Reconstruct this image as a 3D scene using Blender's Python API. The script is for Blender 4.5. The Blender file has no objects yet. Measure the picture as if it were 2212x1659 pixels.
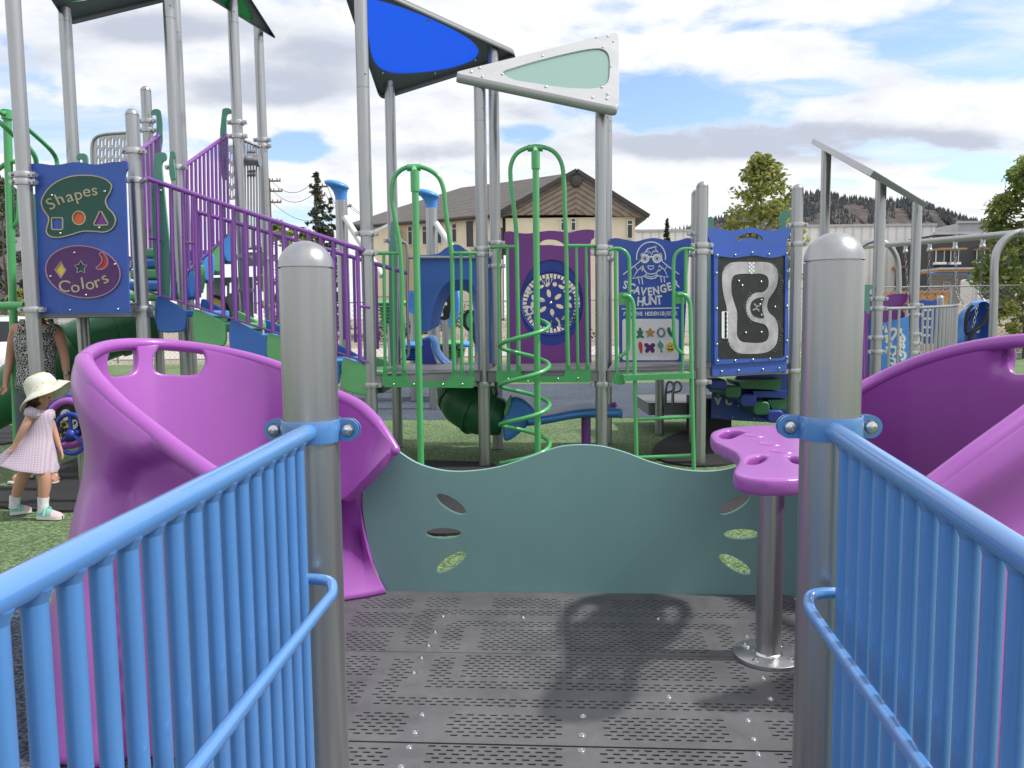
import bpy, bmesh, math, random
from mathutils import Vector, Matrix, Quaternion
C = bpy.context.scene.collection
V = Vector
R = math.radians
rnd = random.Random(7)
# ---------------------------------------------------------------- camera model
F_PX, CU, CV = 1652.0, 1106.0, 829.5
PITCH, ROLL = R(5.0), R(0.6)
EYE = V((0, 0, 1.45))
FW = V((0, math.cos(PITCH), -math.sin(PITCH)))
_U0 = V((0, math.sin(PITCH), math.cos(PITCH)))
_R0 = V((1, 0, 0))
RT = _R0 * math.cos(ROLL) - _U0 * math.sin(ROLL)
UP = _U0 * math.cos(ROLL) + _R0 * math.sin(ROLL)
def ray(u, v):
    return FW * F_PX + RT * (u - CU) - UP * (v - CV)
def at(u, v, Y):
    d = ray(u, v)
    return EYE + d * (Y / d.y)
def gnd(u, v, z=0.0):
    d = ray(u, v)
    return EYE + d * ((z - EYE.z) / d.z)
def proj(p):
    q = V(p) - EYE
    w = q.dot(FW)
    return CU + F_PX * q.dot(RT) / w, CV - F_PX * q.dot(UP) / w
class Plane:
    """flat working plane: origin, right axis, up axis, normal towards the viewer"""
    def __init__(s, o, x, y):
        s.o = V(o); s.x = V(x).normalized(); s.y = V(y)
        s.y = (s.y - s.x * s.y.dot(s.x)).normalized(); s.n = s.x.cross(s.y)
    def hit(s, u, v):
        d = ray(u, v)
        return EYE + d * ((s.o - EYE).dot(s.n) / d.dot(s.n))
    def uv(s, u, v):
        q = s.hit(u, v) - s.o
        return (q.dot(s.x), q.dot(s.y))
    def pt(s, a, b, c=0.0):
        return s.o + s.x * a + s.y * b + s.n * c
    def out(s, pts):
        return [s.uv(u, v) for u, v in pts]
def vplane(u, v, Y, yaw=0.0):
    return Plane(at(u, v, Y), (math.cos(yaw), -math.sin(yaw), 0), (0, 0, 1))
def plane3(a, b, c):
    a, b, c = V(a), V(b), V(c)
    p = Plane(a, b - a, c - a)
    if p.n.dot(EYE - a) < 0:
        p = Plane(a, b - a, -(c - a))
    return p
# ---------------------------------------------------------------- scene objects
def wloc(o):
    p = V((0, 0, 0))
    while o is not None:
        p += o.location; o = o.parent
    return p
def tag(o, label, cat, group=None, kind=None):
    if label: o['label'] = label
    if cat: o['category'] = cat
    if group: o['group'] = group
    if kind: o['kind'] = kind
    return o
def thing(name, label, cat, loc, group=None):
    o = bpy.data.objects.new(name, None); C.objects.link(o)
    o.location = V(loc); o.empty_display_size = 0.1
    return tag(o, label, cat, group)
def finish(me, name, m, parent=None, loc=None, smooth=40):
    off = wloc(parent) if parent else V(loc or (0, 0, 0))
    if off.length > 0:
        me.transform(Matrix.Translation(-off))
    if m is not None and not me.materials:
        for k in (m if isinstance(m, (list, tuple)) else [m]): me.materials.append(k)
    if smooth:
        me.shade_smooth()
        me.set_sharp_from_angle(angle=R(smooth))
    me.name = name
    o = bpy.data.objects.new(name, me); C.objects.link(o)
    if parent: o.parent = parent
    else: o.location = off
    return o
def copy_tree(o, parent=None):
    c = o.copy(); C.objects.link(c)
    if parent: c.parent = parent
    for ch in list(o.children): copy_tree(ch, c)
    return c
class MB:
    def __init__(s): s.v = []; s.f = []; s.m = []; s.mi = 0
    def add(s, vs, fs):
        k = len(s.v); s.v += [V(p) for p in vs]
        s.f += [tuple(i + k for i in f) for f in fs]; s.m += [s.mi] * len(fs)
        return s
    def grid(s, rows, closed=False):
        n = len(rows[0]); vs = [p for r in rows for p in r]; fs = []
        for i in range(len(rows) - 1):
            for j in range(n if closed else n - 1):
                a, b = i * n + j, i * n + (j + 1) % n
                fs.append((a, b, b + n, a + n))
        return s.add(vs, fs)
    def tube(s, path, r, seg=10, closed=False, caps=True):
        path = [V(p) for p in path]; n = len(path)
        rs = r if isinstance(r, (list, tuple)) else [r] * n
        tang = []
        for i in range(n):
            a = path[(i - 1) % n] if closed or i > 0 else path[i]
            b = path[(i + 1) % n] if closed or i < n - 1 else path[i]
            t = b - a
            tang.append(t.normalized() if t.length > 1e-9 else V((0, 0, 1)))
        ref = V((0, 0, 1)) if abs(tang[0].z) < 0.9 else V((1, 0, 0))
        nx = tang[0].cross(ref).normalized(); rows = []
        for i in range(n):
            if i:
                q = tang[i - 1].rotation_difference(tang[i]); nx = (q @ nx)
                nx = (nx - tang[i] * nx.dot(tang[i])).normalized()
            ny = tang[i].cross(nx)
            rows.append([path[i] + (nx * math.cos(2 * math.pi * k / seg) + ny * math.sin(2 * math.pi * k / seg)) * rs[i] for k in range(seg)])
        if closed: rows.append(rows[0])
        k0 = len(s.v)
        s.grid(rows, True)
        if caps and not closed:
            e = len(s.v) - seg
            s.f.append(tuple(k0 + k for k in range(seg - 1, -1, -1))); s.f.append(tuple(e + k for k in range(seg))); s.m += [s.mi] * 2
        return s
    def cyl(s, a, b, r0, r1=None, seg=16):
        return s.tube([a, b], [r0, r0 if r1 is None else r1], seg)
    def box(s, c, size, x=(1, 0, 0), y=(0, 1, 0), z=(0, 0, 1)):
        c = V(c); x, y, z = V(x) * size[0] / 2, V(y) * size[1] / 2, V(z) * size[2] / 2
        vs = [c + x * a + y * b + z * d for a in (-1, 1) for b in (-1, 1) for d in (-1, 1)]
        return s.add(vs, [(0, 1, 3, 2), (4, 6, 7, 5), (0, 4, 5, 1), (2, 3, 7, 6), (0, 2, 6, 4), (1, 5, 7, 3)])
    def hexa(s, b, t):
        return s.add(list(b) + list(t), [(3, 2, 1, 0), (4, 5, 6, 7), (0, 1, 5, 4), (1, 2, 6, 5), (2, 3, 7, 6), (3, 0, 4, 7)])
    def lathe(s, prof, base, axis=(0, 0, 1), seg=20):
        base = V(base); ax = V(axis).normalized()
        ref = V((1, 0, 0)) if abs(ax.x) < 0.9 else V((0, 1, 0))
        nx = ax.cross(ref).normalized(); ny = ax.cross(nx)
        rows = [[base + ax * z + (nx * math.cos(2 * math.pi * k / seg) + ny * math.sin(2 * math.pi * k / seg)) * max(r, 1e-5) for k in range(seg)] for r, z in prof]
        return s.grid(rows, True)
    def ball(s, c, r, seg=14, rings=8, x=(1, 0, 0), y=(0, 1, 0), z=(0, 0, 1)):
        r = r if isinstance(r, (list, tuple)) else (r, r, r)
        c, x, y, z = V(c), V(x), V(y), V(z); rows = []
        for i in range(rings + 1):
            t = math.pi * i / rings - math.pi / 2
            rows.append([c + x * (r[0] * math.cos(t) * math.cos(2 * math.pi * k / seg)) + y * (r[1] * math.cos(t) * math.sin(2 * math.pi * k / seg)) + z * (r[2] * math.sin(t)) for k in range(seg)])
        return s.grid(rows, True)
    def build(s, name, m, parent=None, loc=None, smooth=40, merge=True):
        me = bpy.data.meshes.new(name); me.from_pydata(s.v, [], s.f)
        me.polygons.foreach_set('material_index', s.m)
        if merge:
            bm = bmesh.new(); bm.from_mesh(me); bmesh.ops.remove_doubles(bm, verts=bm.verts, dist=1e-6)
            bmesh.ops.recalc_face_normals(bm, faces=bm.faces); bm.to_mesh(me); bm.free()
        me.update()
        return finish(me, name, m, parent, loc, smooth)
def sm(pts, n=6, closed=True):
    """centripetal Catmull-Rom through points (2-D or 3-D)"""
    P = [V(p) if len(p) == 3 else V((p[0], p[1], 0)) for p in pts]; d3 = len(pts[0]) == 3; N_ = len(P); out = []
    for i in range(N_ if closed else N_ - 1):
        b = P[i]; c = P[(i + 1) % N_]
        if closed: a, d = P[i - 1], P[(i + 2) % N_]
        else:
            a = P[i - 1] if i else b * 2 - c; d = P[i + 2] if i + 2 < N_ else c * 2 - b
        t1 = max((b - a).length, 1e-6) ** .5; t2 = t1 + max((c - b).length, 1e-6) ** .5; t3 = t2 + max((d - c).length, 1e-6) ** .5
        for k in range(n):
            t = t1 + (t2 - t1) * k / n
            A1 = a * ((t1 - t) / t1) + b * (t / t1); A2 = b * ((t2 - t) / (t2 - t1)) + c * ((t - t1) / (t2 - t1)); A3 = c * ((t3 - t) / (t3 - t2)) + d * ((t - t2) / (t3 - t2))
            B1 = A1 * ((t2 - t) / t2) + A2 * (t / t2); B2 = A2 * ((t3 - t) / (t3 - t1)) + A3 * ((t - t1) / (t3 - t1))
            out.append(B1 * ((t2 - t) / (t2 - t1)) + B2 * ((t - t1) / (t2 - t1)))
    if not closed: out.append(P[-1])
    return [tuple(q) if d3 else (q.x, q.y) for q in out]
def ell(cx, cy, rx, ry, n=24, rot=0.0):
    c, s_ = math.cos(rot), math.sin(rot); o = []
    for k in range(n):
        a, b = rx * math.cos(2 * math.pi * k / n), ry * math.sin(2 * math.pi * k / n)
        o.append((cx + a * c - b * s_, cy + a * s_ + b * c))
    return o
def rrect(x0, y0, x1, y1, r, n=4):
    o = []
    for cx, cy, a0 in ((x1 - r, y1 - r, 0), (x0 + r, y1 - r, 90), (x0 + r, y0 + r, 180), (x1 - r, y0 + r, 270)):
        for k in range(n + 1):
            a = R(a0 + 90 * k / n); o.append((cx + r * math.cos(a), cy + r * math.sin(a)))
    return o
def plate_mesh(pl, outer, holes=(), th=0.02, off=0.0, bevel=0.0):
    """flat board with cut-outs; its front face lies on the plane (+off), thickness behind"""
    cu = bpy.data.curves.new('c', 'CURVE'); cu.dimensions = '2D'; cu.fill_mode = 'BOTH'
    cu.extrude = max(th / 2 - bevel, 1e-5); cu.bevel_depth = bevel; cu.bevel_resolution = 2; cu.offset = -bevel
    for poly in [outer] + list(holes):
        sp = cu.splines.new('POLY'); sp.points.add(len(poly) - 1); sp.use_cyclic_u = True
        for p, q in zip(sp.points, poly): p.co = (q[0], q[1], 0, 1)
    ob = bpy.data.objects.new('c', cu)
    me = bpy.data.meshes.new_from_object(ob)
    bpy.data.objects.remove(ob); bpy.data.curves.remove(cu)
    o = pl.pt(0, 0, off - th / 2)
    M = Matrix(((pl.x.x, pl.y.x, pl.n.x, o.x), (pl.x.y, pl.y.y, pl.n.y, o.y), (pl.x.z, pl.y.z, pl.n.z, o.z), (0, 0, 0, 1)))
    me.transform(M); me.materials.clear()
    return me
def plate(name, pl, outer, m, parent=None, holes=(), th=0.02, off=0.0, bevel=0.0, loc=None):
    return finish(plate_mesh(pl, outer, holes, th, off, bevel), name, m, parent, loc, 35)
def join(mes):
    bm = bmesh.new()
    for me in mes: bm.from_mesh(me)
    me = bpy.data.meshes.new('j'); bm.to_mesh(me); bm.free()
    for x in mes: bpy.data.meshes.remove(x)
    return me
def ribbon(pl, pts, w, off=0.002, th=0.002, closed=False):
    """a drawn line of width w on a plane, as a thin raised strip"""
    P = [V((p[0], p[1])) for p in pts]; n = len(P); L = []; Rr = []
    for i in range(n):
        a = P[(i - 1) % n] if closed or i else P[i]; b = P[(i + 1) % n] if closed or i < n - 1 else P[i]
        t = (b - a); t = t.normalized() if t.length > 1e-9 else V((1, 0))
        nn = V((-t.y, t.x)) * w / 2; L.append(P[i] + nn); Rr.append(P[i] - nn)
    mb = MB()
    rows = [[pl.pt(*L[i], off), pl.pt(*Rr[i], off), pl.pt(*Rr[i], off - th), pl.pt(*L[i], off - th)] for i in range(n)]
    if closed: rows.append(rows[0])
    mb.grid(rows, True)
    return mb
def text_me(pl, s, a, b, size, off, th=0.003, rot=0.0, bold=0.0, sx=1.0, align='CENTER'):
    cu = bpy.data.curves.new('t', 'FONT'); cu.body = s; cu.size = size; cu.extrude = th / 2; cu.offset = bold
    cu.align_x = align; cu.align_y = 'CENTER'; cu.resolution_u = 3
    ob = bpy.data.objects.new('t', cu); me = bpy.data.meshes.new_from_object(ob)
    bpy.data.objects.remove(ob); bpy.data.curves.remove(cu); me.materials.clear()
    c, s_ = math.cos(rot), math.sin(rot)
    X = (pl.x * c + pl.y * s_) * sx; Yv = -pl.x * s_ + pl.y * c; o = pl.pt(a, b, off)
    me.transform(Matrix(((X.x, Yv.x, pl.n.x, o.x), (X.y, Yv.y, pl.n.y, o.y), (X.z, Yv.z, pl.n.z, o.z), (0, 0, 0, 1))))
    return me
def arc_text(pl, s, pts, size, off, bold=0.0, sx=1.0, jitter=0.0):
    """letters one by one at given plane points"""
    mes = []
    for ch, (a, b, rot) in zip(s, pts):
        mes.append(text_me(pl, ch, a, b, size, off, rot=rot + rnd.uniform(-jitter, jitter), bold=bold, sx=sx))
    return join(mes)
# ---------------------------------------------------------------- materials
def nodes(name):
    m = bpy.data.materials.new(name); m.use_nodes = True
    nt = m.node_tree; return m, nt, nt.nodes['Principled BSDF']
def N(nt, typ, **kw):
    n = nt.nodes.new(typ)
    for k, v in kw.items():
        if k in n.inputs: n.inputs[k].default_value = v
        else: setattr(n, k, v)
    return n
def mat(name, col, rough=0.5, metal=0.0, var=0.12, scale=3.0, bump=0.0, bscale=80.0, coat=0.0, col2=None, spec=None, dirt=0.0, streak=None):
    """painted / moulded surface: base colour with soft wear variation and fine relief"""
    m, nt, b = nodes(name); L = nt.links
    tc = N(nt, 'ShaderNodeTexCoord')
    no = N(nt, 'ShaderNodeTexNoise', Scale=scale, Detail=6.0, Roughness=0.65); L.new(tc.outputs['Object'], no.inputs['Vector'])
    if streak:                                              # stretched tone streaks, painting in the streaky reflections of brushed metal
        mp = N(nt, 'ShaderNodeMapping'); mp.inputs['Scale'].default_value = streak; L.new(tc.outputs['Object'], mp.inputs['Vector']); L.new(mp.outputs['Vector'], no.inputs['Vector'])
    rp = N(nt, 'ShaderNodeValToRGB'); c2 = col2 or tuple(c * (1 - var) for c in col); c1 = col if col2 else tuple(min(1, c * (1 + var)) for c in col)
    rp.color_ramp.elements[0].position = 0.32; rp.color_ramp.elements[1].position = 0.68
    rp.color_ramp.elements[0].color = (*c2, 1); rp.color_ramp.elements[1].color = (*c1, 1)
    L.new(no.outputs['Fac'], rp.inputs['Fac'])
    last = rp.outputs['Color']
    if dirt:
        n3 = N(nt, 'ShaderNodeTexNoise', Scale=14.0, Detail=8.0, Roughness=0.7); L.new(tc.outputs['Object'], n3.inputs['Vector'])
        r3 = N(nt, 'ShaderNodeValToRGB'); r3.color_ramp.elements[0].position = 0.52; r3.color_ramp.elements[1].position = 0.72
        r3.color_ramp.elements[0].color = (0, 0, 0, 1); r3.color_ramp.elements[1].color = (dirt, dirt, dirt, 1); L.new(n3.outputs['Fac'], r3.inputs['Fac'])
        mx = N(nt, 'ShaderNodeMix', data_type='RGBA'); mx.inputs[7].default_value = (0.28, 0.26, 0.24, 1)
        L.new(r3.outputs['Color'], mx.inputs[0]); L.new(last, mx.inputs[6]); last = mx.outputs[2]
    L.new(last, b.inputs['Base Color'])
    b.inputs['Metallic'].default_value = metal
    mr = N(nt, 'ShaderNodeMapRange'); mr.inputs['To Min'].default_value = max(0.03, rough - 0.08); mr.inputs['To Max'].default_value = min(1, rough + 0.1)
    L.new(no.outputs['Fac'], mr.inputs['Value']); L.new(mr.outputs['Result'], b.inputs['Roughness'])
    if coat: b.inputs['Coat Weight'].default_value = coat; b.inputs['Coat Roughness'].default_value = 0.12
    if spec is not None: b.inputs['Specular IOR Level'].default_value = spec
    if bump:
        n2 = N(nt, 'ShaderNodeTexNoise', Scale=bscale, Detail=3.0); L.new(tc.outputs['Object'], n2.inputs['Vector'])
        bp = N(nt, 'ShaderNodeBump', Strength=bump, Distance=0.01); L.new(n2.outputs['Fac'], bp.inputs['Height']); L.new(bp.outputs['Normal'], b.inputs['Normal'])
    return m
def speckle(name, cols, scale, rough=0.95, bump=0.6, big=0.25):
    """granular ground: fine grains of several colours plus broad patches"""
    m, nt, b = nodes(name); L = nt.links
    tc = N(nt, 'ShaderNodeTexCoord')
    n1 = N(nt, 'ShaderNodeTexNoise', Scale=scale, Detail=4.0, Roughness=0.75); L.new(tc.outputs['Object'], n1.inputs['Vector'])
    rp = N(nt, 'ShaderNodeValToRGB'); e = rp.color_ramp.elements
    e[0].position = 0.36; e[1].position = 0.64; e[0].color = (*cols[0], 1); e[1].color = (*cols[-1], 1)
    for k, c in enumerate(cols[1:-1]):
        x = e.new(0.36 + 0.28 * (k + 1) / (len(cols) - 1)); x.color = (*c, 1)
    L.new(n1.outputs['Fac'], rp.inputs['Fac'])
    n2 = N(nt, 'ShaderNodeTexNoise', Scale=0.9, Detail=5.0); L.new(tc.outputs['Object'], n2.inputs['Vector'])
    mr = N(nt, 'ShaderNodeMapRange'); mr.inputs['From Min'].default_value = 0.3; mr.inputs['From Max'].default_value = 0.7; mr.inputs['To Min'].default_value = 1 - big; mr.inputs['To Max'].default_value = 1 + big
    L.new(n2.outputs['Fac'], mr.inputs['Value'])
    mx = N(nt, 'ShaderNodeMix', data_type='RGBA', blend_type='MULTIPLY'); mx.inputs[0].default_value = 1
    L.new(rp.outputs['Color'], mx.inputs[6]); L.new(mr.outputs['Result'], mx.inputs[7]); L.new(mx.outputs[2], b.inputs['Base Color'])
    b.inputs['Roughness'].default_value = rough; b.inputs['Specular IOR Level'].default_value = 0.25
    bp = N(nt, 'ShaderNodeBump', Strength=bump, Distance=0.02); L.new(n1.outputs['Fac'], bp.inputs['Height']); L.new(bp.outputs['Normal'], b.inputs['Normal'])
    return m
def stripes(name, c1, c2, freq, axis=0, rough=0.6, metal=0.0, bump=0.5, noise=0.0):
    """ribbed sheet / boards: bands across one object axis"""
    m, nt, b = nodes(name); L = nt.links
    tc = N(nt, 'ShaderNodeTexCoord'); sx = N(nt, 'ShaderNodeSeparateXYZ'); L.new(tc.outputs['Object'], sx.inputs[0])
    mu = N(nt, 'ShaderNodeMath', operation='MULTIPLY'); mu.inputs[1].default_value = freq; L.new(sx.outputs[axis], mu.inputs[0])
    fr = N(nt, 'ShaderNodeMath', operation='FRACT'); L.new(mu.outputs[0], fr.inputs[0])
    rp = N(nt, 'ShaderNodeValToRGB'); e = rp.color_ramp.elements
    e[0].position = 0.0; e[0].color = (*c2, 1); e[1].position = 0.22; e[1].color = (*c1, 1)
    x = e.new(0.80); x.color = (*c1, 1); x = e.new(0.98); x.color = (*c2, 1)
    L.new(fr.outputs[0], rp.inputs['Fac'])
    n1 = N(nt, 'ShaderNodeTexNoise', Scale=2.0, Detail=6.0); L.new(tc.outputs['Object'], n1.inputs['Vector'])
    mr = N(nt, 'ShaderNodeMapRange'); mr.inputs['To Min'].default_value = 1 - noise; mr.inputs['To Max'].default_value = 1 + noise; L.new(n1.outputs['Fac'], mr.inputs['Value'])
    mx = N(nt, 'ShaderNodeMix', data_type='RGBA', blend_type='MULTIPLY'); mx.inputs[0].default_value = 1
    L.new(rp.outputs['Color'], mx.inputs[6]); L.new(mr.outputs['Result'], mx.inputs[7]); L.new(mx.outputs[2], b.inputs['Base Color'])
    b.inputs['Roughness'].default_value = rough; b.inputs['Metallic'].default_value = metal
    bp = N(nt, 'ShaderNodeBump', Strength=bump, Distance=0.03); L.new(rp.outputs['Color'], bp.inputs['Height']); L.new(bp.outputs['Normal'], b.inputs['Normal'])
    return m
def leafmat(name, c_dark, c_light, trans=0.35):
    m, nt, b = nodes(name); L = nt.links
    ge = N(nt, 'ShaderNodeNewGeometry'); rp = N(nt, 'ShaderNodeValToRGB')
    rp.color_ramp.elements[0].color = (*c_dark, 1); rp.color_ramp.elements[1].color = (*c_light, 1)
    L.new(ge.outputs['Random Per Island'], rp.inputs['Fac']); L.new(rp.outputs['Color'], b.inputs['Base Color'])
    b.inputs['Roughness'].default_value = 0.6
    tr = N(nt, 'ShaderNodeBsdfTranslucent'); L.new(rp.outputs['Color'], tr.inputs['Color'])
    ms = N(nt, 'ShaderNodeMixShader'); ms.inputs[0].default_value = trans
    L.new(b.outputs[0], ms.inputs[1]); L.new(tr.outputs[0], ms.inputs[2]); L.new(ms.outputs[0], nt.nodes['Material Output'].inputs['Surface'])
    return m
def panelglow(name, col, trans=0.5):
    """tinted translucent roof sheet that lets daylight through"""
    m, nt, b = nodes(name); L = nt.links
    b.inputs['Base Color'].default_value = (*col, 1); b.inputs['Roughness'].default_value = 0.35
    tr = N(nt, 'ShaderNodeBsdfTranslucent'); tr.inputs['Color'].default_value = (*col, 1)
    ms = N(nt, 'ShaderNodeMixShader'); ms.inputs[0].default_value = trans
    L.new(b.outputs[0], ms.inputs[1]); L.new(tr.outputs[0], ms.inputs[2]); L.new(ms.outputs[0], nt.nodes['Material Output'].inputs['Surface'])
    return m
M = {}
M['steel'] = mat('silver_paint', (0.40, 0.405, 0.415), 0.31, 0.86, 0.10, 2.0, streak=(14, 14, .5), bump=0.03, bscale=300)
M['steel_dark'] = mat('grey_steel', (0.22, 0.225, 0.235), 0.45, 0.5, 0.1, 3)
M['chrome'] = mat('bare_bolt', (0.62, 0.62, 0.63), 0.25, 1.0, 0.1)
M['galv'] = mat('cast_clamp', (0.5, 0.5, 0.52), 0.38, 0.9, 0.15, 20, bump=0.2, bscale=60)
M['rail_blue'] = mat('blue_gloss_paint', (0.085, 0.24, 0.545), 0.22, 0.0, 0.07, 2.0, coat=1.0, bump=0.006, bscale=120)
M['panel_blue'] = mat('royal_blue_board', (0.034, 0.095, 0.41), 0.42, 0.0, 0.10, 2.5, bump=0.04, bscale=350, dirt=0.05)
M['step_blue'] = mat('blue_moulding', (0.04, 0.14, 0.48), 0.45, 0.0, 0.12, 3, bump=0.05, bscale=250, dirt=0.08)
M['sky_blue'] = mat('light_blue_moulding', (0.07, 0.27, 0.72), 0.35, 0.0, 0.1, 3, bump=0.04, bscale=250)
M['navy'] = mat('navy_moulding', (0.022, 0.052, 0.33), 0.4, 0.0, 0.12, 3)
M['green'] = mat('green_gloss_paint', (0.07, 0.36, 0.12), 0.30, 0.0, 0.08, 2, coat=0.4)
M['step_green'] = mat('green_moulding', (0.13, 0.40, 0.16), 0.45, 0.0, 0.12, 3, bump=0.05, bscale=250, dirt=0.08)
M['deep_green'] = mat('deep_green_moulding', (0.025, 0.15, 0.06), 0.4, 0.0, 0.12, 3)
M['sign_green'] = mat('dark_green_board', (0.012, 0.075, 0.062), 0.5, 0.0, 0.1, 6, bump=0.05, bscale=350)
M['teal'] = mat('teal_board', (0.20, 0.375, 0.345), 0.48, 0.0, 0.06, 2, bump=0.05, bscale=350, dirt=0.04)
M['mint'] = mat('mint_bracket', (0.10, 0.29, 0.22), 0.45, 0.0, 0.08, 3)
M['purple'] = mat('purple_moulding', (0.335, 0.082, 0.40), 0.34, 0.0, 0.05, 1.5, coat=0.25, bump=0.03, bscale=220, dirt=0.10)
M['rail_purple'] = mat('purple_gloss_paint', (0.20, 0.05, 0.33), 0.28, 0.0, 0.08, 2, coat=0.4)
M['board_purple'] = mat('purple_board', (0.20, 0.042, 0.27), 0.42, 0.0, 0.1, 2, bump=0.04, bscale=350)
M['sign_purple'] = mat('dark_purple_board', (0.085, 0.022, 0.13), 0.5, 0.0, 0.1, 5)
M['deck'] = mat('grey_vinyl_deck', (0.105, 0.104, 0.110), 0.45, 0.0, 0.25, 5, bump=0.12, bscale=220, dirt=0.14)
M['black'] = mat('black_rubber', (0.018, 0.018, 0.02), 0.7, 0.0, 0.2, 4, bump=0.15, bscale=180)
M['board_black'] = mat('black_board', (0.014, 0.016, 0.018), 0.4, 0.0, 0.2, 5, dirt=0.08)
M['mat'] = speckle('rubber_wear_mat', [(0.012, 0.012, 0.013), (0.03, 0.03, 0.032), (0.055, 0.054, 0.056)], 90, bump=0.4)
M['white'] = mat('white_board', (0.75, 0.76, 0.76), 0.45, 0.0, 0.05)
M['cream'] = mat('tan_engraving', (0.42, 0.38, 0.26), 0.6, 0.0, 0.1)
M['lav'] = mat('pale_engraving', (0.35, 0.22, 0.33), 0.6, 0.0, 0.1)
M['orange'] = mat('orange_board', (0.62, 0.13, 0.035), 0.5); M['yellow'] = mat('yellow_board', (0.72, 0.55, 0.10), 0.5)
M['red'] = mat('red_board', (0.52, 0.04, 0.03), 0.5); M['brown'] = mat('tan_sticker', (0.42, 0.25, 0.09), 0.5)
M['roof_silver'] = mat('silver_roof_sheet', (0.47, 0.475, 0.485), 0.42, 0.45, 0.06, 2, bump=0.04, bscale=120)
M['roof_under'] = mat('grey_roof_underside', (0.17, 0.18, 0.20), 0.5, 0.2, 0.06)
M['glow_blue'] = panelglow('blue_roof_sheet', (0.12, 0.34, 0.95), 0.65); M['glow_green'] = panelglow('sea_green_roof_sheet', (0.25, 0.40, 0.355), 0.25)
M['glow_dkgreen'] = panelglow('green_roof_sheet', (0.05, 0.42, 0.16), 0.5)
# ================================================================ near platform
DY = R(3.5)
ER = V((math.cos(DY), -math.sin(DY), 0)); EF = V((math.sin(DY), math.cos(DY), 0)); EZ = V((0, 0, 1))
DZ = 0.25
PLB = at(673, 930, 1.79); PLB.z = 0
PRB = at(1792, 930, 1.70); PRB.z = 0
MID = (PLB + PRB) / 2
def deck_uv(u, v):
    q = gnd(u, v, DZ) - MID; return (q.dot(ER), q.dot(EF))
DECK = Plane(V((MID.x, MID.y, DZ)), ER, EF)      # normal = up
# ---- steel posts
def dome(mb, c, r, h=None, seg=24):
    h = h or r
    mb.lathe([(r * math.cos(R(90) * k / 8), h * math.sin(R(90) * k / 8)) for k in range(9)], c, seg=seg)
def post(base, top, r, label, group=None, cap=True, seam=None, z0=0.0, name='support_post', seg=24):
    b = V((base.x, base.y, z0)); mb = MB()
    hz = top - (r if cap else 0)
    if seam:
        mb.tube([b, V((b.x, b.y, seam - 0.012))], r, seg); mb.tube([V((b.x, b.y, seam - 0.02)), V((b.x, b.y, seam + 0.004))], r * 0.93, seg)
        mb.tube([V((b.x, b.y, seam)), V((b.x, b.y, hz))], r * 0.985, seg)
        mb.ball(V((b.x + r * 0.6, b.y - r * 0.8, seam + 0.11)), r * 0.16, 8, 5)
    else: mb.tube([b, V((b.x, b.y, hz - .0015))], r, seg)
    o = mb.build(name, M['steel'], None, b)
    tag(o, label, 'post', group)
    if cap:
        k = MB(); k.tube([V((b.x, b.y, hz - 0.02)), V((b.x, b.y, hz + 0.003))], r * 0.92, seg)
        dome(k, V((b.x, b.y, hz + 0.0028)), r * 1.0, r * 0.97, seg); k.build('cap', M['steel'], o)
    return o
zL = at(654, 521, 1.79).z; zR = at(1795, 503, 1.70).z
post(PLB, zL, 0.0635, 'thick silver dome-capped post holding the blue rail beside the pink-lit purple shell')
post(PRB, zR, 0.0635, 'thick silver dome-capped post holding the blue rail in front of the purple pod table')
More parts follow.
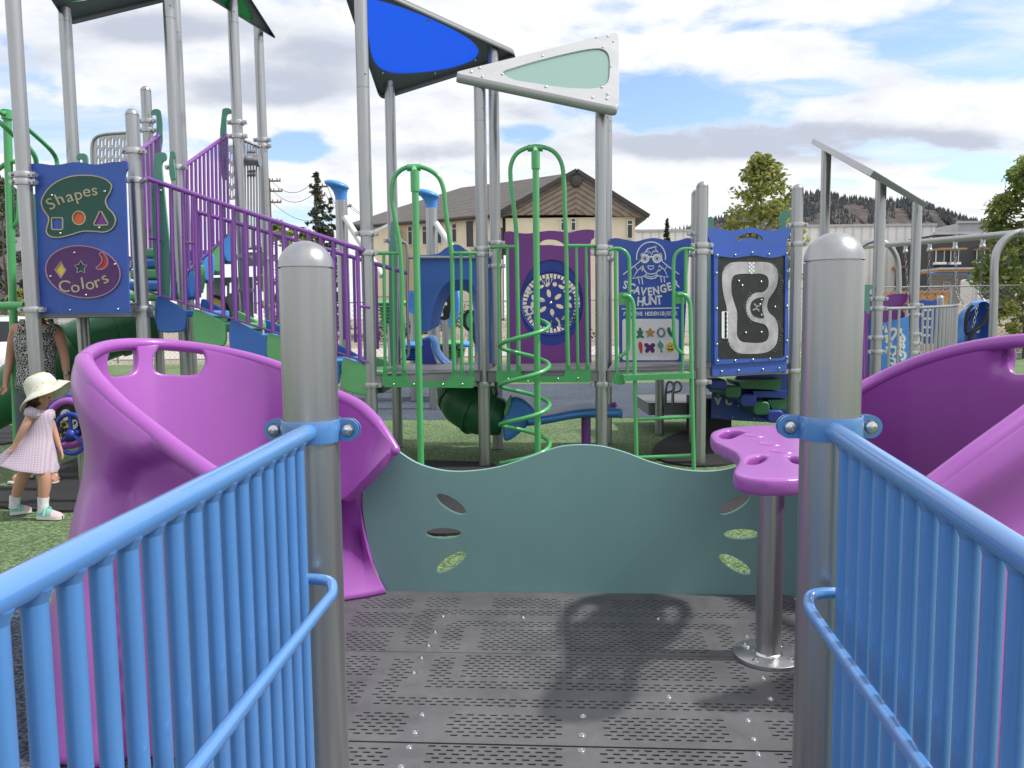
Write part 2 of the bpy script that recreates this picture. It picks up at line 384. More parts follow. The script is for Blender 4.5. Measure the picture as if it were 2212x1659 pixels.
# ---- blue ramp rails
def ramp_rail(side, base, pts, zr_post, zr_cam, label):
    """side -1 left, +1 right; rail plane runs back from the post along the ramp"""
    inn = -side                                             # direction towards the walkway
    p0 = base + ER * (0.012 * inn * 1.0)
    rt = thing('ramp_railing', label, 'railing', V((base.x, base.y, DZ)) - EF * 1.0)
    L0, L1 = 0.055, 2.6                                     # distance back from the post
    def rp(t, z=0.0): return V((p0.x, p0.y, 0)) - EF * t + EZ * z
    s = (zr_post - zr_cam) / pts
    def zr(t): return zr_post - s * t
    mb = MB(); path = [rp(t, zr(t)) for t in (L0 - 0.01, 0.5, 1.0, 1.6, L1 - 0.25)]
    path += [rp(L1 - 0.06, zr(L1) - 0.02), rp(L1, zr(L1) - 0.10), rp(L1, 0.05)]
    mb.tube(path, 0.0208, 18); mb.build('top_rail', M['rail_blue'], rt)
    mb = MB(); mb.tube([rp(0.10, DZ + 0.075), rp(L1, DZ + 0.075 - s * L1)], 0.0155, 12); mb.build('bottom_rail', M['rail_blue'], rt)
    t = 0.135; k = 0
    while t < L1 - 0.1:
        mb = MB(); lean = 0.0
        zt = zr(t) - 0.012
        mb.tube([rp(t, DZ + 0.06 - s * t), rp(t, zt - 0.012), rp(t, zt)], 0.0142, 14)
        mb.tube([rp(t, zt - 0.017), rp(t, zt - 0.008), rp(t, zt)], [0.0135, 0.0165, 0.020], 14)   # weld bead under the rail
        mb.build('baluster', M['rail_blue'], rt); t += 0.0605
    # grab rail on the walkway side
    zg = at(680 if side < 0 else 1765, 1258, 1.70).z
    g0 = 0.10 if side < 0 else 0.10
    off = 0.07 * inn
    def gp(t, o_, z): return rp(t, z) + ER * o_
    def zgr(t): return zg - s * 1.0 * t
    if side < 0: pp = [gp(0.10, 0, zg + .012), gp(0.105, off * .5, zg + .012), gp(0.112, off * .82, zg + .008), gp(0.145, off, zg - .004), gp(0.2, off, zgr(.1) - .004)]
    else: pp = [gp(0.10, 0, zg + .012), gp(0.105, off * .5, zg + .012), gp(0.112, off * .82, zg + .008), gp(0.145, off, zg - .004), gp(0.2, off, zgr(.1) - .004)]
    pp += [gp(0.6, off, zgr(.5)), gp(1.2, off, zgr(1.1)), gp(2.2, off, zgr(2.1)), gp(2.35, off * .8, zgr(2.3)), gp(2.38, 0, zgr(2.3))]
    mb = MB(); mb.tube(sm(pp, 4, False), 0.0125, 14); mb.build('grab_rail', M['rail_blue'], rt)
    for tb in (0.80, 1.6):
        mb = MB(); mb.tube([gp(tb, off, zgr(tb)), gp(tb + 0.02, off * .4, zgr(tb) - .035), gp(tb + .03, 0, zgr(tb) - .055)], [0.009, 0.011, 0.014], 10); mb.build('grab_rail_bracket', M['rail_blue'], rt)
    # collar round the post
    zc = zr_post - 0.004; c = V((base.x, base.y, zc)); mb = MB(); h = 0.026
    mb.lathe([(0.0655, -h), (0.0695, -h), (0.0702, -h + .003), (0.0702, h - .003), (0.0695, h), (0.0655, h), (0.0655, -h)], c, seg=32)
    for sg in (-1, 1):
        for dy, lab in ((-0.008, 0), (0.008, 1)):
            pl = Plane(c + EF * (dy + 0.004), ER, EZ)
            a0, a1 = (0.055, 0.105) if sg > 0 else (-0.105, -0.055)
            o_ = [(sg * 0.055, -h)] + [(sg * (0.088 + 0.026 * math.cos(R(a))), 0.026 * math.sin(R(a))) for a in range(-90, 91, 15)] + [(sg * 0.055, h)]
            me = plate_mesh(pl, o_, (), 0.006)
            mb.add([v.co.copy() for v in me.vertices], [tuple(p.vertices) for p in me.polygons]); bpy.data.meshes.remove(me)
    cl = mb.build('post_clamp', M['rail_blue'], rt)
    for sg in (-1, 1):
        b = MB(); q = c + ER * (sg * 0.088) - EF * 0.004
        b.lathe([(0.0, 0.011), (0.007, 0.0108), (0.0125, 0.0075), (0.014, 0.003), (0.014, 0.0), (0.0172, 0.0), (0.0172, -0.003)], q, -EF, 16)
        b.lathe([(0.0, 0.0105), (0.0055, 0.0105), (0.0055, 0.0122), (0.0072, 0.0105)], q, -EF, 6)
        b.build('bolt', M['chrome'], cl)
    return rt
vpL = Plane(PLB + ER * .012, EF, EZ); vpR = Plane(PRB - ER * .012, EF, EZ)
if vpL.n.dot(EYE - vpL.o) < 0: vpL.n = vpL.n
zl0 = vpL.hit(640, 945).z; h1 = vpL.hit(0, 1287); dl = (PLB - V((h1.x, h1.y, 0))).dot(EF)
ramp_rail(-1, PLB, dl, zl0, h1.z, 'blue ramp railing whose bars stand in front of the pink-lit purple shell')
zr0 = vpR.hit(1830, 938).z; h2 = vpR.hit(2212, 1200); dr = (PRB - V((h2.x, h2.y, 0))).dot(EF)
ramp_rail(1, PRB, dr, zr0, h2.z, 'blue ramp railing whose close bars stand in front of the dark purple shell')
# ---- deck with slotted boards
c4 = lambda x, y: deck_uv(708.5 + .4844 * x, 1252.8 + .4846 * y)
f1 = deck_uv(1228, 1612)[1]; f2 = deck_uv(1184, 1413)[1]; f3 = deck_uv(1240, 1284)[1]
patches = [(50, 290, 737, 830), (410, 1070, 737, 832), (1195, 1870, 752, 838), (1990, 2110, 768, 835),
 (100, 350, 590, 697), (505, 1050, 597, 705), (1230, 1785, 605, 717), (1955, 2110, 620, 722),
 (180, 2110, 536, 572), (415, 1900, 452, 492), (200, 310, 452, 536), (600, 1720, 342, 442), (450, 555, 342, 452),
 (275, 372, 348, 452), (45, 230, 338, 430), (45, 160, 455, 555), (1770, 1862, 358, 452), (1990, 2110, 405, 536),
 (660, 1690, 226, 322), (510, 612, 188, 312), (550, 1800, 186, 216), (345, 470, 150, 292), (45, 290, 230, 312),
 (100, 370, 140, 212), (400, 1830, 139, 166), (1735, 1830, 226, 322), (150, 392, 80, 126), (430, 592, 80, 126),
 (720, 1110, 84, 131), (1250, 1620, 88, 138), (1770, 1900, 84, 137), (1940, 2110, 92, 160), (1900, 2100, 190, 300)]
rects = []
for x0, x1, y0, y1 in patches:
    a = [c4(x0, (y0 + y1) / 2), c4(x1, (y0 + y1) / 2), c4((x0 + x1) / 2, y0), c4((x0 + x1) / 2, y1)]
    rects.append((a[0][0], a[1][0], a[3][1], a[2][1]))
SL, SW, PA_, PB_ = 0.0238, 0.0074, 0.0355, 0.0192
slots = {}
for (a0, a1, b0, b1) in rects:
    for j in range(math.floor(b0 / PB_), math.ceil(b1 / PB_) + 1):
        y = j * PB_ + 0.0
        if y - SW / 2 < b0 - .003 or y + SW / 2 > b1 + .003: continue
        for i in range(math.floor(a0 / PA_) - 1, math.ceil(a1 / PA_) + 1):
            x = (i + (0.5 if j % 2 else 0)) * PA_
            if x - SL / 2 < a0 - .004 or x + SL / 2 > a1 + .004: continue
            slots[(i, j)] = (x, y)
def slot(x, y):
    r = SW / 2; w = SL / 2 - r
    return [(x + w, y - r), (x + w + r * .8, y - r * .6), (x + w + r * .8, y + r * .6), (x + w, y + r), (x - w, y + r), (x - w - r * .8, y + r * .6), (x - w - r * .8, y - r * .6), (x - w, y - r)]
deck = thing('platform_deck', 'dark grey slotted platform floor in front of the teal wave board', 'platform', V((MID.x, MID.y, 0)) + EF * 0.8)
g = 0.0016
boards = [(-0.70, 0.72, -0.35, f1 - g - .003, 0.0), (-0.98, 0.98, f1 + g + .002, f2 - g, 0.0), (-0.98, 0.98, f2 + g, f3 + 0.02, 0.0)]
for k, (a0, a1, b0, b1, dz) in enumerate(boards):
    xm = 0.0
    for half in range(2):                                   # two side-by-side sheets keep each fill small
        A0, A1 = (a0, xm - .0) if half == 0 else (xm, a1)
        hs = [slot(*p) for p in slots.values() if A0 + .012 < p[0] < A1 - .012 and b0 + .006 < p[1] < b1 - .006]
        me = plate_mesh(DECK, [(A0, b0), (A1, b0), (A1, b1), (A0, b1)], hs, 0.006, dz)
        if half == 0: keep = me
    me = join([keep, me])
    tr = MB(); tr.box(DECK.pt((a0 + a1) / 2, (b0 + b1) / 2, dz - 0.05), (a1 - a0 - .004, b1 - b0 - .004, 0.03), ER, EF, EZ)
    for e in ((a0 + .004, b0, b1), (a1 - .004, b0, b1)): tr.box(DECK.pt(e[0], (e[1] + e[2]) / 2, dz - 0.06), (0.006, e[2] - e[1], 0.10), ER, EF, EZ)
    for e in (b0 + .004, b1 - .004): tr.box(DECK.pt((a0 + a1) / 2, e, dz - 0.06), (a1 - a0 - .02, 0.006, 0.10), ER, EF, EZ)
    tm = bpy.data.meshes.new('t'); tm.from_pydata(tr.v, [], tr.f)
    board = finish(join([me, tm]), 'deck_panel', M['deck'], deck, smooth=30)
    for (x, y) in [(512, 162), (870, 166), (1474, 174), (477, 232), (448, 291), (417, 347), (383, 413), (1868, 252), (1941, 436), (1520, 521), (1975, 531), (420, 600), (388, 680), (1138, 608), (1134, 692), (1872, 625), (1897, 708), (362, 746), (1131, 760), (1917, 775), (326, 834)]:
        q = c4(x, y)
        if b0 < q[1] < b1:
            b = MB(); p = DECK.pt(q[0], q[1], dz + .0005)
            b.lathe([(0.0, 0.0065), (0.004, 0.006), (0.0062, 0.003), (0.0066, 0.001), (0.0108, 0.001), (0.0112, 0.0)], p, seg=12)
            b.build('deck_bolt', M['chrome'], board)
mb = MB(); q = [DECK.pt(a, b, z) for a, b, z in ((-.62, -2.9, -.16), (.64, -2.9, -.16), (.64, -.36, 0), (-.62, -.36, 0))]; mb.hexa([p - EZ * .03 for p in q], q); mb.build('ramp_floor', M['deck'], deck)
# skirt legs that carry the deck
for a in (-0.9, 0.9):
    for b_ in (0.35, f3 - 0.1):
        mb = MB(); q = DECK.pt(a, b_, 0); mb.tube([V((q.x, q.y, 0)), V((q.x, q.y, DZ - 0.066))], 0.03, 12); mb.build('deck_leg', M['steel'], deck)
# ---- teal wave board
WP = Plane(gnd(1280, 1281, DZ) , ER, EZ)
top = sm([(850, 968), (900, 1000), (955, 1016), (1010, 1018), (1080, 1008), (1150, 985), (1205, 966), (1252, 961), (1300, 964), (1350, 977), (1400, 996), (1450, 1010), (1510, 1018), (1570, 1014), (1620, 996), (1665, 962)], 5, False)
left = sm([(832, 1279), (806, 1212), (789, 1140), (783, 1080), (796, 1035), (822, 1000), (850, 968)], 4, False)
right = sm([(1665, 962), (1715, 1000), (1745, 1040), (1752, 1120), (1748, 1200), (1740, 1292)], 4, False)
out = [WP.uv(*p) for p in left[:-1] + top + right[1:]]
def leaf(cx, cy, ln, wd, rot): return [WP.uv(*p) for p in ell(cx, cy, ln, wd, 22, R(rot))]
cut = [leaf(974, 1089, 37, 13, 32), leaf(958, 1152, 38, 11, 0), leaf(975, 1214, 37, 13, -32), leaf(1587, 1090, 38, 13, -30), leaf(1602, 1154, 38, 11, 0), leaf(1588, 1219, 39, 13, 30)]
wv = plate('wave_board', WP, out, M['teal'], None, cut, 0.02, 0.0, 0.0015, loc=V((WP.o.x, WP.o.y, DZ)))
tag(wv, 'teal wavy-topped barrier board with six leaf cut-outs at the end of the dark deck', 'barrier')
for a in (-0.72, -0.3, 0.25, 0.62):
    mb = MB(); mb.box(WP.pt(a, -0.02, -0.03), (0.05, 0.025, 0.07), ER, EF, EZ); mb.build('fixing_bracket', M['steel_dark'], wv)
# ---- purple moulded shells
NR = 34
def shell(label, cols, feet_c, n0, holes, recess, seat):
    """cols: rim pixels with depth; feet_c: bottom points by column; n0: column where the wall turns towards the viewer"""
    n = len(cols); rim = sm([tuple(at(*c)) for c in cols], 6, False); kk = sorted(feet_c); fp = []
    for i in range(n):
        if i in feet_c: fp.append(tuple(feet_c[i])); continue
        a = max(k for k in kk if k < i); b = min(k for k in kk if k > i); fp.append(tuple(feet_c[a].lerp(feet_c[b], (i - a) / (b - a))))
    feet = sm(fp, 6, False); cen = sum((V(p) for p in rim), V()) / len(rim); rows = []
    for i, (r_, f_) in enumerate(zip(rim, feet)):
        r_, f_ = V(r_), V(f_); t = i / 6 - n0
        tng = V(rim[min(i + 1, len(rim) - 1)]) - V(rim[max(i - 1, 0)]); outw = V((-tng.y, tng.x, 0)).normalized()
        outw = -outw if outw.dot(V((r_.x - cen.x, r_.y - cen.y, 0))) < 0 else outw
        near = min(1, max(0, (t + 4) / 3)); col = []
        for j in range(NR + 1):
            q = j / NR; p = r_.lerp(f_, q)
            w = 0.022 * math.exp(-((q - .07) / .07) ** 2) - 0.06 * math.exp(-((q - .30) / .15) ** 2) - 0.03 * math.exp(-((q - .52) / .14) ** 2)
            p = p + outw * w * near + outw * 0.045 * math.sin(math.pi * q) * (1 - near) * min(1, max(0, i / 36))
            u, v = proj(p)
            for (cu, cv, du, dv, dep, lo, hi, half) in recess:
                if lo < t < hi:
                    y_ = (v - cv) / dv; y_ = min(y_, 0) if half else y_
                    d = abs((u - cu) / du) ** 2.3 + abs(y_) ** 2.3; k = min(1, max(0, (1.0 - d) * 5.0)); p = p + outw * dep * k * k * (3 - 2 * k)
            col.append(p)
        rows.append(col)
    def inhole(u, v): return any(abs((u - (x0 + x1) / 2) / ((x1 - x0) / 2)) ** 4 + abs((v - (y0 + y1) / 2) / ((y1 - y0) / 2)) ** 4 < 1 for x0, x1, y0, y1 in holes)
    base = feet[len(feet) // 2]; rt = thing('moulded_shell', label, 'play shell', V((base[0], base[1], 0)))
    bm = bmesh.new(); G = [[bm.verts.new(p) for p in c] for c in rows]
    for i in range(len(rows) - 1):
        for j in range(NR):
            c = (rows[i][j] + rows[i + 1][j + 1]) / 2; u, v = proj(c)
            if i / 6 < n0 - 1.5 and j > 0 and inhole(u, v): continue
            bm.faces.new([G[i][j], G[i + 1][j], G[i + 1][j + 1], G[i][j + 1]])
    bd = [v for v in bm.verts if v.is_boundary and v not in G[0] and v not in G[-1] and all(v is not c[0] and v is not c[NR] for c in G)]
    for _ in range(6): bmesh.ops.smooth_vert(bm, verts=bd, factor=0.5, use_axis_x=True, use_axis_y=True, use_axis_z=True)
    bmesh.ops.recalc_face_normals(bm, faces=bm.faces)
    me = bpy.data.meshes.new('shell_wall'); bm.to_mesh(me); bm.free()
    o = finish(me, 'shell_wall', M['purple'], rt, smooth=70)
    sd = o.modifiers.new('solid', 'SOLIDIFY'); sd.thickness = 0.045; sd.offset = 0
    ss = o.modifiers.new('sub', 'SUBSURF'); ss.levels = 1; ss.render_levels = 2
    mb = MB(); mb.tube([V(p) + V((0, 0, -0.012)) for p in rim], [(0.027 if i > 12 else .024) if i < (n0 - 0) * 6 else 0.034 for i in range(len(rim))], 16)
    mb.ball(V(rim[0]) + V((0, 0, -.012)), 0.024, 16, 10); mb.ball(V(rim[-1]), 0.034, 16, 10)
    mb.build('rim', M['purple'], rt, smooth=80)
    if not seat: return rt
    # sloping seat that flares down to the deck, with its end face
    A = [at(600, 1040, 3.50), at(655, 1044, 3.46), at(700, 1050, 3.42), at(726, 1058, 3.38), at(750, 1074, 3.33), at(768, 1064, 3.31)]
    B = [gnd(600, 1320, DZ), gnd(655, 1312, DZ), gnd(700, 1304, DZ), gnd(726, 1301, DZ), gnd(756, 1296, DZ), gnd(788, 1291, DZ)]
    Sx = sm([(784, 1052), (783, 1095), (789, 1140), (800, 1195), (814, 1240), (833, 1281)], 4, False); nS = len(Sx); end = gnd(833, 1281, DZ); lo = []
    for j in range(nS):
        s = j / (nS - 1); rw = [a.lerp(b, s) + V((0, .05 * math.sin(math.pi * s), -.03 * math.sin(math.pi * s))) for a, b in zip(A, B)]
        rr = at(Sx[j][0], Sx[j][1], 3.33 + (end.y - 3.33) * s); rr = rr if j < nS - 1 else end
        rw += [rw[-1].lerp(rr, .12), rw[-1].lerp(rr, .9), rr]; lo.append(rw)
    mb = MB(); mb.grid(lo); sk = mb.build('flared_seat', M['purple'], rt, smooth=50)
    sd = sk.modifiers.new('solid', 'SOLIDIFY'); sd.thickness = 0.03; sd.offset = 0
    return rt
cols = [(852, 966, 3.15), (838, 943, 3.17), (820, 916, 3.20), (800, 893, 3.24), (776, 872, 3.29), (748, 857, 3.34), (722, 846, 3.38), (640, 803, 3.49), (560, 774, 3.56), (480, 755, 3.58), (400, 743, 3.55), (330, 738, 3.48), (272, 738, 3.37), (226, 744, 3.23), (196, 756, 3.09), (182, 772, 2.97), (190, 792, 2.88), (214, 824, 2.80), (258, 868, 2.74), (335, 930, 2.66), (415, 990, 2.58), (490, 1042, 2.50), (570, 1100, 2.42), (650, 1160, 2.35)]
feet_c = {0: at(846, 982, 3.13), 1: at(828, 1003, 3.12), 2: at(806, 1028, 3.12), 3: at(786, 1050, 3.13), 4: at(768, 1069, 3.15), 5: at(747, 1084, 3.18), 6: at(720, 1072, 3.24), 7: at(655, 1150, 3.22), 8: gnd(590, 1440, 0), 10: gnd(425, 1462, 0), 12: gnd(285, 1478, 0), 14: gnd(150, 1490, 0), 15: gnd(106, 1515, 0), 16: gnd(82, 1565, 0), 17: gnd(82, 1620, 0), 18: gnd(110, 1646, 0), 19: gnd(190, 1656, 0), 20: gnd(300, 1662, 0), 21: gnd(410, 1664, 0), 22: gnd(520, 1668, 0), 23: gnd(630, 1672, 0)}
s1 = shell('curved purple moulded shell with two hand holes lit by the sun beside the girl', cols, feet_c, 15, [(228, 287, 757, 800), (331, 436, 763, 806)], [(340, 1095, 105, 120, -.075, .5, 99, True)], True)
colsR = [(1728, 985, 3.20), (1745, 955, 3.22), (1770, 915, 3.25), (1805, 872, 3.27), (1857, 835, 3.28), (1900, 812, 3.27), (1960, 785, 3.22), (2020, 764, 3.15), (2080, 748, 3.07), (2140, 737, 2.98), (2212, 729, 2.87), (2290, 729, 2.75), (2360, 740, 2.64), (2405, 756, 2.56), (2425, 776, 2.50), (2405, 788, 2.46), (2360, 798, 2.43), (2300, 830, 2.41), (2212, 896, 2.37), (2110, 970, 2.33), (2010, 1045, 2.30), (1930, 1105, 2.27), (1850, 1165, 2.24)]
feetR = {0: at(1732, 1000, 3.18), 2: at(1765, 1090, 3.16), 4: gnd(1850, 1350, 0), 6: gnd(1960, 1372, 0), 8: gnd(2090, 1410, 0), 10: gnd(2230, 1465, 0), 12: gnd(2390, 1540, 0), 14: gnd(2520, 1640, 0), 15: gnd(2520, 1690, 0), 16: gnd(2480, 1720, 0), 18: gnd(2300, 1745, 0), 20: gnd(2060, 1765, 0), 22: gnd(1870, 1780, 0)}
s2 = shell('curved dark purple moulded shell in front of the swing frame', colsR, feetR, 14.5, [(2192, 2290, 748, 792)], [(2240, 768, 104, 34, .06, -9, -1, False)], False)
# ---- pod table
TP = Plane(V((0, 0, 0.985)), (1, 0, 0), (0, 1, 0))
TC = gnd(1659, 1418, DZ); TC.z = 0
tb = thing('pod_table', 'purple lobed play table on a silver post between wave board and capped post', 'play table', V((TC.x, TC.y, DZ)))
outl = [TP.uv(*p) for p in sm([(1650, 918), (1600, 920), (1552, 926), (1534, 936), (1540, 950), (1563, 962), (1588, 976), (1596, 990), (1590, 1004), (1583, 1016), (1588, 1024), (1618, 1033), (1665, 1036), (1730, 1033), (1772, 1024), (1780, 1010), (1768, 998), (1764, 985), (1785, 972), (1812, 955), (1818, 940), (1798, 928), (1750, 921), (1700, 918)], 5)]
def tpe(cx, cy, rx, ry, rot=0): return [TP.uv(*p) for p in ell(cx, cy, rx, ry, 18, R(rot))]
h1_ = [TP.uv(*p) for p in sm([(1553, 938), (1566, 930), (1592, 929), (1608, 932), (1596, 938), (1578, 946), (1562, 947)], 4)]
h2_ = [TP.uv(*p) for p in sm([(1614, 999), (1620, 989), (1638, 983), (1655, 984), (1652, 991), (1638, 999), (1622, 1003)], 4)]
hm = [[TP.uv(3354 - u, v) for u, v in h] for h in ([(1553, 938), (1566, 930), (1592, 929), (1608, 932), (1578, 946), (1562, 947)], [(1614, 999), (1620, 989), (1638, 983), (1655, 984), (1638, 999), (1622, 1003)])]
tp = plate('table_top', TP, outl, M['purple'], tb, [h1_, h2_] + hm, 0.052, 0.0, 0.0)
k_ = tp.modifiers.new('r', 'REMESH'); k_.mode = 'VOXEL'; k_.voxel_size = 0.0075; k_.use_smooth_shade = True
k_ = tp.modifiers.new('s', 'SMOOTH'); k_.factor = 0.5; k_.iterations = 16
for (u, v) in ((1630, 941), (1664, 959), (1690, 975)):
    q = TP.uv(u, v); mb = MB(); mb.lathe([(0.0, -0.002), (0.030, -0.002), (0.034, 0.0005), (0.038, 0.0012), (0.042, -.003)], TP.pt(q[0], q[1], 0.001), seg=20); mb.build('drum_dimple', M['purple'], tp)
mb = MB(); mb.tube([V((TC.x, TC.y, DZ + .012)), V((TC.x, TC.y, 0.93))], 0.0435, 24); mb.build('table_post', M['steel'], tb)
mb = MB(); mb.tube([V((TC.x - .03, TC.y - .05, .845)), V((TC.x - .012, TC.y - .052, .93))], 0.014, 12); mb.build('brace_lug', M['steel'], tb)
mb = MB(); mb.lathe([(0.0, 0.014), (0.116, 0.014), (0.119, 0.012), (0.119, 0.0), (0, 0)], V((TC.x, TC.y, DZ + .001)), seg=40); bp = mb.build('base_plate', M['steel'], tb)
mb = MB(); mb.lathe([(0.043, 0.022), (0.048, 0.019), (0.051, 0.0135)], V((TC.x, TC.y, DZ)), seg=24); mb.build('weld_ring', M['chrome'], tb)
for a in (45, 135, 225, 315):
    b = MB(); b.lathe([(0, .010), (0.007, .009), (0.0095, .003), (0.0095, .001), (0.014, .001), (.0145, 0)], V((TC.x + .086 * math.cos(R(a)), TC.y + .086 * math.sin(R(a)), DZ + .015)), seg=12); b.build('bolt', M['chrome'], bp)
# ================================================================ ground
M['turf'] = speckle('artificial_turf', [(0.036, 0.072, 0.028), (0.088, 0.155, 0.066), (0.155, 0.225, 0.105), (0.31, 0.36, 0.21)], 42, bump=1.0, big=0.22)
M['rubber'] = speckle('blue_black_rubber', [(0.012, 0.016, 0.026), (0.04, 0.052, 0.075), (0.085, 0.105, 0.14), (0.18, 0.20, 0.24)], 60, bump=0.7, big=0.15)
M['concrete'] = speckle('path_concrete', [(0.40, 0.37, 0.33), (0.52, 0.48, 0.43)], 25, bump=0.1, big=0.1)
M['dirt'] = speckle('dry_gravel', [(0.16, 0.13, 0.10), (0.30, 0.26, 0.21), (0.44, 0.39, 0.32)], 9, bump=0.8, big=0.25)
M['asphalt'] = speckle('asphalt', [(0.045, 0.045, 0.048), (0.075, 0.075, 0.078)], 30, bump=0.3)
def sheet(name, pts, z, m, label=None, kind='structure'):
    me = bpy.data.meshes.new(name); me.from_pydata([(x, y, z) for x, y in pts], [], [tuple(range(len(pts)))]); me.update()
    if me.polygons[0].normal.z < 0: me.flip_normals()
    o = finish(me, name, m, None, (0, 0, 0), 0); o['kind'] = kind
    if label: o['label'] = label
    return o
sheet('ground', [(-3000, -60), (3000, -60), (3000, 4000), (-3000, 4000)], -0.02, M['dirt'], 'dry gravelly ground around the playground')
sheet('turf', [(-30, -8), (30, -8), (30, 25.5), (-30, 25.5)], -0.008, M['turf'], 'green artificial turf under the play structures')
g2 = lambda u, v: (gnd(u, v).x, gnd(u, v).y)
sheet('rubber_surface', [g2(-700, 1300), g2(170, 1300), (-1.2, 2.6), (-.9, -4), (-6, -4)], -0.004, M['rubber'], 'blue-black rubber surface beside the ramp')
sheet('rubber_surface', [(-14, 10.9), (16, 10.9), (16, 16.6), (-14, 16.6)], -0.004, M['rubber'], 'blue-grey rubber band behind the platform')
sheet('path', [(-60, 30), (60, 27), (60, 36), (-60, 39)], -0.006, M['concrete'], 'pale concrete path beyond the turf')
# ================================================================ far play structure
PR = 0.0575
def clamp_on(o, base, zs, r=PR):
    for z in zs:
        mb = MB(); c = V((base.x, base.y, z))
        mb.lathe([(r, -.024), (r + .014, -.024), (r + .018, 0), (r + .014, .024), (r, .024)], c, seg=20)
        for sg in (-1, 1):
            mb.box(c + V((sg * (r + .022), -.01, 0)), (0.05, 0.036, 0.04)); mb.cyl(c + V((sg * (r + .03), -.05, 0)), c + V((sg * (r + .03), .03, 0)), .015, seg=8)
        mb.build('clamp', M['galv'], o)
def fpost(u, v, Y, vtop, label, cap=True, seam=None, clamps=(), r=PR, zoff=0.0):
    b = at(u, v, Y); top = at(u, vtop, Y).z
    o = post(b, top, r, label, 'silver posts of the play structure', cap, at(u, seam, Y).z if seam else None, seg=18)
    clamp_on(o, b, [at(u, c, Y).z for c in clamps], r); return b
p1 = fpost(795, 600, 7.0, -95, 'tall silver post by the blue roof where the purple stair rail meets the green barrier', False, 190, (505, 547, 832))
p1b = fpost(849, 500, 8.6, 158, 'silver post holding the lowest corner of the blue roof', False, 210, (520,))
p2 = fpost(1042, 600, 7.4, 185, 'silver post under the pointed tip of the pale green roof', False, 262, (538, 550, 829))
p2b = fpost(1070, 500, 8.4, 98, 'silver post holding the right tip of the blue roof', False, 208, (525, 575))
p3 = fpost(1299, 600, 7.3, 228, 'silver post under the low right corner of the pale green roof', False, 254, (535, 547, 830))
p3b = fpost(1311, 600, 8.7, 120, 'rear silver post nearly hidden behind the post right of the spiral climber', False, 285, (560,))
p4 = fpost(1515, 600, 7.4, 392, 'dome-capped silver post between the ladder and the racetrack board', True, None, (530, 545, 825))
p4b = fpost(1503, 600, 8.6, 409, 'shorter dome-capped silver post behind the one left of the racetrack board', True, None, (505, 550))
p5 = fpost(1719, 600, 7.9, 398, 'dome-capped silver post right of the racetrack board', True, None, (486, 527, 801))
pa = fpost(60, 500, 6.5, -140, 'tall silver post left of the Shapes board in front of the woman', False, None, (378, 394, 669))
pb = fpost(147, 150, 7.7, 18, 'silver post rising behind the Shapes board to the dark roof corner', False, 47)
pc = fpost(296, 450, 6.9, 235, 'dome-capped silver post right of the Shapes board', True, None, (327, 390, 667))
pd = fpost(317, 240, 9.0, 186, 'dome-capped silver post behind the grey slotted barrier', True, None, (262, 282))
pe = fpost(376, 250, 7.9, -140, 'tall silver post rising between the two purple stair rails', False, 40, (362,))
pe2 = fpost(390, 250, 9.3, -140, 'tall silver post close behind the one between the purple stair rails', False, 92)
pf = fpost(514, 300, 8.7, -40, 'tall silver post at the head of the upper purple stair', False, 50, (265, 295, 556, 628))
pg = fpost(567, 300, 9.6, 50, 'silver post under the right tip of the dark green roof', False, 88, (303, 316, 560, 662))
# ---- roofs
def tri_roof(name, pl, outer, inner, m_in, label, th=0.045, bolts=(), rim_m='roof_under', frame_m='roof_silver', loc=None, lip=0.03):
    rt = thing(name, label, 'roof panel', loc or pl.hit(*outer[0]))
    O = pl.out(outer)
    I = pl.out(sm(inner, 5))
    plate('roof_frame', pl, O, M[frame_m], rt, [I], 0.012, 0.006)
    n = len(O); cx = sum(p[0] for p in O) / n; cy = sum(p[1] for p in O) / n
    mb = MB()                                               # folded edge of the sheet
    up = 1 if pl.n.z > 0 else -1
    mb.grid([[pl.pt(x, y, .006 * up), pl.pt(x * 1.0 + (x - cx) * .004, y + (y - cy) * .004, (.006 - th) * up)] for x, y in O + O[:1]])
    e = mb.build('edge_flange', M[frame_m], rt); sd = e.modifiers.new('s', 'SOLIDIFY'); sd.thickness = .006; sd.offset = 0
    cxi = sum(p[0] for p in I) / len(I); cyi = sum(p[1] for p in I) / len(I)
    I2 = [(cxi + (x - cxi) * 1.03, cyi + (y - cyi) * 1.04) for x, y in I]
    plate('tinted_sheet', pl, I2, m_in, rt, (), 0.008, -0.012)
    for u, v in bolts:
        q = pl.uv(u, v); b = MB(); b.ball(pl.pt(q[0], q[1], .008), .016, 8, 5); b.build('bolt', M['chrome'], rt)
    return rt
def rnd_tri(a, b, c, r=14):
    o = []
    P = [V((*a, 0)), V((*b, 0)), V((*c, 0))]
    for i in range(3):
        p, q, s = P[i - 1], P[i], P[(i + 1) % 3]
        d1 = (p - q).normalized() * r; d2 = (s - q).normalized() * r
        for k in range(5):
            t = k / 4; x = q + d1 * (1 - t) ** 2 + d2 * t ** 2; o.append((x.x, x.y))
    return o
BR = plane3(at(731, -64, 6.95), at(822, 203, 8.75), at(1115, 112, 8.55))
tri_roof('blue_roof', BR, rnd_tri((729, -66), (820, 206), (1118, 112), 18),
 [(790, -4), (810, -2), (870, 16), (940, 44), (1000, 75), (1026, 95), (1034, 112), (1024, 128), (980, 146), (910, 157), (850, 158), (822, 148), (806, 128), (796, 80), (789, 30)], M['glow_blue'],
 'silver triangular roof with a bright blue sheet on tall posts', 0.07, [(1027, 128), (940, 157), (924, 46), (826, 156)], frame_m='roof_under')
GR = plane3(at(985, 158, 7.35), at(1335, 232, 7.05), at(1335, 72, 8.9))
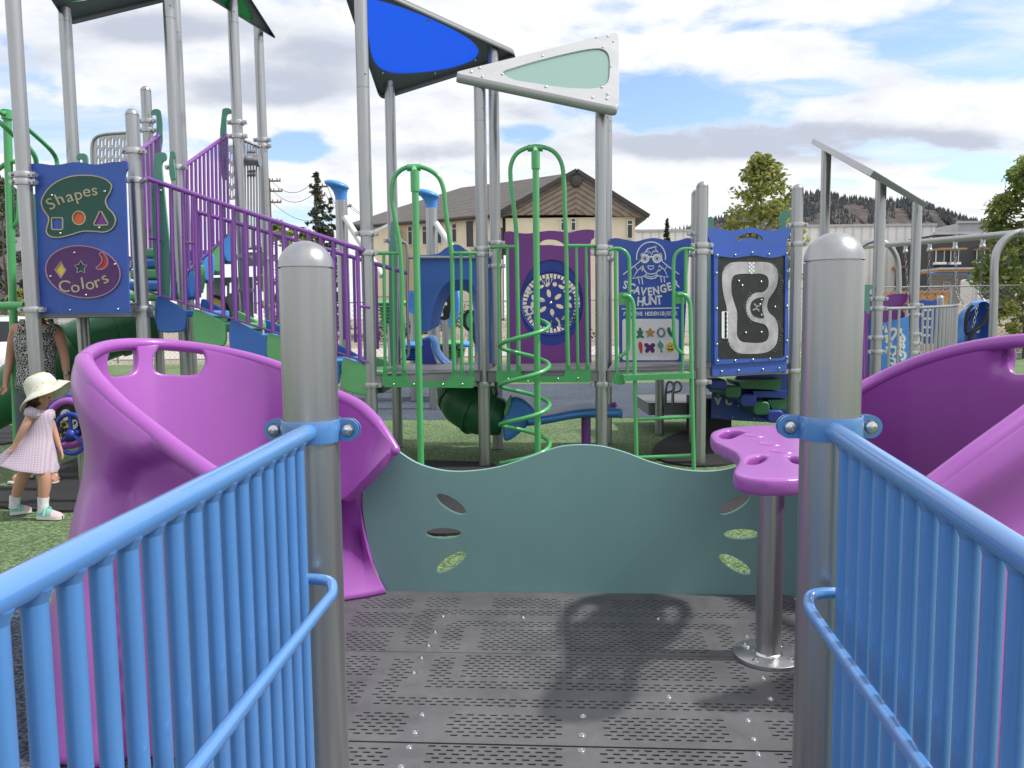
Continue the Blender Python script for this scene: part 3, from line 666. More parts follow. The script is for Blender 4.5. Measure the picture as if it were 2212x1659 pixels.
tri_roof('green_roof', GR, rnd_tri((981, 158), (1336, 233), (1336, 70), 14),
 [(1086, 157), (1110, 147), (1200, 122), (1280, 106), (1302, 107), (1314, 118), (1317, 150), (1312, 180), (1296, 190), (1240, 192), (1160, 182), (1104, 171)], M['glow_green'],
 'silver triangular roof with a pale green sheet facing the viewer', 0.085,
 [(1018, 158), (1036, 149), (1042, 168), (1085, 163), (1288, 83), (1313, 81), (1325, 92), (1319, 146), (1179, 190), (1300, 191), (1312, 206), (1280, 213), (1311, 216), (1172, 123), (1302, 104)])
L1 = plane3(at(60, -75, 6.9), at(143, 40, 7.9), at(420, -28, 8.6))
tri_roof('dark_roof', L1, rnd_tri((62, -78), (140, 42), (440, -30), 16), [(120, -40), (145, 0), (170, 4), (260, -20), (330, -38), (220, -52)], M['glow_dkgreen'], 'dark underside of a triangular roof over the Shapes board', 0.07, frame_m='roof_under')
L2 = plane3(at(400, -38, 7.9), at(510, -25, 8.6), at(588, 76, 9.8))
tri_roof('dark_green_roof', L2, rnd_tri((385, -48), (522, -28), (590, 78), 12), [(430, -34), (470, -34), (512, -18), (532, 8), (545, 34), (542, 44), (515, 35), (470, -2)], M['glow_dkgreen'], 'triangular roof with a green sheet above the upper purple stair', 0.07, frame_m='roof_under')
R3 = plane3(at(1757, 303, 9.6), at(1890, 384, 7.5), at(2006, 443, 9.3))
r3 = thing('grey_roof', 'grey triangular roof seen edge-on above the right-hand posts', 'roof panel', at(1757, 303, 9.6))
T_ = [at(1757, 299, 9.6), at(1888, 368, 7.5), at(2006, 440, 9.3)]; n3 = (T_[1] - T_[0]).cross(T_[2] - T_[0]).normalized(); n3 = n3 if n3.z > 0 else -n3
ct3 = (T_[0] + T_[1] + T_[2]) / 3
mb = MB(); mb.add(T_ + [p - n3 * .012 for p in T_], [(0, 1, 2), (5, 4, 3), (0, 3, 4, 1), (1, 4, 5, 2), (2, 5, 3, 0)]); mb.build('roof_frame', M['steel'], r3, smooth=0)
mb = MB(); U_ = [p + (ct3 - p) * .02 for p in T_]; mb.grid([[p - n3 * .002 for p in T_ + T_[:1]], [p - n3 * .06 for p in U_ + U_[:1]]]); e = mb.build('edge_flange', M['steel'], r3, smooth=0); sd = e.modifiers.new('s', 'SOLIDIFY'); sd.thickness = .012; sd.offset = 0
# ---- decks of the far platform
def deck_slab(label, corners, ztop, th=0.10, name='raised_deck'):
    """corners in plan (x, y), a grey slotted floor with a dark folded edge"""
    rt = thing(name, label, 'platform', V((corners[0][0], corners[0][1], 0)))
    mb = MB(); b = [V((x, y, ztop - .012)) for x, y in corners]; t = [V((x, y, ztop)) for x, y in corners]; mb.hexa(b, t); mb.build('floor', M['deck'], rt)
    mb = MB(); c = sum((V((x, y, 0)) for x, y in corners), V()) / 4
    cs = [V((x, y, 0)) + (c - V((x, y, 0))) * .02 for x, y in corners]
    for i in range(4):
        a, d = cs[i], cs[(i + 1) % 4]; n_ = V(((d - a).y, -(d - a).x, 0)).normalized() * .01
        mb.hexa([a + EZ * (ztop - th), d + EZ * (ztop - th), d + n_ + EZ * (ztop - th), a + n_ + EZ * (ztop - th)], [a + EZ * (ztop - .013), d + EZ * (ztop - .013), d + n_ + EZ * (ztop - .013), a + n_ + EZ * (ztop - .013)])
    mb.build('edge_skirt', M['steel_dark'], rt); return rt
XY = lambda p: (p.x, p.y)
zd1 = at(940, 806, 7.05).z; zd2 = at(1180, 806, 7.3).z
deck_slab('low grey deck behind the straight green fire-pole barrier', [XY(p1 + V((.03, -.03, 0))), XY(p2 + V((-.03, -.1, 0))), XY(p2b + V((-.03, .1, 0))), XY(p1b)], zd1)
deck_slab('low grey deck behind the spiral green climber', [XY(p2 + V((.04, -.06, 0))), XY(p3 + V((-.04, -.06, 0))), XY(p3b), XY(p2b)], zd1 - .01)
deck_slab('low grey deck behind the green ladder', [XY(p3 + V((.05, -.05, 0))), XY(p4 + V((-.05, -.05, 0))), XY(p4b), XY(p3b + V((.08, 0, 0)))], zd1 - .005)
q5 = at(1712, 790, 9.1)
deck_slab('low grey deck behind the racetrack board', [XY(p4 + V((.05, .02, 0))), XY(p5 + V((-.05, .0, 0))), XY(q5), XY(p4b)], zd1 - .0)
# ---- green barriers
PB1 = vplane(930, 700, 7.0); PB2 = vplane(1170, 700, 7.25)
def tb(mb, pl, pts, r, seg=10, n=0, c=0.0):
    P = sm(pts, n, False) if n else pts
    mb.tube([pl.pt(*pl.uv(u, v), c) for u, v in P], r, seg)
def flat_foot(mb, pl, u, v0, v1, w):
    q0 = pl.uv(u, v0); q1 = pl.uv(u, v1)
    mb.hexa([pl.pt(q1[0] - w, q1[1], .006), pl.pt(q1[0] + w, q1[1], .006), pl.pt(q1[0] + w, q1[1], -.006), pl.pt(q1[0] - w, q1[1], -.006)],
            [pl.pt(q0[0] - .017, q0[1], .012), pl.pt(q0[0] + .017, q0[1], .012), pl.pt(q0[0] + .017, q0[1], -.012), pl.pt(q0[0] - .017, q0[1], -.012)])
fb = thing('fire_pole_barrier', 'green arched barrier with straight fire pole under the blue roof', 'climber', PB1.hit(902, 990))
mb = MB(); tb(mb, PB1, [(810, 547), (867, 547)], .017); mb.build('top_rail', M['green'], fb)
mb = MB(); tb(mb, PB1, [(976, 547), (1030, 547)], .017); mb.build('top_rail', M['green'], fb)
mb = MB(); tb(mb, PB1, sm([(873, 800), (869, 690), (867, 570), (862, 520), (852, 465), (846, 415), (851, 385), (868, 366), (895, 359), (925, 366), (947, 382), (958, 408), (962, 450), (970, 510), (976, 550), (978, 640), (979, 720), (982, 800)], 4, False), .0205, 12); flat_foot(mb, PB1, 873, 795, 812, .028); flat_foot(mb, PB1, 982, 795, 812, .028); mb.build('arch', M['green'], fb)
for u, v0 in ((829, 547), (849, 547), (996, 547), (1016, 547)):
    mb = MB(); tb(mb, PB1, [(u, v0), (u + (3 if u < 900 else 2), 800)], .0145); flat_foot(mb, PB1, u + (3 if u < 900 else 2), 795, 812, .024); mb.build('baluster', M['green'], fb)
plate('base_plate', PB1, PB1.out([(826, 812), (880, 813), (882, 824), (968, 824), (970, 813), (1025, 814), (1025, 834), (1021, 838), (831, 836), (826, 832)]), M['green'], fb, (), .008, .008)
for u, v in ((851, 830), (894, 830), (957, 830), (999, 830)):
    b = MB(); q = PB1.uv(u, v); b.ball(PB1.pt(q[0], q[1], .01), .012, 8, 5); b.build('bolt', M['chrome'], fb)
FPp = PB1.hit(902, 700) + V((0, -.42, 0)); c_top = PB1.hit(894, 362)
mb = MB(); pt_ = at(896, 372, FPp.y); pbm = at(911, 990, FPp.y)
mb.tube([V((pt_.x, FPp.y, 0)), V((pt_.x, FPp.y, pt_.z))], .029, 12); mb.build('pole', M['green'], fb)
mb = MB(); mb.tube([V((pt_.x, FPp.y, pt_.z - .16)), V((pt_.x, FPp.y, pt_.z + .01))], .038, 12); mb.tube([V((pt_.x, FPp.y, pt_.z)), c_top + V((0, 0, .0))], .024, 10)
mb.tube([c_top + V((-.06, 0, 0)), c_top + V((.06, 0, 0))], .032, 12); mb.build('pole_joint', M['green'], fb)
sb = thing('spiral_climber', 'green arched barrier with pole wound by a spiral under the pale roof', 'climber', PB2.hit(1160, 975))
mb = MB(); tb(mb, PB2, [(1058, 534), (1114, 533)], .017); mb.build('top_rail', M['green'], sb)
mb = MB(); tb(mb, PB2, [(1224, 531), (1286, 531)], .017); mb.build('top_rail', M['green'], sb)
mb = MB(); tb(mb, PB2, sm([(1120, 790), (1119, 690), (1117, 590), (1115, 500), (1109, 440), (1103, 388), (1104, 355), (1118, 330), (1156, 316), (1194, 326), (1212, 350), (1218, 390), (1220, 450), (1223, 520), (1224, 600), (1225, 700), (1227, 790)], 4, False), .0205, 12); flat_foot(mb, PB2, 1120, 786, 802, .03); flat_foot(mb, PB2, 1227, 786, 802, .03); mb.build('arch', M['green'], sb)
for u in (1076, 1096, 1245, 1266):
    mb = MB(); tb(mb, PB2, [(u, 532), (u + 3, 790)], .0145); flat_foot(mb, PB2, u + 3, 786, 802, .024); mb.build('baluster', M['green'], sb)
plate('base_plate', PB2, PB2.out([(1072, 802), (1124, 801), (1128, 812), (1218, 813), (1221, 801), (1276, 800), (1276, 822), (1272, 826), (1075, 826), (1072, 822)]), M['green'], sb, (), .008, .008)
for u, v in ((1098, 818), (1140, 824), (1205, 818), (1248, 817)):
    b = MB(); q = PB2.uv(u, v); b.ball(PB2.pt(q[0], q[1], .01), .012, 8, 5); b.build('bolt', M['chrome'], sb)
SY = 6.85; st = at(1158, 330, SY); sx = at(1163, 800, SY).x
mb = MB(); mb.tube([V((sx - .01, SY, 0)), V((sx - .01, SY, st.z))], .029, 12); mb.build('pole', M['green'], sb)
ct = PB2.hit(1156, 320)
mb = MB(); mb.tube([V((sx - .01, SY, st.z - .14)), V((sx - .01, SY, st.z + .01))], .038, 12); mb.tube([V((sx - .01, SY, st.z)), ct], .024, 10); mb.tube([ct + V((-.07, 0, 0)), ct + V((.07, 0, 0))], .032, 12); mb.build('pole_joint', M['green'], sb)
hc = at(1133, 800, SY); rad = 54 / 1652 * SY; z0h, z1h = at(1133, 690, SY).z, 0.02; pitch = 86 / 1652 * SY; pts = []
a0 = math.acos(min(1, (sx - hc.x) / rad)); turns = (z0h - z1h) / pitch
for k in range(int(turns * 28) + 1):
    a = -2 * math.pi * k / 28 + a0; pts.append(V((hc.x + rad * math.cos(a), SY + 0.01 + rad * math.sin(a), z0h - pitch * k / 28)))
mb = MB(); mb.tube([V((sx - .01, SY, z0h + .03))] + pts, .0195, 10); mb.build('spiral', M['green'], sb)
# ---- green ladder
PLd = vplane(1410, 800, 6.95)
x6 = lambda x, y: (1209.6 + .2578 * x, 466.6 + .2578 * y)
X6 = lambda pts: [x6(*p) for p in pts]
ld = thing('green_ladder', 'green ladder with looped handrails in front of the scavenger board', 'climber', PLd.hit(1425, 1000))
for nm, pts in (('handrail', [(405, 288), (440, 275), (500, 275), (545, 298), (575, 345), (582, 420), (582, 700), (580, 1000), (578, 1090), (560, 1135), (530, 1160), (490, 1185)]),
                ('handrail', [(1125, 283), (1070, 275), (1010, 285), (968, 325), (953, 390), (952, 600), (953, 900), (958, 1020), (975, 1095), (1000, 1130), (1040, 1160)])):
    mb = MB(); tb(mb, PLd, X6(sm(pts, 4, False)), .0165, 10); mb.build(nm, M['green'], ld)
for pts in ([(465, 285), (468, 700), (475, 1300)], [(1055, 285), (1054, 640)]):
    mb = MB(); tb(mb, PLd, X6(pts), .017, 10); mb.build('upright', M['green'], ld)
for pts in ([(520, 672), (550, 668), (585, 690), (605, 740), (609, 800), (612, 1300), (620, 2200)], [(975, 662), (1010, 658), (1050, 680), (1074, 730), (1079, 800), (1082, 1300), (1088, 2200)]):
    P_ = sm(pts[:5], 4, False) + pts[5:]
    mb = MB(); q = [PLd.pt(*PLd.uv(*x6(*p)), .06 + .10 * max(0, (p[1] - 700) / 1500)) for p in P_]; q[-1].z = 0.0; mb.tube(q, .0185, 10); mb.build('stringer', M['green'], ld)
for pts in ([(562, 690), (566, 1320)], [(1026, 680), (1028, 1310)]):
    mb = MB(); tb(mb, PLd, X6(pts), .012, 8); mb.build('upright', M['green'], ld)
for pts in ([(490, 640), (585, 640), (575, 745), (490, 745)], [(965, 632), (1050, 632), (1050, 735), (970, 735)]):
    plate('gusset', PLd, PLd.out(X6(pts)), M['green'], ld, (), .008, .0)
plate('hinge_plate', PLd, PLd.out(X6(sm([(480, 1300), (500, 1310), (535, 1370), (542, 1400), (520, 1412), (450, 1405), (438, 1380), (455, 1330)], 3))), M['green'], ld, (), .012, .02)
mb = MB(); a = PLd.hit(*x6(515, 1325)); b = PLd.hit(*x6(1075, 1305)); mb.hexa([a + V((0, -.16, -.05)), b + V((0, -.16, -.05)), b + V((0, .05, -.05)), a + V((0, .05, -.05))], [a + V((0, -.16, .0)), b + V((0, -.16, .0)), b + V((0, .05, .0)), a + V((0, .05, 0))]); mb.build('top_step', M['green'], ld)
for y0, y1 in ((1690, 1665), (2005, 1985), (2330, 2310)):
    mb = MB(); q = [PLd.pt(*PLd.uv(*x6(616, y0)), .12), PLd.pt(*PLd.uv(*x6(1084, y1)), .12)]; mb.tube(q, .0165, 10); mb.build('rung', M['green'], ld)
# ---- scavenger board
PS = vplane(1405, 650, 8.55)
scv = thing('scavenger_board', 'blue scavenger hunt game board behind the green ladder', 'game board', PS.hit(1405, 790))
so_ = sm(X6([(418, 192), (470, 184), (560, 200), (640, 212), (720, 192), (790, 184), (860, 195), (940, 212), (1010, 200), (1060, 184)]), 4, False) + X6([(1098, 186), (1104, 200), (1104, 250), (1090, 268), (1082, 290), (1030, 1245), (498, 1262), (490, 300), (478, 285), (418, 252)])
plate('board', PS, PS.out(so_), M['panel_blue'], scv, (), .02)
z7 = lambda x, y: (1313.3 + .18224 * x, 501.1 + .18224 * y)          # zoom used to read this board
def draw(nm, pts, w, m, pl=PS, par=None, closed=False, f=z7, off=.003):
    mb = ribbon(pl, [pl.uv(*f(*p)) for p in pts], w, off, .003, closed); return mb.build(nm, m, par, smooth=0)
lines = []
face = [([(335, 330)] + [(510 + 172 * math.cos(R(a)), 300 - 182 * math.sin(R(a))) for a in range(190, -11, -10)], .012),
 ([(435, 245), (470, 200), (575, 172), (560, 205), (600, 238), (540, 225), (515, 270), (495, 235), (470, 262), (478, 225), (425, 250)], .012),
 ([(415, 395), (420, 440), (460, 490), (515, 500), (570, 488), (605, 440), (610, 390)], .012),
 ([(470, 402), (545, 402), (535, 432), (508, 446), (480, 432), (470, 402)], .010),
 ([(395, 262), (378, 350), (312, 402), (350, 460), (410, 402)], .012), ([(630, 262), (642, 350), (705, 402), (670, 450), (612, 398)], .012),
 ([(312, 402), (180, 505)], .012), ([(705, 402), (842, 502)], .012),
 ([(350, 460), (290, 552), (430, 525), (460, 490)], .012), ([(670, 450), (712, 535), (590, 520), (570, 488)], .012),
 ([(385, 425), (405, 472), (412, 400)], .011), ([(640, 425), (610, 470), (600, 400)], .011),
 ([(432, 525), (460, 545), (515, 555), (560, 545), (582, 522)], .012), ([(440, 512), (515, 535), (572, 510)], .010),
 ([(355, 525), (375, 618)], .011), ([(395, 525), (412, 622)], .011), ([(622, 525), (635, 600)], .011), ([(662, 525), (672, 598)], .011),
 ([(388, 262), (420, 255)], .011), ([(605, 255), (632, 262)], .011)]
mb = MB()
for p, wd in face:
    r_ = ribbon(PS, [PS.uv(*z7(*q)) for q in p], wd, .004, .003); mb.add(r_.v, r_.f)
for cx in (435, 580):
    for rr, wd in ((44, .022), (22, .009)):
        r_ = ribbon(PS, [PS.uv(*z7(*q)) for q in ell(cx, 315, rr, rr, 20)], wd, .004, .003, True); mb.add(r_.v, r_.f)
r_ = ribbon(PS, [PS.uv(*z7(*q)) for q in [(475, 295), (540, 295)]], .02, .005, .003); mb.add(r_.v, r_.f)
r_ = ribbon(PS, [PS.uv(*z7(*q)) for q in [(160, 912), (840, 900)]], .012, .004, .003); mb.add(r_.v, r_.f)
mb.build('line_drawing', M['white'], scv, smooth=0)
def word(s, pos, size, pl, f, off, bold, sx=.8, jit=.0):
    return arc_text(pl, s, [(*pl.uv(*f(x, y)), R(-rt)) for x, y, rt in pos], size, off, bold, sx, jit)
t1 = word('SCAVENGER', [(205, 632, 12), (280, 662, 16), (345, 695, 12), (420, 712, 7), (495, 712, -4), (570, 700, -8), (655, 678, -12), (725, 655, -14), (805, 622, -16)], .122, PS, z7, .004, .004, .82)
t2 = word('HUNT', [(385, 830, 4), (462, 822, 0), (535, 815, 0), (607, 812, -4)], .138, PS, z7, .004, .004, .8)
finish(join([t1, t2]), 'lettering', M['white'], scv)
st_ = 'FIND THE HIDDEN OBJECTS'; xs = [185, 205, 228, 258, 290, 332, 358, 388, 415, 444, 462, 485, 516, 545, 574, 596, 620, 648, 678, 705, 735, 765, 800]
finish(word(st_.replace(' ', '.').replace('.', ' '), [(x + 12, 975 - 10 * (x - 200) / 600, 1) for x in xs], .066, PS, z7, .004, .0035, .75) if False else join([word(c, [(x + 10, 975 - 8 * (x - 200) / 600, rnd.uniform(-5, 5))], .062, PS, z7, .004, .0016, .72) for c, x in zip(st_, xs) if c != ' ']), 'lettering', M['white'], scv)
pic = plate('picture_sheet', PS, [PS.uv(*z7(*p)) for p in rrect(170, 1030, 838, 1520, 28)], M['white'], scv, (), .006, .005)
def sticker(nm, pts, m, closed_smooth=True, off=.0085):
    pts = sm(pts, 4) if closed_smooth else pts
    return plate(nm, PS, [PS.uv(*z7(*p)) for p in pts], M[m], pic, (), .004, off)
def star(cx, cy, r, k=.5, n=5, a0=-90):
    return [(cx + (r if i % 2 == 0 else r * k) * math.cos(R(a0 + 180 * i / n)), cy + (r if i % 2 == 0 else r * k) * math.sin(R(a0 + 180 * i / n))) for i in range(2 * n)]
sticker('frog_sticker', [(380, 1132), (396, 1148), (400, 1180), (418, 1165), (412, 1200), (402, 1215), (428, 1250), (400, 1258), (380, 1245), (360, 1258), (333, 1250), (358, 1215), (348, 1200), (342, 1165), (360, 1180), (364, 1148)], 'deep_green')
sticker('starfish_sticker', star(500, 1196, 66, .55), 'brown', False)
fl_ = [(630 + (54 if i % 2 else 34) * math.cos(R(15 * i)) * .95, 1192 + (62 if i % 2 else 40) * math.sin(R(15 * i))) for i in range(24)]
m_ = ribbon(PS, [PS.uv(*z7(*p)) for p in fl_], .012, .0085, .003, True); m_.build('flower_sticker', M['board_black'], pic, smooth=0)
sticker('pickle_sticker', [(715, 1126), (735, 1140), (745, 1175), (770, 1210), (775, 1240), (755, 1245), (720, 1215), (702, 1170), (702, 1140)], 'deep_green')
sticker('carrot_sticker', [(372, 1300), (385, 1302), (402, 1320), (408, 1390), (400, 1438), (388, 1438), (372, 1400), (360, 1330)], 'red')
sticker('butterfly_sticker', [(492, 1340), (520, 1318), (550, 1322), (558, 1345), (540, 1375), (552, 1400), (545, 1428), (520, 1432), (495, 1405), (470, 1432), (445, 1428), (440, 1400), (452, 1375), (428, 1345), (435, 1322), (465, 1318)], 'sign_purple')
sticker('fish_sticker', [(610, 1285), (630, 1305), (655, 1330), (650, 1375), (635, 1385), (648, 1425), (622, 1425), (620, 1390), (598, 1370), (585, 1330), (598, 1315)], 'mint')
sticker('smiley_sticker', ell(738, 1362, 56, 60), 'yellow', False)
m_ = MB()
for p in ([(705, 1385), (720, 1395), (740, 1388), (760, 1398), (772, 1382)], [(720, 1345), (720, 1362)], [(752, 1345), (752, 1362)]):
    r_ = ribbon(PS, [PS.uv(*z7(*q)) for q in p], .012, .0105, .002); m_.add(r_.v, r_.f)
m_.build('smiley_mark', M['board_black'], pic, smooth=0)
sticker('leaf_sticker', [(300, 1340), (318, 1335), (330, 1360), (325, 1400), (300, 1420)], 'step_green'); sticker('pear_sticker', [(296, 1150), (312, 1158), (320, 1190), (310, 1235), (290, 1240)], 'deep_green')
# ---- racetrack board
PRk = Plane(at(1537, 700, 7.42), V((at(1708, 700, 7.85) - at(1537, 700, 7.42)).x, ) if False else (at(1708, 700, 7.85) - at(1537, 700, 7.42)) * V((1, 1, 0)).length if False else V(((at(1708, 700, 7.85) - at(1537, 700, 7.42)).x, (at(1708, 700, 7.85) - at(1537, 700, 7.42)).y, 0)), (0, 0, 1))
rk = thing('racetrack_board', 'blue board with black racetrack maze between two dome-capped posts', 'game board', PRk.hit(1620, 805))
ro = sm(X6([(1238, 112), (1320, 100), (1400, 118), (1460, 122), (1560, 100), (1620, 96), (1700, 116), (1790, 120), (1860, 104), (1920, 98)]), 4, False) + X6([(1930, 110), (1928, 165), (1898, 215), (1900, 300), (1900, 1300), (1278, 1340), (1275, 300), (1268, 240), (1240, 165)])
hd = sm(X6([(1478, 196), (1500, 172), (1550, 150), (1605, 142), (1660, 154), (1695, 180), (1698, 202), (1640, 190), (1590, 182), (1530, 192), (1490, 210)]), 4)
plate('back_board', PRk, PRk.out(ro), M['panel_blue'], rk, [PRk.out(hd)], .022)
fo = X6([(1280, 308)]) + sm(X6([(1290, 296), (1380, 308), (1460, 318), (1540, 300), (1600, 290), (1680, 305), (1760, 318), (1850, 292), (1902, 288)]), 4, False) + X6([(1902, 1205), (1286, 1245)])
fi = X6([(1312, 345)]) + sm(X6([(1330, 338), (1440, 352), (1540, 340), (1620, 332), (1720, 350), (1800, 348), (1865, 330)]), 4, False) + X6([(1876, 340), (1872, 1170), (1850, 1190), (1330, 1202), (1312, 1180)])
plate('raised_frame', PRk, PRk.out(fo), M['panel_blue'], rk, [PRk.out(fi)], .02, .02)
bb = plate('maze_board', PRk, PRk.out(fi), M['board_black'], rk, (), .008, .009)
tro = sm(X6([(1360, 640), (1352, 500), (1370, 440), (1410, 400), (1470, 386), (1600, 386), (1700, 386), (1760, 398), (1805, 440), (1820, 500), (1810, 580), (1780, 640), (1740, 700), (1728, 760), (1745, 810), (1790, 850), (1818, 920), (1818, 1010), (1800, 1080), (1750, 1130), (1680, 1150), (1560, 1155), (1500, 1150), (1440, 1120), (1410, 1070), (1398, 980), (1398, 860), (1390, 770)]), 3)
tri_ = sm(X6([(1430, 640), (1432, 540), (1450, 500), (1500, 486), (1600, 484), (1690, 486), (1730, 510), (1742, 560), (1728, 610), (1690, 640), (1640, 642), (1590, 670), (1560, 715), (1552, 770), (1565, 830), (1600, 875), (1660, 895), (1710, 910), (1738, 950), (1742, 1000), (1728, 1040), (1690, 1060), (1560, 1060), (1510, 1050), (1480, 1010), (1475, 940), (1475, 800), (1450, 720)]), 3)
M['track'] = mat('scuffed_clear_track', (0.40, 0.38, 0.41), 0.25, 0.0, 0.25, 6)
plate('track', PRk, PRk.out(tro), M['track'], bb, [PRk.out(tri_)], .004, .013)
pk = sm(X6([(1700, 685), (1640, 690), (1600, 720), (1588, 770), (1605, 825), (1645, 850), (1700, 852), (1688, 800), (1684, 740)]), 4)
plate('emblem_plaque', PRk, PRk.out(pk), M['board_black'], bb, (), .004, .0165)
mb = MB()
for i, (a, b_, n_) in enumerate((((1358, 440), (1412, 398), 5), ((1775, 405), (1850, 540), 9), ((1845, 540), (1818, 650), 6), ((1585, 650), (1535, 740), 6), ((1535, 760), (1580, 890), 7), ((1812, 880), (1845, 960), 5), ((1840, 1000), (1780, 1130), 7), ((1398, 1060), (1470, 1150), 6))):
    for k in range(n_):
        t = k / max(1, n_ - 1)
        for dx in (0, 16): mb.ball(PRk.pt(*PRk.uv(*x6(a[0] + (b_[0] - a[0]) * t + dx, a[1] + (b_[1] - a[1]) * t + dx * .4)), .010), .007, 6, 4)
mb.build('grey_studs', M['steel_dark'], bb)
cs_ = plate('car_sticker', PRk, PRk.out([x6(*p) for p in rrect(1348, 798, 1400, 1026, 12)]), M['white'], bb, (), .004, .0145)
mb = MB()
for cy in (840, 912, 985):
    for dy, w_ in ((-18, 15), (0, 9), (18, 15)): mb.ball(PRk.pt(*PRk.uv(*x6(1376, cy + dy)), .016), (w_ / 1652 * 7.4 * .26, .003, .026), 8, 6)
mb.build('car_marks', M['board_black'], cs_)
mb = MB()                                                   # chequered finish strip
for i in range(3):
    for j in range(6):
        if (i + j) % 2 == 0: mb.box(PRk.pt(*PRk.uv(*x6(1580 + 16 * i, 396 + 16 * j)), .015), (.022, .003, .022), PRk.x, PRk.n, PRk.y)
mb.build('finish_strip', M['white'], bb)
mb = MB()
for p in ([(1615, 735), (1635, 755), (1660, 752), (1668, 745)], [(1605, 788), (1630, 778), (1655, 785), (1655, 800)], [(1640, 750), (1636, 780)]):
    r_ = ribbon(PRk, [PRk.uv(*x6(*q)) for q in p], .016, .019, .002); mb.add(r_.v, r_.f)
mb.ball(PRk.pt(*PRk.uv(*x6(1664, 742)), .018), .014, 8, 5); mb.build('leaping_figure_emblem', M['steel'], bb, smooth=0)
for x, y in [(1305, 330), (1456, 328), (1598, 308), (1738, 322), (1886, 316), (1298, 478), (1302, 776), (1302, 1075), (1308, 1213), (1455, 1210), (1603, 1203), (1745, 1195), (1887, 1182), (1888, 1045), (1889, 755), (1891, 463), (1354, 1303), (1494, 1295), (1698, 1284), (1833, 1275)]:
    b = MB(); b.ball(PRk.pt(*PRk.uv(*x6(x, y)), .022 if y < 1250 else .003), .013, 8, 5); b.build('bolt', M['chrome'], rk)
for x, y in [(1491, 545), (1678, 552), (1520, 583), (1794, 762), (1548, 977), (1680, 974), (1680, 703), (1680, 830)]:
    b = MB(); b.ball(PRk.pt(*PRk.uv(*x6(x, y)), .012), .013, 8, 5); b.build('bolt', M['chrome'], bb)
# ---- purple board with blue gear window
PG_ = vplane(1190, 650, 8.6)
x5 = lambda x, y: (1105.9 + .19 * x, 483.8 + .1901 * y); X5 = lambda p: [x5(*q) for q in p]
gb = thing('gear_board', 'purple board with blue oval window of cut-out gears behind the spiral climber', 'game board', PG_.hit(1185, 793))
go = sm(X5([(-90, 95), (-40, 82), (80, 102), (180, 108), (300, 92), (430, 76), (540, 84), (650, 98), (760, 72), (850, 62), (928, 68)]), 4, False) + X5([(940, 80), (938, 160), (905, 180), (892, 230), (905, 1630), (-60, 1630), (-60, 250), (-75, 190), (-92, 160)])
ghole = sm(X5([(315, 235), (330, 205), (380, 180), (440, 175), (510, 185), (570, 215), (600, 245), (520, 248), (440, 238), (370, 240)]), 4)
plate('board', PG_, PG_.out(go), M['board_purple'], gb, [PG_.out(ghole), PG_.out(ell(*x5(450, 895), 360 * .19, 492 * .19, 40))], .025)
disc_h = []
for k in range(6):
    a = R(60 * k + 20); c = x5(440 + 112 * math.cos(a), 898 + 112 * math.sin(a)); disc_h.append(ell(c[0], c[1], 46 * .19, 24 * .19, 12, a))
def gear(cx, cy, r, n, dep, sq=1.0): return [x5(cx + (r + (dep if i % 4 < 2 else 0)) * math.cos(2 * math.pi * i / (4 * n)), cy + sq * (r + (dep if i % 4 < 2 else 0)) * math.sin(2 * math.pi * i / (4 * n))) for i in range(4 * n)]
rr_ = random.Random(3)
for k in range(44):                                         # gear teeth cut round the rim
    a = 2 * math.pi * k / 44; ca, sa = math.cos(a), math.sin(a); r0, r1 = 268 + rr_.uniform(-10, 18), 330; w0, w1 = 13, 17
    disc_h.append([x5(448 + r * ca - w * sa, 900 + 1.03 * (r * sa + w * ca)) for r, w in ((r0, -w0), (r1, -w1), (r1 - 6, 0), (r1, w1), (r0, w0))])
for k in range(17):
    a = 2 * math.pi * k / 17 + .1; cx, cy = 448 + 214 * math.cos(a), 900 + 1.03 * 214 * math.sin(a); s_ = rr_.uniform(27, 33)
    if k % 3 == 0: disc_h.append([x5(*q) for q in ell(cx, cy, s_ * 1.15, s_ * .6, 12, a + 1.0)])
    elif k % 3 == 1: disc_h.append([x5(cx + s_ * (1 if i % 2 else .6) * math.cos(2 * math.pi * i / 14), cy + s_ * (1 if i % 2 else .6) * math.sin(2 * math.pi * i / 14)) for i in range(14)])
    else: disc_h.append([x5(*q) for q in ell(cx, cy, s_ * .62, s_ * 1.15, 12, a)])
disc_h = [PG_.out(h) for h in disc_h]
gd = plate('gear_window', PG_, PG_.out(ell(*x5(450, 895), 366 * .19, 498 * .19, 44)), M['navy'], gb, disc_h, .02, -.022)
mb = MB(); mb.tube([PG_.pt(*PG_.uv(*q), -.02) for q in ell(*x5(448, 900), 352 * .19, 362 * .19, 44)], .012, 8, True); mb.build('ring_bead', M['navy'], gb)
b = MB(); b.ball(PG_.pt(*PG_.uv(*x5(440, 898)), -.02), .022, 10, 6); b.build('hub_bolt', M['chrome'], gd)
mb = MB()
for p in ([(220, 985), (225, 960), (205, 940), (175, 955), (162, 985), (175, 1020), (205, 1030), (232, 1010)], [(345, 640), (370, 690), (380, 600), (410, 710), (425, 600), (440, 690), (455, 620)], [(590, 720), (640, 690), (690, 720), (670, 765), (620, 780)], [(500, 1065), (535, 1110), (545, 1180), (590, 1195)], [(170, 740), (175, 800), (235, 770), (185, 745)]):
    r_ = ribbon(PG_, [PG_.uv(*x5(*q)) for q in p], .022, -.017, .004); mb.add(r_.v, r_.f)
mb.build('engraved_marking', M['white'], gd, smooth=0)
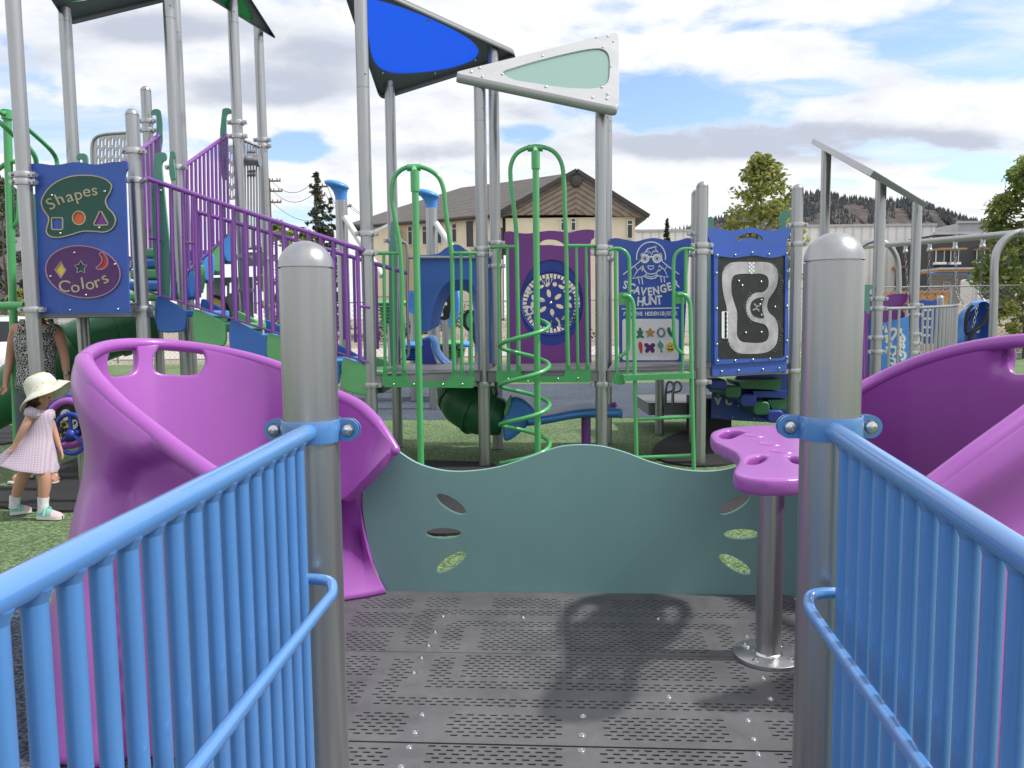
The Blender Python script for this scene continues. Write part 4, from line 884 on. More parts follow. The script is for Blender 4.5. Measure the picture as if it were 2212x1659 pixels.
# ---- blue arch slide
PA2 = vplane(1000, 650, 8.5)
y5 = lambda x, y: (777.6 + .2344 * x, 466.6 + .2344 * y); Y5 = lambda p: [y5(*q) for q in p]
ar = thing('slide_hood', 'blue moulded arch at the top of the slide behind the fire pole', 'slide entrance', PA2.hit(985, 800))
ao = sm(Y5([(520, 360), (640, 358), (720, 345), (790, 295), (850, 266), (910, 266), (970, 305), (1040, 345), (1120, 357), (1210, 360)]), 4, False) + Y5([(1222, 380), (1222, 1390), (1150, 1392)])
ai = sm(Y5([(1130, 1392), (1110, 1000), (1085, 760), (1050, 650), (1000, 592), (900, 585), (810, 610), (740, 690), (690, 800), (655, 920), (625, 1065)]), 4, False) + Y5([(560, 1070), (520, 1060)])
am = plate('arch_panel', PA2, PA2.out(ao + ai), M['step_blue'], ar, (), .03, 0)
inner = sm(Y5([(1130, 1392), (1110, 1000), (1085, 760), (1050, 650), (1000, 592), (900, 585), (810, 610), (740, 690), (690, 800), (655, 920), (625, 1065)]), 4, False)
mb = MB(); mb.grid([[PA2.pt(*PA2.uv(*p), -.03 - .10 * k) - (PA2.pt(*PA2.uv(*p)) - PA2.hit(*y5(880, 900))) * (.10 * k) for p in inner] for k in range(4)]); mb.build('inner_lip', M['step_blue'], ar, smooth=60)
mb = MB(); tb(mb, PA2, Y5([(440, 385), (1200, 385)]), .018, 10, 0, .05); mb.build('cross_bar', M['steel'], ar)
ch = sm(Y5([(575, 1128), (640, 1110), (675, 1150), (700, 1240), (760, 1330), (830, 1385)]), 4, False)
mb = MB(); mb.grid([[PA2.pt(*PA2.uv(*p), c_) for p in ch] for c_ in (.02, -.2, -.5)]); cc = mb.build('chute_lip', M['sky_blue'], ar, smooth=60); s_ = cc.modifiers.new('s', 'SOLIDIFY'); s_.thickness = .03
plate('chute_side', PA2, PA2.out(sm(Y5([(575, 1128), (640, 1125), (650, 1200), (680, 1300), (720, 1385)]), 4, False) + Y5([(575, 1385)])), M['navy'], ar, (), .06, .02)
mb = MB(); mb.grid([[PA2.pt(*PA2.uv(*p), c_) for p in sm(Y5([(830, 1385), (930, 1392), (1030, 1385), (1100, 1330)]), 3, False)] for c_ in (.02, -.3, -.6)]); cc = mb.build('chute_floor', M['sky_blue'], ar, smooth=60); s_ = cc.modifiers.new('s', 'SOLIDIFY'); s_.thickness = .02
# grey loop rail left of the arch
gl = MB(); PGl = vplane(880, 650, 8.45); tb(gl, PGl, sm(Y5([(345, 1310), (345, 900), (345, 500), (350, 280), (375, 245), (410, 245), (432, 270), (436, 600), (440, 1000), (450, 1240), (440, 1290), (410, 1312), (370, 1312)]), 3, False), .017, 8)
tag(gl.build('loop_rail', M['steel'], None, PGl.hit(870, 775)), 'grey looped hand rail beside the blue arch', 'hand rail')
# ---- slide belly under the deck
x8 = lambda x, y: (743 + .3515 * x, 777.6 + .3515 * y)
sl_ = thing('tube_slide', 'deep green curved slide belly hanging under the low deck', 'slide', at(950, 920, 8.0))
path = [at(*x8(700, 90), 8.5), at(*x8(735, 190), 8.4), at(*x8(780, 260), 8.3), at(*x8(840, 310), 8.2), at(*x8(900, 335), 8.2), at(*x8(980, 350), 8.2)]
mb = MB(); P_ = [V(p) for p in sm([tuple(p) for p in path], 5, False)]; mb.tube(P_, [.325 - .2 * abs(k / (len(P_) - 1) - .35) for k in range(len(P_))], 24)
o = mb.build('chute', M['deep_green'], sl_, smooth=80)
for k in (6, 14, 20):
    mb = MB(); mb.tube([P_[k] - (P_[k + 1] - P_[k]).normalized() * .02, P_[k] + (P_[k + 1] - P_[k]).normalized() * .02], 0.325 - .2 * abs(k / (len(P_) - 1) - .35) + .02, 24); mb.build('seam_rib', M['deep_green'], sl_, smooth=80)
ex = [at(*x8(985, 380), 8.1), at(*x8(1040, 345), 8.0), at(*x8(1085, 330), 7.95), at(*x8(1120, 350), 7.9)]
PE_ = vplane(1120, 880, 7.9)
plate('exit_end', PE_, PE_.out([x8(*p) for p in sm([(985, 330), (1025, 240), (1060, 232), (1110, 250), (1170, 310), (1175, 370), (1140, 400), (1060, 470), (1010, 500), (985, 495)], 4)]), M['sky_blue'], sl_, (), .30, .0, .05)
plate('exit_rim', PE_, PE_.out([x8(*p) for p in sm([(985, 330), (1000, 270), (1028, 222), (1022, 270), (1005, 320), (992, 340)], 4)]), M['step_green'], sl_, (), .2, .03)
# ---- blue teeter board
tt = thing('teeter_board', 'light blue moulded board on one leg with purple grip', 'seesaw', at(*x8(1490, 510), 8.0))
top_ = [(1130, 352), (1215, 345), (1300, 322), (1400, 302), (1500, 294), (1600, 296), (1660, 300), (1700, 296), (1704, 316), (1690, 345), (1640, 362), (1540, 375), (1400, 382), (1260, 392), (1170, 408), (1120, 405)]
PT_ = vplane(1240, 900, 7.95)
mb = MB(); up_ = [(1130, 352), (1215, 346), (1300, 325), (1400, 306), (1500, 296), (1600, 300), (1680, 300), (1700, 310)]; ctr = [PT_.hit(*x8(x, y + 30)) for x, y in up_]
rws = []
for i, p in enumerate(ctr):
    w_ = .34 if 1 < i < 6 else (.26 if i < 7 else .14)
    rws.append([p + V((0, -w_, .0)), p + V((0, -w_ - .02, .07)), p + V((0, -w_ * .7, .09)), p + V((0, 0, .06)), p + V((0, w_ * .7, .09)), p + V((0, w_ + .02, .07)), p + V((0, w_, 0)), p + V((0, 0, -.05))])
mb.grid(rws, True); o = mb.build('board', M['sky_blue'], tt, smooth=80); s_ = o.modifiers.new('s', 'SUBSURF'); s_.levels = 1; s_.render_levels = 2
mb = MB(); mb.tube([PT_.hit(*x8(x, y)) for x, y in ((1632, 312), (1636, 290), (1650, 272), (1664, 268), (1668, 288))], .022, 8); mb.build('grip', M['purple'], tt)
mb = MB(); q = PT_.hit(*x8(1487, 335)); mb.tube([V((q.x, q.y, 0)), q], .05, 12); mb.build('leg', M['rail_purple'], tt)
# ---- alphabet board
PAl = vplane(1600, 870, 8.9)
w5 = lambda x, y: (1468.8 + .125 * x, 777.6 + .125 * y)
al = thing('alphabet_board', 'blue board with white letters V C Y below the racetrack board', 'game board', PAl.hit(1600, 912))
plate('board', PAl, PAl.out([w5(*p) for p in [(560, 480), (1600, 480), (1560, 1080), (1000, 1050), (535, 1005)]]), M['panel_blue'], al, (), .02)
finish(join([text_me(PAl, c, *PAl.uv(*w5(x, y)), .105, .004, .003, R(r_), .009) for c, x, y, r_ in (('J', 685, 530, 0), ('D', 830, 540, 0), ('V', 655, 715, 0), ('C', 840, 722, 0), ('Y', 1015, 745, 0))]), 'lettering', M['white'], al)
for x, y in ((664, 970), (908, 987), (1275, 1008)):
    b = MB(); b.ball(PAl.pt(*PAl.uv(*w5(x, y)), .004), .012, 8, 5); b.build('bolt', M['chrome'], al)
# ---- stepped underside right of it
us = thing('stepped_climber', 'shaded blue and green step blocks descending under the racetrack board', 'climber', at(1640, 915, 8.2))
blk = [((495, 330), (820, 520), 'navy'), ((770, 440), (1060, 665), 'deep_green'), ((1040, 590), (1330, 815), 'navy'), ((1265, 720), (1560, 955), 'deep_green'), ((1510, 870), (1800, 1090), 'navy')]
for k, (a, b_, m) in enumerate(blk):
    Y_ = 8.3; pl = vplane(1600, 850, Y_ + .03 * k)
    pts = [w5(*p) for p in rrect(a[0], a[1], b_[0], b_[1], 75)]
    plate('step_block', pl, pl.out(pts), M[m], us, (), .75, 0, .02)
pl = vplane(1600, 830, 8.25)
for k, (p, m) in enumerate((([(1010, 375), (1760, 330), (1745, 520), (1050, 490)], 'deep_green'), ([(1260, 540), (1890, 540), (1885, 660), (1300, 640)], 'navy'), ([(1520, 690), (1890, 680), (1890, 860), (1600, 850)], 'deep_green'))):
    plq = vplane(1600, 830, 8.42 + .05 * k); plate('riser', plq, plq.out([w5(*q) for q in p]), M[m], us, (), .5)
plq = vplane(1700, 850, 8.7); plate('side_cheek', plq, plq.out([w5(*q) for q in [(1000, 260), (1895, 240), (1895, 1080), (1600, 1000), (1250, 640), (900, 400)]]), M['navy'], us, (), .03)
# ================================================================ left play structure
z3 = lambda x, y: (259.2 + .2734 * x, 328.3 + .2734 * y)
zb = lambda x, y: (259.2 + .1328 * x, 483.8 + .1328 * y)
s2 = lambda x, y: (.25 * x, 328.3 + .25 * y)              # zoom used for the Shapes board
S2 = lambda p: [s2(*q) for q in p]
# ---- Shapes / Colors board
PSh = vplane(172, 520, 6.55)
shb = thing('shapes_board', 'blue board lettered Shapes and Colors above the woman', 'game board', PSh.hit(180, 676))
so2 = sm(S2([(262, 105), (300, 98), (380, 103), (440, 112), (520, 108), (600, 92), (650, 88), (720, 92), (790, 106), (860, 105), (940, 90), (1010, 84), (1100, 86)]), 4, False) + S2([(1104, 150), (1088, 165), (1080, 200), (1116, 1385), (1110, 1392), (352, 1398), (345, 1385), (300, 260), (296, 200), (266, 150)])
plate('board', PSh, PSh.out(so2), M['panel_blue'], shb, (), .022)
gr = sm(S2([(362, 450), (370, 400), (420, 320), (500, 255), (620, 210), (740, 200), (850, 210), (930, 240), (975, 290), (960, 350), (922, 420), (940, 480), (985, 530), (1010, 590), (985, 660), (920, 695), (820, 690), (720, 690), (620, 720), (520, 742), (440, 735), (405, 695), (425, 600), (420, 560), (385, 510)]), 4)
sq = S2(rrect(455, 570, 550, 672, 14)); ci = ell(*s2(690, 572), 55 * .25, 58 * .25, 22)
tr_ = S2([(868, 518), (882, 515), (940, 618), (938, 632), (825, 635), (818, 622)])
gp_ = plate('shapes_plaque', PSh, PSh.out(gr), M['sign_green'], shb, [PSh.out(sq), PSh.out(ci), PSh.out(tr_)], .014, .014)
pu = [s2(*q) for q in ell(724, 1036, 328, 226, 40, R(8))]
dm = S2([(532, 948), (578, 1022), (535, 1092), (484, 1018)])
sr = [s2(*q) for q in star(707, 998, 58, .52)]
mo = sm(S2([(882, 868), (915, 890), (938, 940), (930, 985), (895, 1012), (855, 1014), (838, 1000), (860, 985), (885, 955), (890, 920), (870, 885)]), 3)
pp_ = plate('colors_plaque', PSh, PSh.out(pu), M['sign_purple'], shb, [PSh.out(dm), PSh.out(sr), PSh.out(mo)], .014, .014)
for nm, pts, m, par in (('blue_square', sq, 'panel_blue', gp_), ('orange_circle', ci, 'orange', gp_), ('purple_triangle', tr_, 'board_purple', gp_), ('yellow_diamond', dm, 'yellow', pp_), ('green_star', sr, 'sign_green', pp_), ('red_crescent', mo, 'red', pp_)):
    plate(nm, PSh, PSh.out(pts), M[m], par, (), .004, .005)
    ribbon(PSh, PSh.out(pts), .009, .0165, .004, True).build('engraved_outline', M['cream' if par is gp_ else 'lav'], par, smooth=0)
def inset(pts, k):
    cx = sum(p[0] for p in pts) / len(pts); cy = sum(p[1] for p in pts) / len(pts); return [(cx + (x - cx) * k, cy + (y - cy) * k) for x, y in pts]
ribbon(PSh, PSh.out(inset(gr, .985)), .009, .0165, .004, True).build('engraved_outline', M['cream'], gp_, smooth=0)
ribbon(PSh, PSh.out(inset(pu, .985)), .009, .0165, .004, True).build('engraved_outline', M['lav'], pp_, smooth=0)
t_ = arc_text(PSh, 'Shapes', [(*PSh.uv(*s2(x, y)), R(r_)) for x, y, r_ in ((450, 455, 28), (525, 412, 24), (610, 390, 18), (685, 372, 12), (757, 345, 4), (825, 335, 4))], .135, .0165, .0002, 1.1)
finish(t_, 'lettering', M['cream'], gp_)
t_ = arc_text(PSh, 'Colors', [(*PSh.uv(*s2(x, y)), R(r_)) for x, y, r_ in ((565, 1165, -8), (660, 1170, 0), (722, 1140, 6), (785, 1145, 12), (848, 1128, 18), (912, 1092, 26))], .14, .0165, .0002, 1.1)
finish(t_, 'lettering', M['cream'], pp_)
for x, y, par in ((458, 378, gp_), (912, 344, gp_), (866, 656, gp_), (531, 705, gp_), (652, 872, pp_), (1000, 972, pp_), (446, 1076, pp_), (752, 1237, pp_), (608, 1366, shb), (1022, 1358, shb)):
    b = MB(); b.ball(PSh.pt(*PSh.uv(*s2(x, y)), .016 if par is not shb else .003), .011, 8, 5); b.build('bolt', M['chrome'], par)
# ---- landing behind it
zl = at(200, 655, 6.65).z
deck_slab('high dark landing behind the Shapes board', [XY(at(70, 660, 6.6)), XY(at(300, 660, 6.85)), XY(at(330, 660, 8.0)), XY(at(95, 660, 7.8))], zl, .12)
mb = MB()
for k in range(5): mb.tube([at(150 + 40 * k, 690 + 6 * k, 7.0), at(120 + 50 * k, 720, 7.9)], .02, 6)
ub = thing('tunnel_slide', 'deep green moulded slide hanging under the high landing behind the woman', 'slide', at(190, 960, 7.6))
P_ = [V(p) for p in sm([tuple(at(*q)) for q in ((330, 700, 8.6), (250, 716, 8.4), (170, 748, 8.2), (90, 800, 8.1), (20, 852, 8.0), (-60, 895, 8.0))], 5, False)]
mb = MB(); mb.tube(P_, .27, 20); mb.build('chute', M['deep_green'], ub, smooth=80)
for k in (4, 10, 16): mb = MB(); mb.tube([P_[k], P_[k + 1]], .29, 20); mb.build('seam_rib', M['deep_green'], ub, smooth=80)
# ---- lower staircase (descends to the right)
def stair(label, cheeks, Ya, Yb, name='play_staircase'):
    rt = thing(name, label, 'staircase', at(cheeks[0][0][0][0], 950, Ya)); n = 0
    for pts, m in cheeks:
        pl = vplane(pts[0][0], 700, Ya); q = PL_out = pl.out(sm(pts, 3))
        st = plate('step', pl, q, M[m], rt, (), .045, 0.0, .012)
        far = Plane(pl.o + V((0, Yb - Ya, 0)), pl.x, pl.y)
        plate('far_cheek', far, q, M[m], st, (), .045, 0.0, .012)
        xs = [p[0] for p in q]; ys = [p[1] for p in q]; x0, x1, y0, y1 = min(xs), max(xs), min(ys), max(ys); d = Yb - Ya
        tz = y0 + (y1 - y0) * .62
        mb = MB(); mb.box(pl.pt((x0 + x1) / 2 + (x1 - x0) * .18, tz - .03, -d / 2 - .02), ((x1 - x0) * 1.25, d - .30, .06), pl.x, -pl.n, pl.y)
        t = mb.build('tread', M[{'step_blue': 'sky_blue'}.get(m, m)], st); bv = t.modifiers.new('b', 'BEVEL'); bv.width = .012; bv.segments = 2
        mb = MB(); mb.box(pl.pt(x1 + .02, tz - .14, -d / 2 - .02), (.09, d - .42, .15), pl.x, -pl.n, pl.y); mb.build('riser', M['deep_green'], st)
    return rt
C1 = []
def chk(x0, x1, yt0, yt1, yb0, yb1):
    x0 += 6; x1 -= 6; yb0 += 4; yb1 += 4
    return [(x0, yt0 + 3), (x0 + 5, yt0), ((x0 + x1) / 2, (yt0 * .58 + yt1 * .42) - 1), (x1 - 4, yt1 - 2), (x1, yt1 + 4), (x1, yb1 - 6), (x1 - 7, yb1), (x0 + 8, yb0), (x0 + 1, yb0 - 8)]
C1 = [(chk(331, 405, 640, 670, 713, 712), 'step_blue'), (chk(411, 492, 668, 700, 738, 744), 'step_green'), (chk(490, 582, 692, 730, 760, 772), 'step_blue'), (chk(571, 655, 720, 757, 788, 802), 'step_green'), (chk(652, 738, 748, 783, 816, 828), 'step_blue'), (chk(733, 806, 774, 796, 840, 850), 'step_green')]
SA, SB = 6.95, 7.95
lst = stair('blue and green staircase with purple rails descending toward the green barriers', C1, SA, SB)
PN = vplane(560, 600, SA - .02); PFr = vplane(560, 600, SB + .02)
mb = MB(); mb.tube([PN.hit(318, 386), PN.hit(560, 467), PN.hit(785, 541)], .0215, 12); mb.build('handrail', M['rail_purple'], lst)
mb = MB(); mb.tube([PFr.hit(420, 456), PFr.hit(600, 508), PFr.hit(880, 590)], .0215, 12); mb.build('handrail', M['rail_purple'], lst)
us_ = [343, 373, 399, 425, 455, 481, 508, 534, 561, 588, 616, 643, 670, 697, 724, 750, 776]
f_top = lambda u: 386 + (u - 318) * (541 - 386) / (785 - 318)
f_bot = lambda u: 640 + (u - 343) * (778 - 640) / (776 - 343)
for u in us_:
    mb = MB(); mb.tube([PN.hit(u + 2, f_bot(u)), PN.hit(u - 4, f_top(u - 4))], .0185 if u % 2 else .0195, 10); mb.build('baluster', M['rail_purple'], lst)
g_top = lambda u: 456 + (u - 420) * (590 - 456) / 460; g_bot = lambda u: 640 + (u - 420) * .29
for k in range(17):
    u = 430 + k * 24
    mb = MB(); mb.tube([PFr.hit(u + 2, g_bot(u)), PFr.hit(u - 2, g_top(u))], .0155, 8); mb.build('baluster', M['rail_purple'], lst)
mb = MB(); mb.tube([PN.hit(322, 630), PN.hit(795, 783)], .010, 8); mb.build('bottom_rail', M['rail_purple'], lst)
for a, b in (((322, 515), (350, 518)), ((395, 524), (425, 526)), ((780, 662), (800, 664))):
    mb = MB(); mb.tube([PN.hit(*a), PN.hit(*b)], .012, 8); mb.build('rail_stub', M['rail_purple'], lst)
# ---- upper staircase (climbs back to the right)
ust = thing('play_staircase', 'steeper blue and green staircase with purple rails climbing to the tall posts', 'staircase', at(430, 930, 8.5))
C2 = [([(411, 590), (418, 586), (419, 640), (411, 640)], 'sky_blue', 7.95), ([(419, 585), (440, 572), (442, 622), (436, 630), (420, 626)], 'step_green', 8.15), ([(438, 568), (461, 548), (463, 592), (457, 607), (443, 604)], 'sky_blue', 8.35), ([(460, 538), (478, 518), (481, 570), (477, 586), (463, 586)], 'step_green', 8.55), ([(483, 516), (501, 502), (502, 556), (498, 566), (488, 562)], 'sky_blue', 8.75)]
for k, (pts, m, Y) in enumerate(C2):
    pl = vplane(450, 600, Y, R(-38)); q = pl.out(sm(pts, 3)); s_ = plate('step', pl, q, M[m], ust, (), .05, 0, .01)
    A = pl.hit(*pts[-1]); Bq = at(285 + 12 * k, 640 - 24 * k, Y + .1); z_ = A.z + .02
    mb = MB(); x_ = V((Bq.x - A.x, Bq.y - A.y, 0)); mb.hexa([V((A.x, A.y, z_ - .05)), V((A.x, A.y + .26, z_ - .05)), V((A.x, A.y + .26, z_ - .05)) + x_, V((A.x, A.y, z_ - .05)) + x_], [V((A.x, A.y, z_ + .1)), V((A.x, A.y + .26, z_ + .1)), V((A.x, A.y + .26, z_ + .1)) + x_, V((A.x, A.y, z_ + .1)) + x_])
    t = mb.build('tread', M[{'sky_blue': 'step_blue'}.get(m, m)], s_); bv = t.modifiers.new('b', 'BEVEL'); bv.width = .025; bv.segments = 3
for (a, Ya, b, Yb_, n, bo) in (((395, 361), 8.0, (490, 292), 8.8, 11, ((398, 590), (494, 505))), ((268, 352), 7.9, (344, 291), 8.9, 8, ((276, 585), (352, 520)))):
    A, B_ = at(*a, Ya), at(*b, Yb_); A0, B0 = at(*bo[0], Ya), at(*bo[1], Yb_)
    mb = MB(); mb.tube([A, B_], .021, 12); mb.build('handrail', M['rail_purple'], ust)
    mb = MB(); mb.tube([A0, B0], .013, 8); mb.build('bottom_rail', M['rail_purple'], ust)
    for k in range(n + 1):
        t = k / n; mb = MB(); mb.tube([A0.lerp(B0, t), A.lerp(B_, t)], .0165, 8); mb.build('baluster', M['rail_purple'], ust)
# left flank of treads that show between the Shapes board and the stair post
for k, (v0, v1, m) in enumerate(((630, 650, 'step_green'), (606, 628, 'step_blue'), (581, 604, 'step_green'), (558, 580, 'step_blue'), (536, 558, 'step_green'))):
    Y = 7.72 + .1 * k; mb = MB(); a, b = at(277 + 2 * k, v1, Y), at(352 + 2 * k, v0, Y)
    mb.box((a + b) / 2 + V((0, .1, 0)), (b.x - a.x, .24, b.z - a.z)); t = mb.build('tread', M[m], ust); bv = t.modifiers.new('b', 'BEVEL'); bv.width = .03; bv.segments = 3
# ---- hooked end boards
def hook(label, pts, Y, th=.025, m='mint', bolts=(), yaw=0):
    pl = vplane(pts[0][0], pts[0][1], Y, yaw); lo = min(pts, key=lambda p: -p[1])
    o = plate('hooked_board', pl, pl.out(sm(pts, 3)), M[m], None, (), th, 0, 0, loc=pl.hit(*lo))
    tag(o, label, 'bracket board', 'mint bracket boards of the play structure')
    for u, v in bolts:
        b = MB(); b.ball(pl.pt(*pl.uv(u, v), .003), .012, 8, 5); b.build('bolt', M['chrome'], o)
    return o
hk = lambda x0, x1, y0, y1, d=1: ([(x0, y0 + 12), (x0 + 1, y0 + 4), (x0 + 6, y0), (x1 - 4, y0), (x1, y0 + 4), (x1, y1), (x1 - 7, y1), (x1 - 8, y0 + 20), (x1 - 11, y0 + 12)] if d > 0 else [(x0, y0 + 4), (x0 + 4, y0), (x1 - 6, y0), (x1 - 1, y0 + 4), (x1, y0 + 10), (x0 + 11, y0 + 12), (x0 + 8, y0 + 20), (x0 + 7, y1), (x0, y1)])
hook('mint hooked board on the post behind the grey slotted barrier', hk(326, 346, 236, 330), 8.9, bolts=((340, 300),))
hook('mint hooked board at the top of the upper purple stair rail', hk(480, 501, 234, 388, -1), 8.8)
hook('long mint board rising between the lower stair balusters', [(333, 334), (338, 330), (356, 330), (359, 337), (357, 345), (350, 350), (349, 365), (366, 645), (347, 645)], 7.0, bolts=((346, 398), (347, 412), (354, 642)))
hook('slim pale mint board beside the tall post of the purple rails', [(367, 330), (370, 327), (377, 328), (378, 338), (375, 342), (374, 348), (378, 385), (369, 390)], 7.7)
hook('mint hooked board just above the Shapes board', hk(165, 187, 332, 356), 7.5)
hook('pale mint upright board left of the straight fire pole', [(844, 482), (847, 478), (852, 478), (852, 800), (849, 810), (845, 800)], 8.2)
hook('mint board end behind the racetrack board left post', [(1529, 475), (1533, 468), (1540, 470), (1541, 500), (1530, 500)], 8.6)
hook('mint board end above the right corner of the racetrack board', [(1686, 462), (1690, 456), (1706, 456), (1708, 468), (1698, 472), (1697, 492), (1686, 492)], 8.2)
hook('long teal board between the racetrack board and the dome-capped posts', [(1527, 520), (1535, 515), (1536, 790), (1527, 795)], 8.3, m='teal')
# ---- grey slotted barriers
def slotted(name, label, pl, out, grid, sl, m='steel', th=.02, kind='barrier'):
    hs = []
    x0, x1, nx, y0, y1, ny = grid
    for i in range(nx):
        for j in range(ny):
            u = x0 + (x1 - x0) * i / max(1, nx - 1); v = y0 + (y1 - y0) * j / max(1, ny - 1) + (sl[1] * .55 if i % 2 else 0)
            hs.append(pl.out(rrect(u - sl[0], v - sl[1], u + sl[0], v + sl[1], sl[0] * .95, 3)))
    o = plate(name, pl, pl.out(out), M[m], None, hs, th, 0, 0, loc=pl.hit(*max(out, key=lambda p: p[1]))); return tag(o, label, kind)
pl = vplane(240, 320, 8.9)
sb_ = slotted('slotted_barrier', 'grey slotted barrier with rounded corner above the Shapes board', pl, [(201, 360), (201, 312), (206, 300), (218, 294), (280, 288), (280, 360)], (211, 272, 9, 306, 350, 3), (2.3, 8))
mb = MB(); tb(mb, pl, sm([(199, 362), (199, 312), (205, 299), (218, 292), (282, 286)], 4, False), .018, 8); mb.build('frame_tube', M['steel'], sb_)
pl = vplane(498, 370, 9.2)
slotted('slotted_barrier', 'pale slotted barrier behind the head of the upper stair', pl, [(490, 316), (506, 312), (509, 430), (492, 432)], (495, 505, 3, 335, 415, 4), (2.0, 8))
pl = vplane(208, 720, 8.2)
slotted('slotted_barrier', 'grey slotted panel under the landing behind the woman', pl, [(178, 680), (238, 680), (236, 770), (180, 770)], (186, 231, 8, 700, 752, 3), (2.4, 9))
pl = vplane(515, 660, 9.4)
sw = slotted('slotted_barrier', 'grey shop-front panel with yellow arch below the upper stair', pl, [(446, 600), (545, 598), (548, 715), (446, 720)], (478, 536, 7, 622, 640, 1), (2.6, 12), 'steel')
plate('yellow_arch', pl, pl.out([(462 + 30 * math.cos(R(a)), 685 - 42 * math.sin(R(a))) for a in range(0, 91, 10)] + [(462, 685)]), M['yellow'], sw, (), .01, .012)
mb = ribbon(pl, pl.out([(462 + 33 * math.cos(R(a)), 685 - 45 * math.sin(R(a))) for a in range(-10, 101, 10)]), .04, .013, .01); mb.build('black_arch', M['board_black'], sw, smooth=0)
# ---- grey bar barrier with spotting scope
pl = vplane(548, 400, 9.0)
gbv = thing('bar_barrier', 'grey vertical bar barrier with a spotting scope between two tall posts', 'barrier', pl.hit(550, 545))
mb = MB(); mb.tube([pl.hit(524, 303), pl.hit(563, 318)], .017, 8); mb.build('top_rail', M['steel'], gbv)
mb = MB(); mb.tube([pl.hit(524, 538), pl.hit(566, 534)], .017, 8); mb.build('bottom_rail', M['steel'], gbv)
for k in range(6):
    u = 528 + k * 6.3; mb = MB(); mb.tube([pl.hit(u + 3, 536), pl.hit(u, 304 + k * 2.3)], .012, 8); mb.build('bar', M['steel'], gbv)
sc_ = MB(); sc_.cyl(pl.hit(540, 352) + V((0, -.15, 0)), pl.hit(570, 350) + V((0, -.15, 0)), .062, .066, 14); sc_.cyl(pl.hit(562, 352) + V((0, -.15, 0)), pl.hit(571, 352) + V((0, -.15, 0)), .072, .072, 14); sp_ = sc_.build('scope', M['steel'], gbv)
for v0 in (330, 372, 380):
    b = MB(); b.cyl(pl.hit(538, v0) + V((0, -.06, 0)), pl.hit(556, v0) + V((0, -.06, 0)), .018, seg=8); b.build('scope_bracket', M['galv'], gbv)
mb = MB(); mb.box(pl.hit(545, 560), (.28, .03, .16)); mb.build('base_bracket', M['steel'], gbv)
# ---- green arch climber at the left edge
ga = thing('arch_climber', 'green tubular climber rising at the left edge beside the tall post', 'climber', at(18, 980, 7.0))
GY = 7.0
mb = MB(); mb.tube([V((at(17, 700, GY).x, GY, 0)), V((at(15, 240, GY).x, GY, at(15, 240, GY).z))], .034, 12); mb.build('pole', M['green'], ga)
for pts in ([(-30, 205, 6.8), (0, 243, 6.9), (15, 244, 7), (40, 262, 7.2), (80, 296, 7.5), (110, 325, 7.7), (122, 345, 7.8), (124, 372, 7.8)], [(-30, 245, 6.5), (0, 265, 6.5), (30, 292, 6.6), (60, 316, 6.7), (74, 335, 6.75), (79, 355, 6.8), (82, 400, 6.8), (84, 655, 6.85)], [(-20, 378, 7), (17, 352, 7), (35, 350, 7), (42, 366, 7), (40, 440, 7), (36, 480, 7), (20, 497, 7)]):
    mb = MB(); mb.tube(sm([tuple(at(*p)) for p in pts], 4, False), .021, 10); mb.build('arch', M['green'], ga)
mb = MB(); mb.tube([at(15, 238, GY), at(16, 258, GY)], .048, 12); mb.build('pole_joint', M['green'], ga)
mb = MB(); mb.tube([at(-80, 662, 6.6), at(54, 660, 6.5)], .034, 12); mb.build('lower_bar', M['green'], ga)
mb = MB(); mb.tube([at(76, 420, 6.7), at(80, 655, 6.7)], .019, 10); mb.build('upright', M['green'], ga)
# ---- steering wheel board behind the girl
pl = vplane(150, 900, 6.0)
sbd = thing('steering_board', 'blue board with purple ring, dials and steering wheel behind the girl', 'game board', pl.hit(150, 966))
d0 = lambda x, y: (.2917 * x, 656.6 + .2917 * y); D0 = lambda p: [d0(*q) for q in p]
plate('board', pl, pl.out(D0([(340, 680), (440, 655), (520, 675), (700, 690), (700, 1050), (340, 1075)])), M['panel_blue'], sbd, (), .03)
mb = MB(); mb.tube([pl.pt(*pl.uv(*q), .02) for q in ell(*d0(520, 880), 150 * .2917, 165 * .2917, 30)], .03, 10, True); mb.build('ring', M['purple'], sbd)
plate('dial_board', pl, pl.out(ell(*d0(520, 880), 145 * .2917, 160 * .2917, 30)), M['board_black'], sbd, (), .01, .008)
for cx, cy, rx, ry, m in ((495, 820, 38, 42, 'white'), (555, 890, 30, 36, 'white'), (460, 930, 62, 70, 'yellow')):
    dd = plate('dial', pl, pl.out(ell(*d0(cx, cy), rx * .2917, ry * .2917, 20)), M[m], sbd, (), .01, .018)
    mb = MB()
    if m == 'yellow':
        for k in range(6): mb.ball(pl.pt(*pl.uv(*d0(cx + 42 * math.cos(k * 1.05), cy + 48 * math.sin(k * 1.05))), .02), (.02, .004, .02), 8, 5)
        mb.ball(pl.pt(*pl.uv(*d0(cx, cy)), .02), (.03, .006, .03), 10, 6)
    else: mb = ribbon(pl, [pl.uv(*d0(cx, cy)), pl.uv(*d0(cx + rx * .5, cy - ry * .6))], .012, .02)
    mb.build('dial_marks', M['board_black'], dd, smooth=0)
mb = MB(); wc = pl.pt(*pl.uv(*d0(590, 945)), .12); mb.tube([wc + V((.0, 0, 0)) + pl.x * (.155 * .8 * math.cos(a)) + pl.y * (.155 * math.sin(a)) for a in [2 * math.pi * k / 24 for k in range(24)]], .018, 10, True)
for a in (90, 210, 330): mb.tube([wc, wc + pl.x * (.124 * math.cos(R(a))) + pl.y * (.155 * math.sin(R(a)))], .016, 8)
mb.ball(wc, .04); mb.cyl(wc, wc - pl.n * .12, .02); mb.build('steering_wheel', M['navy'], sbd)
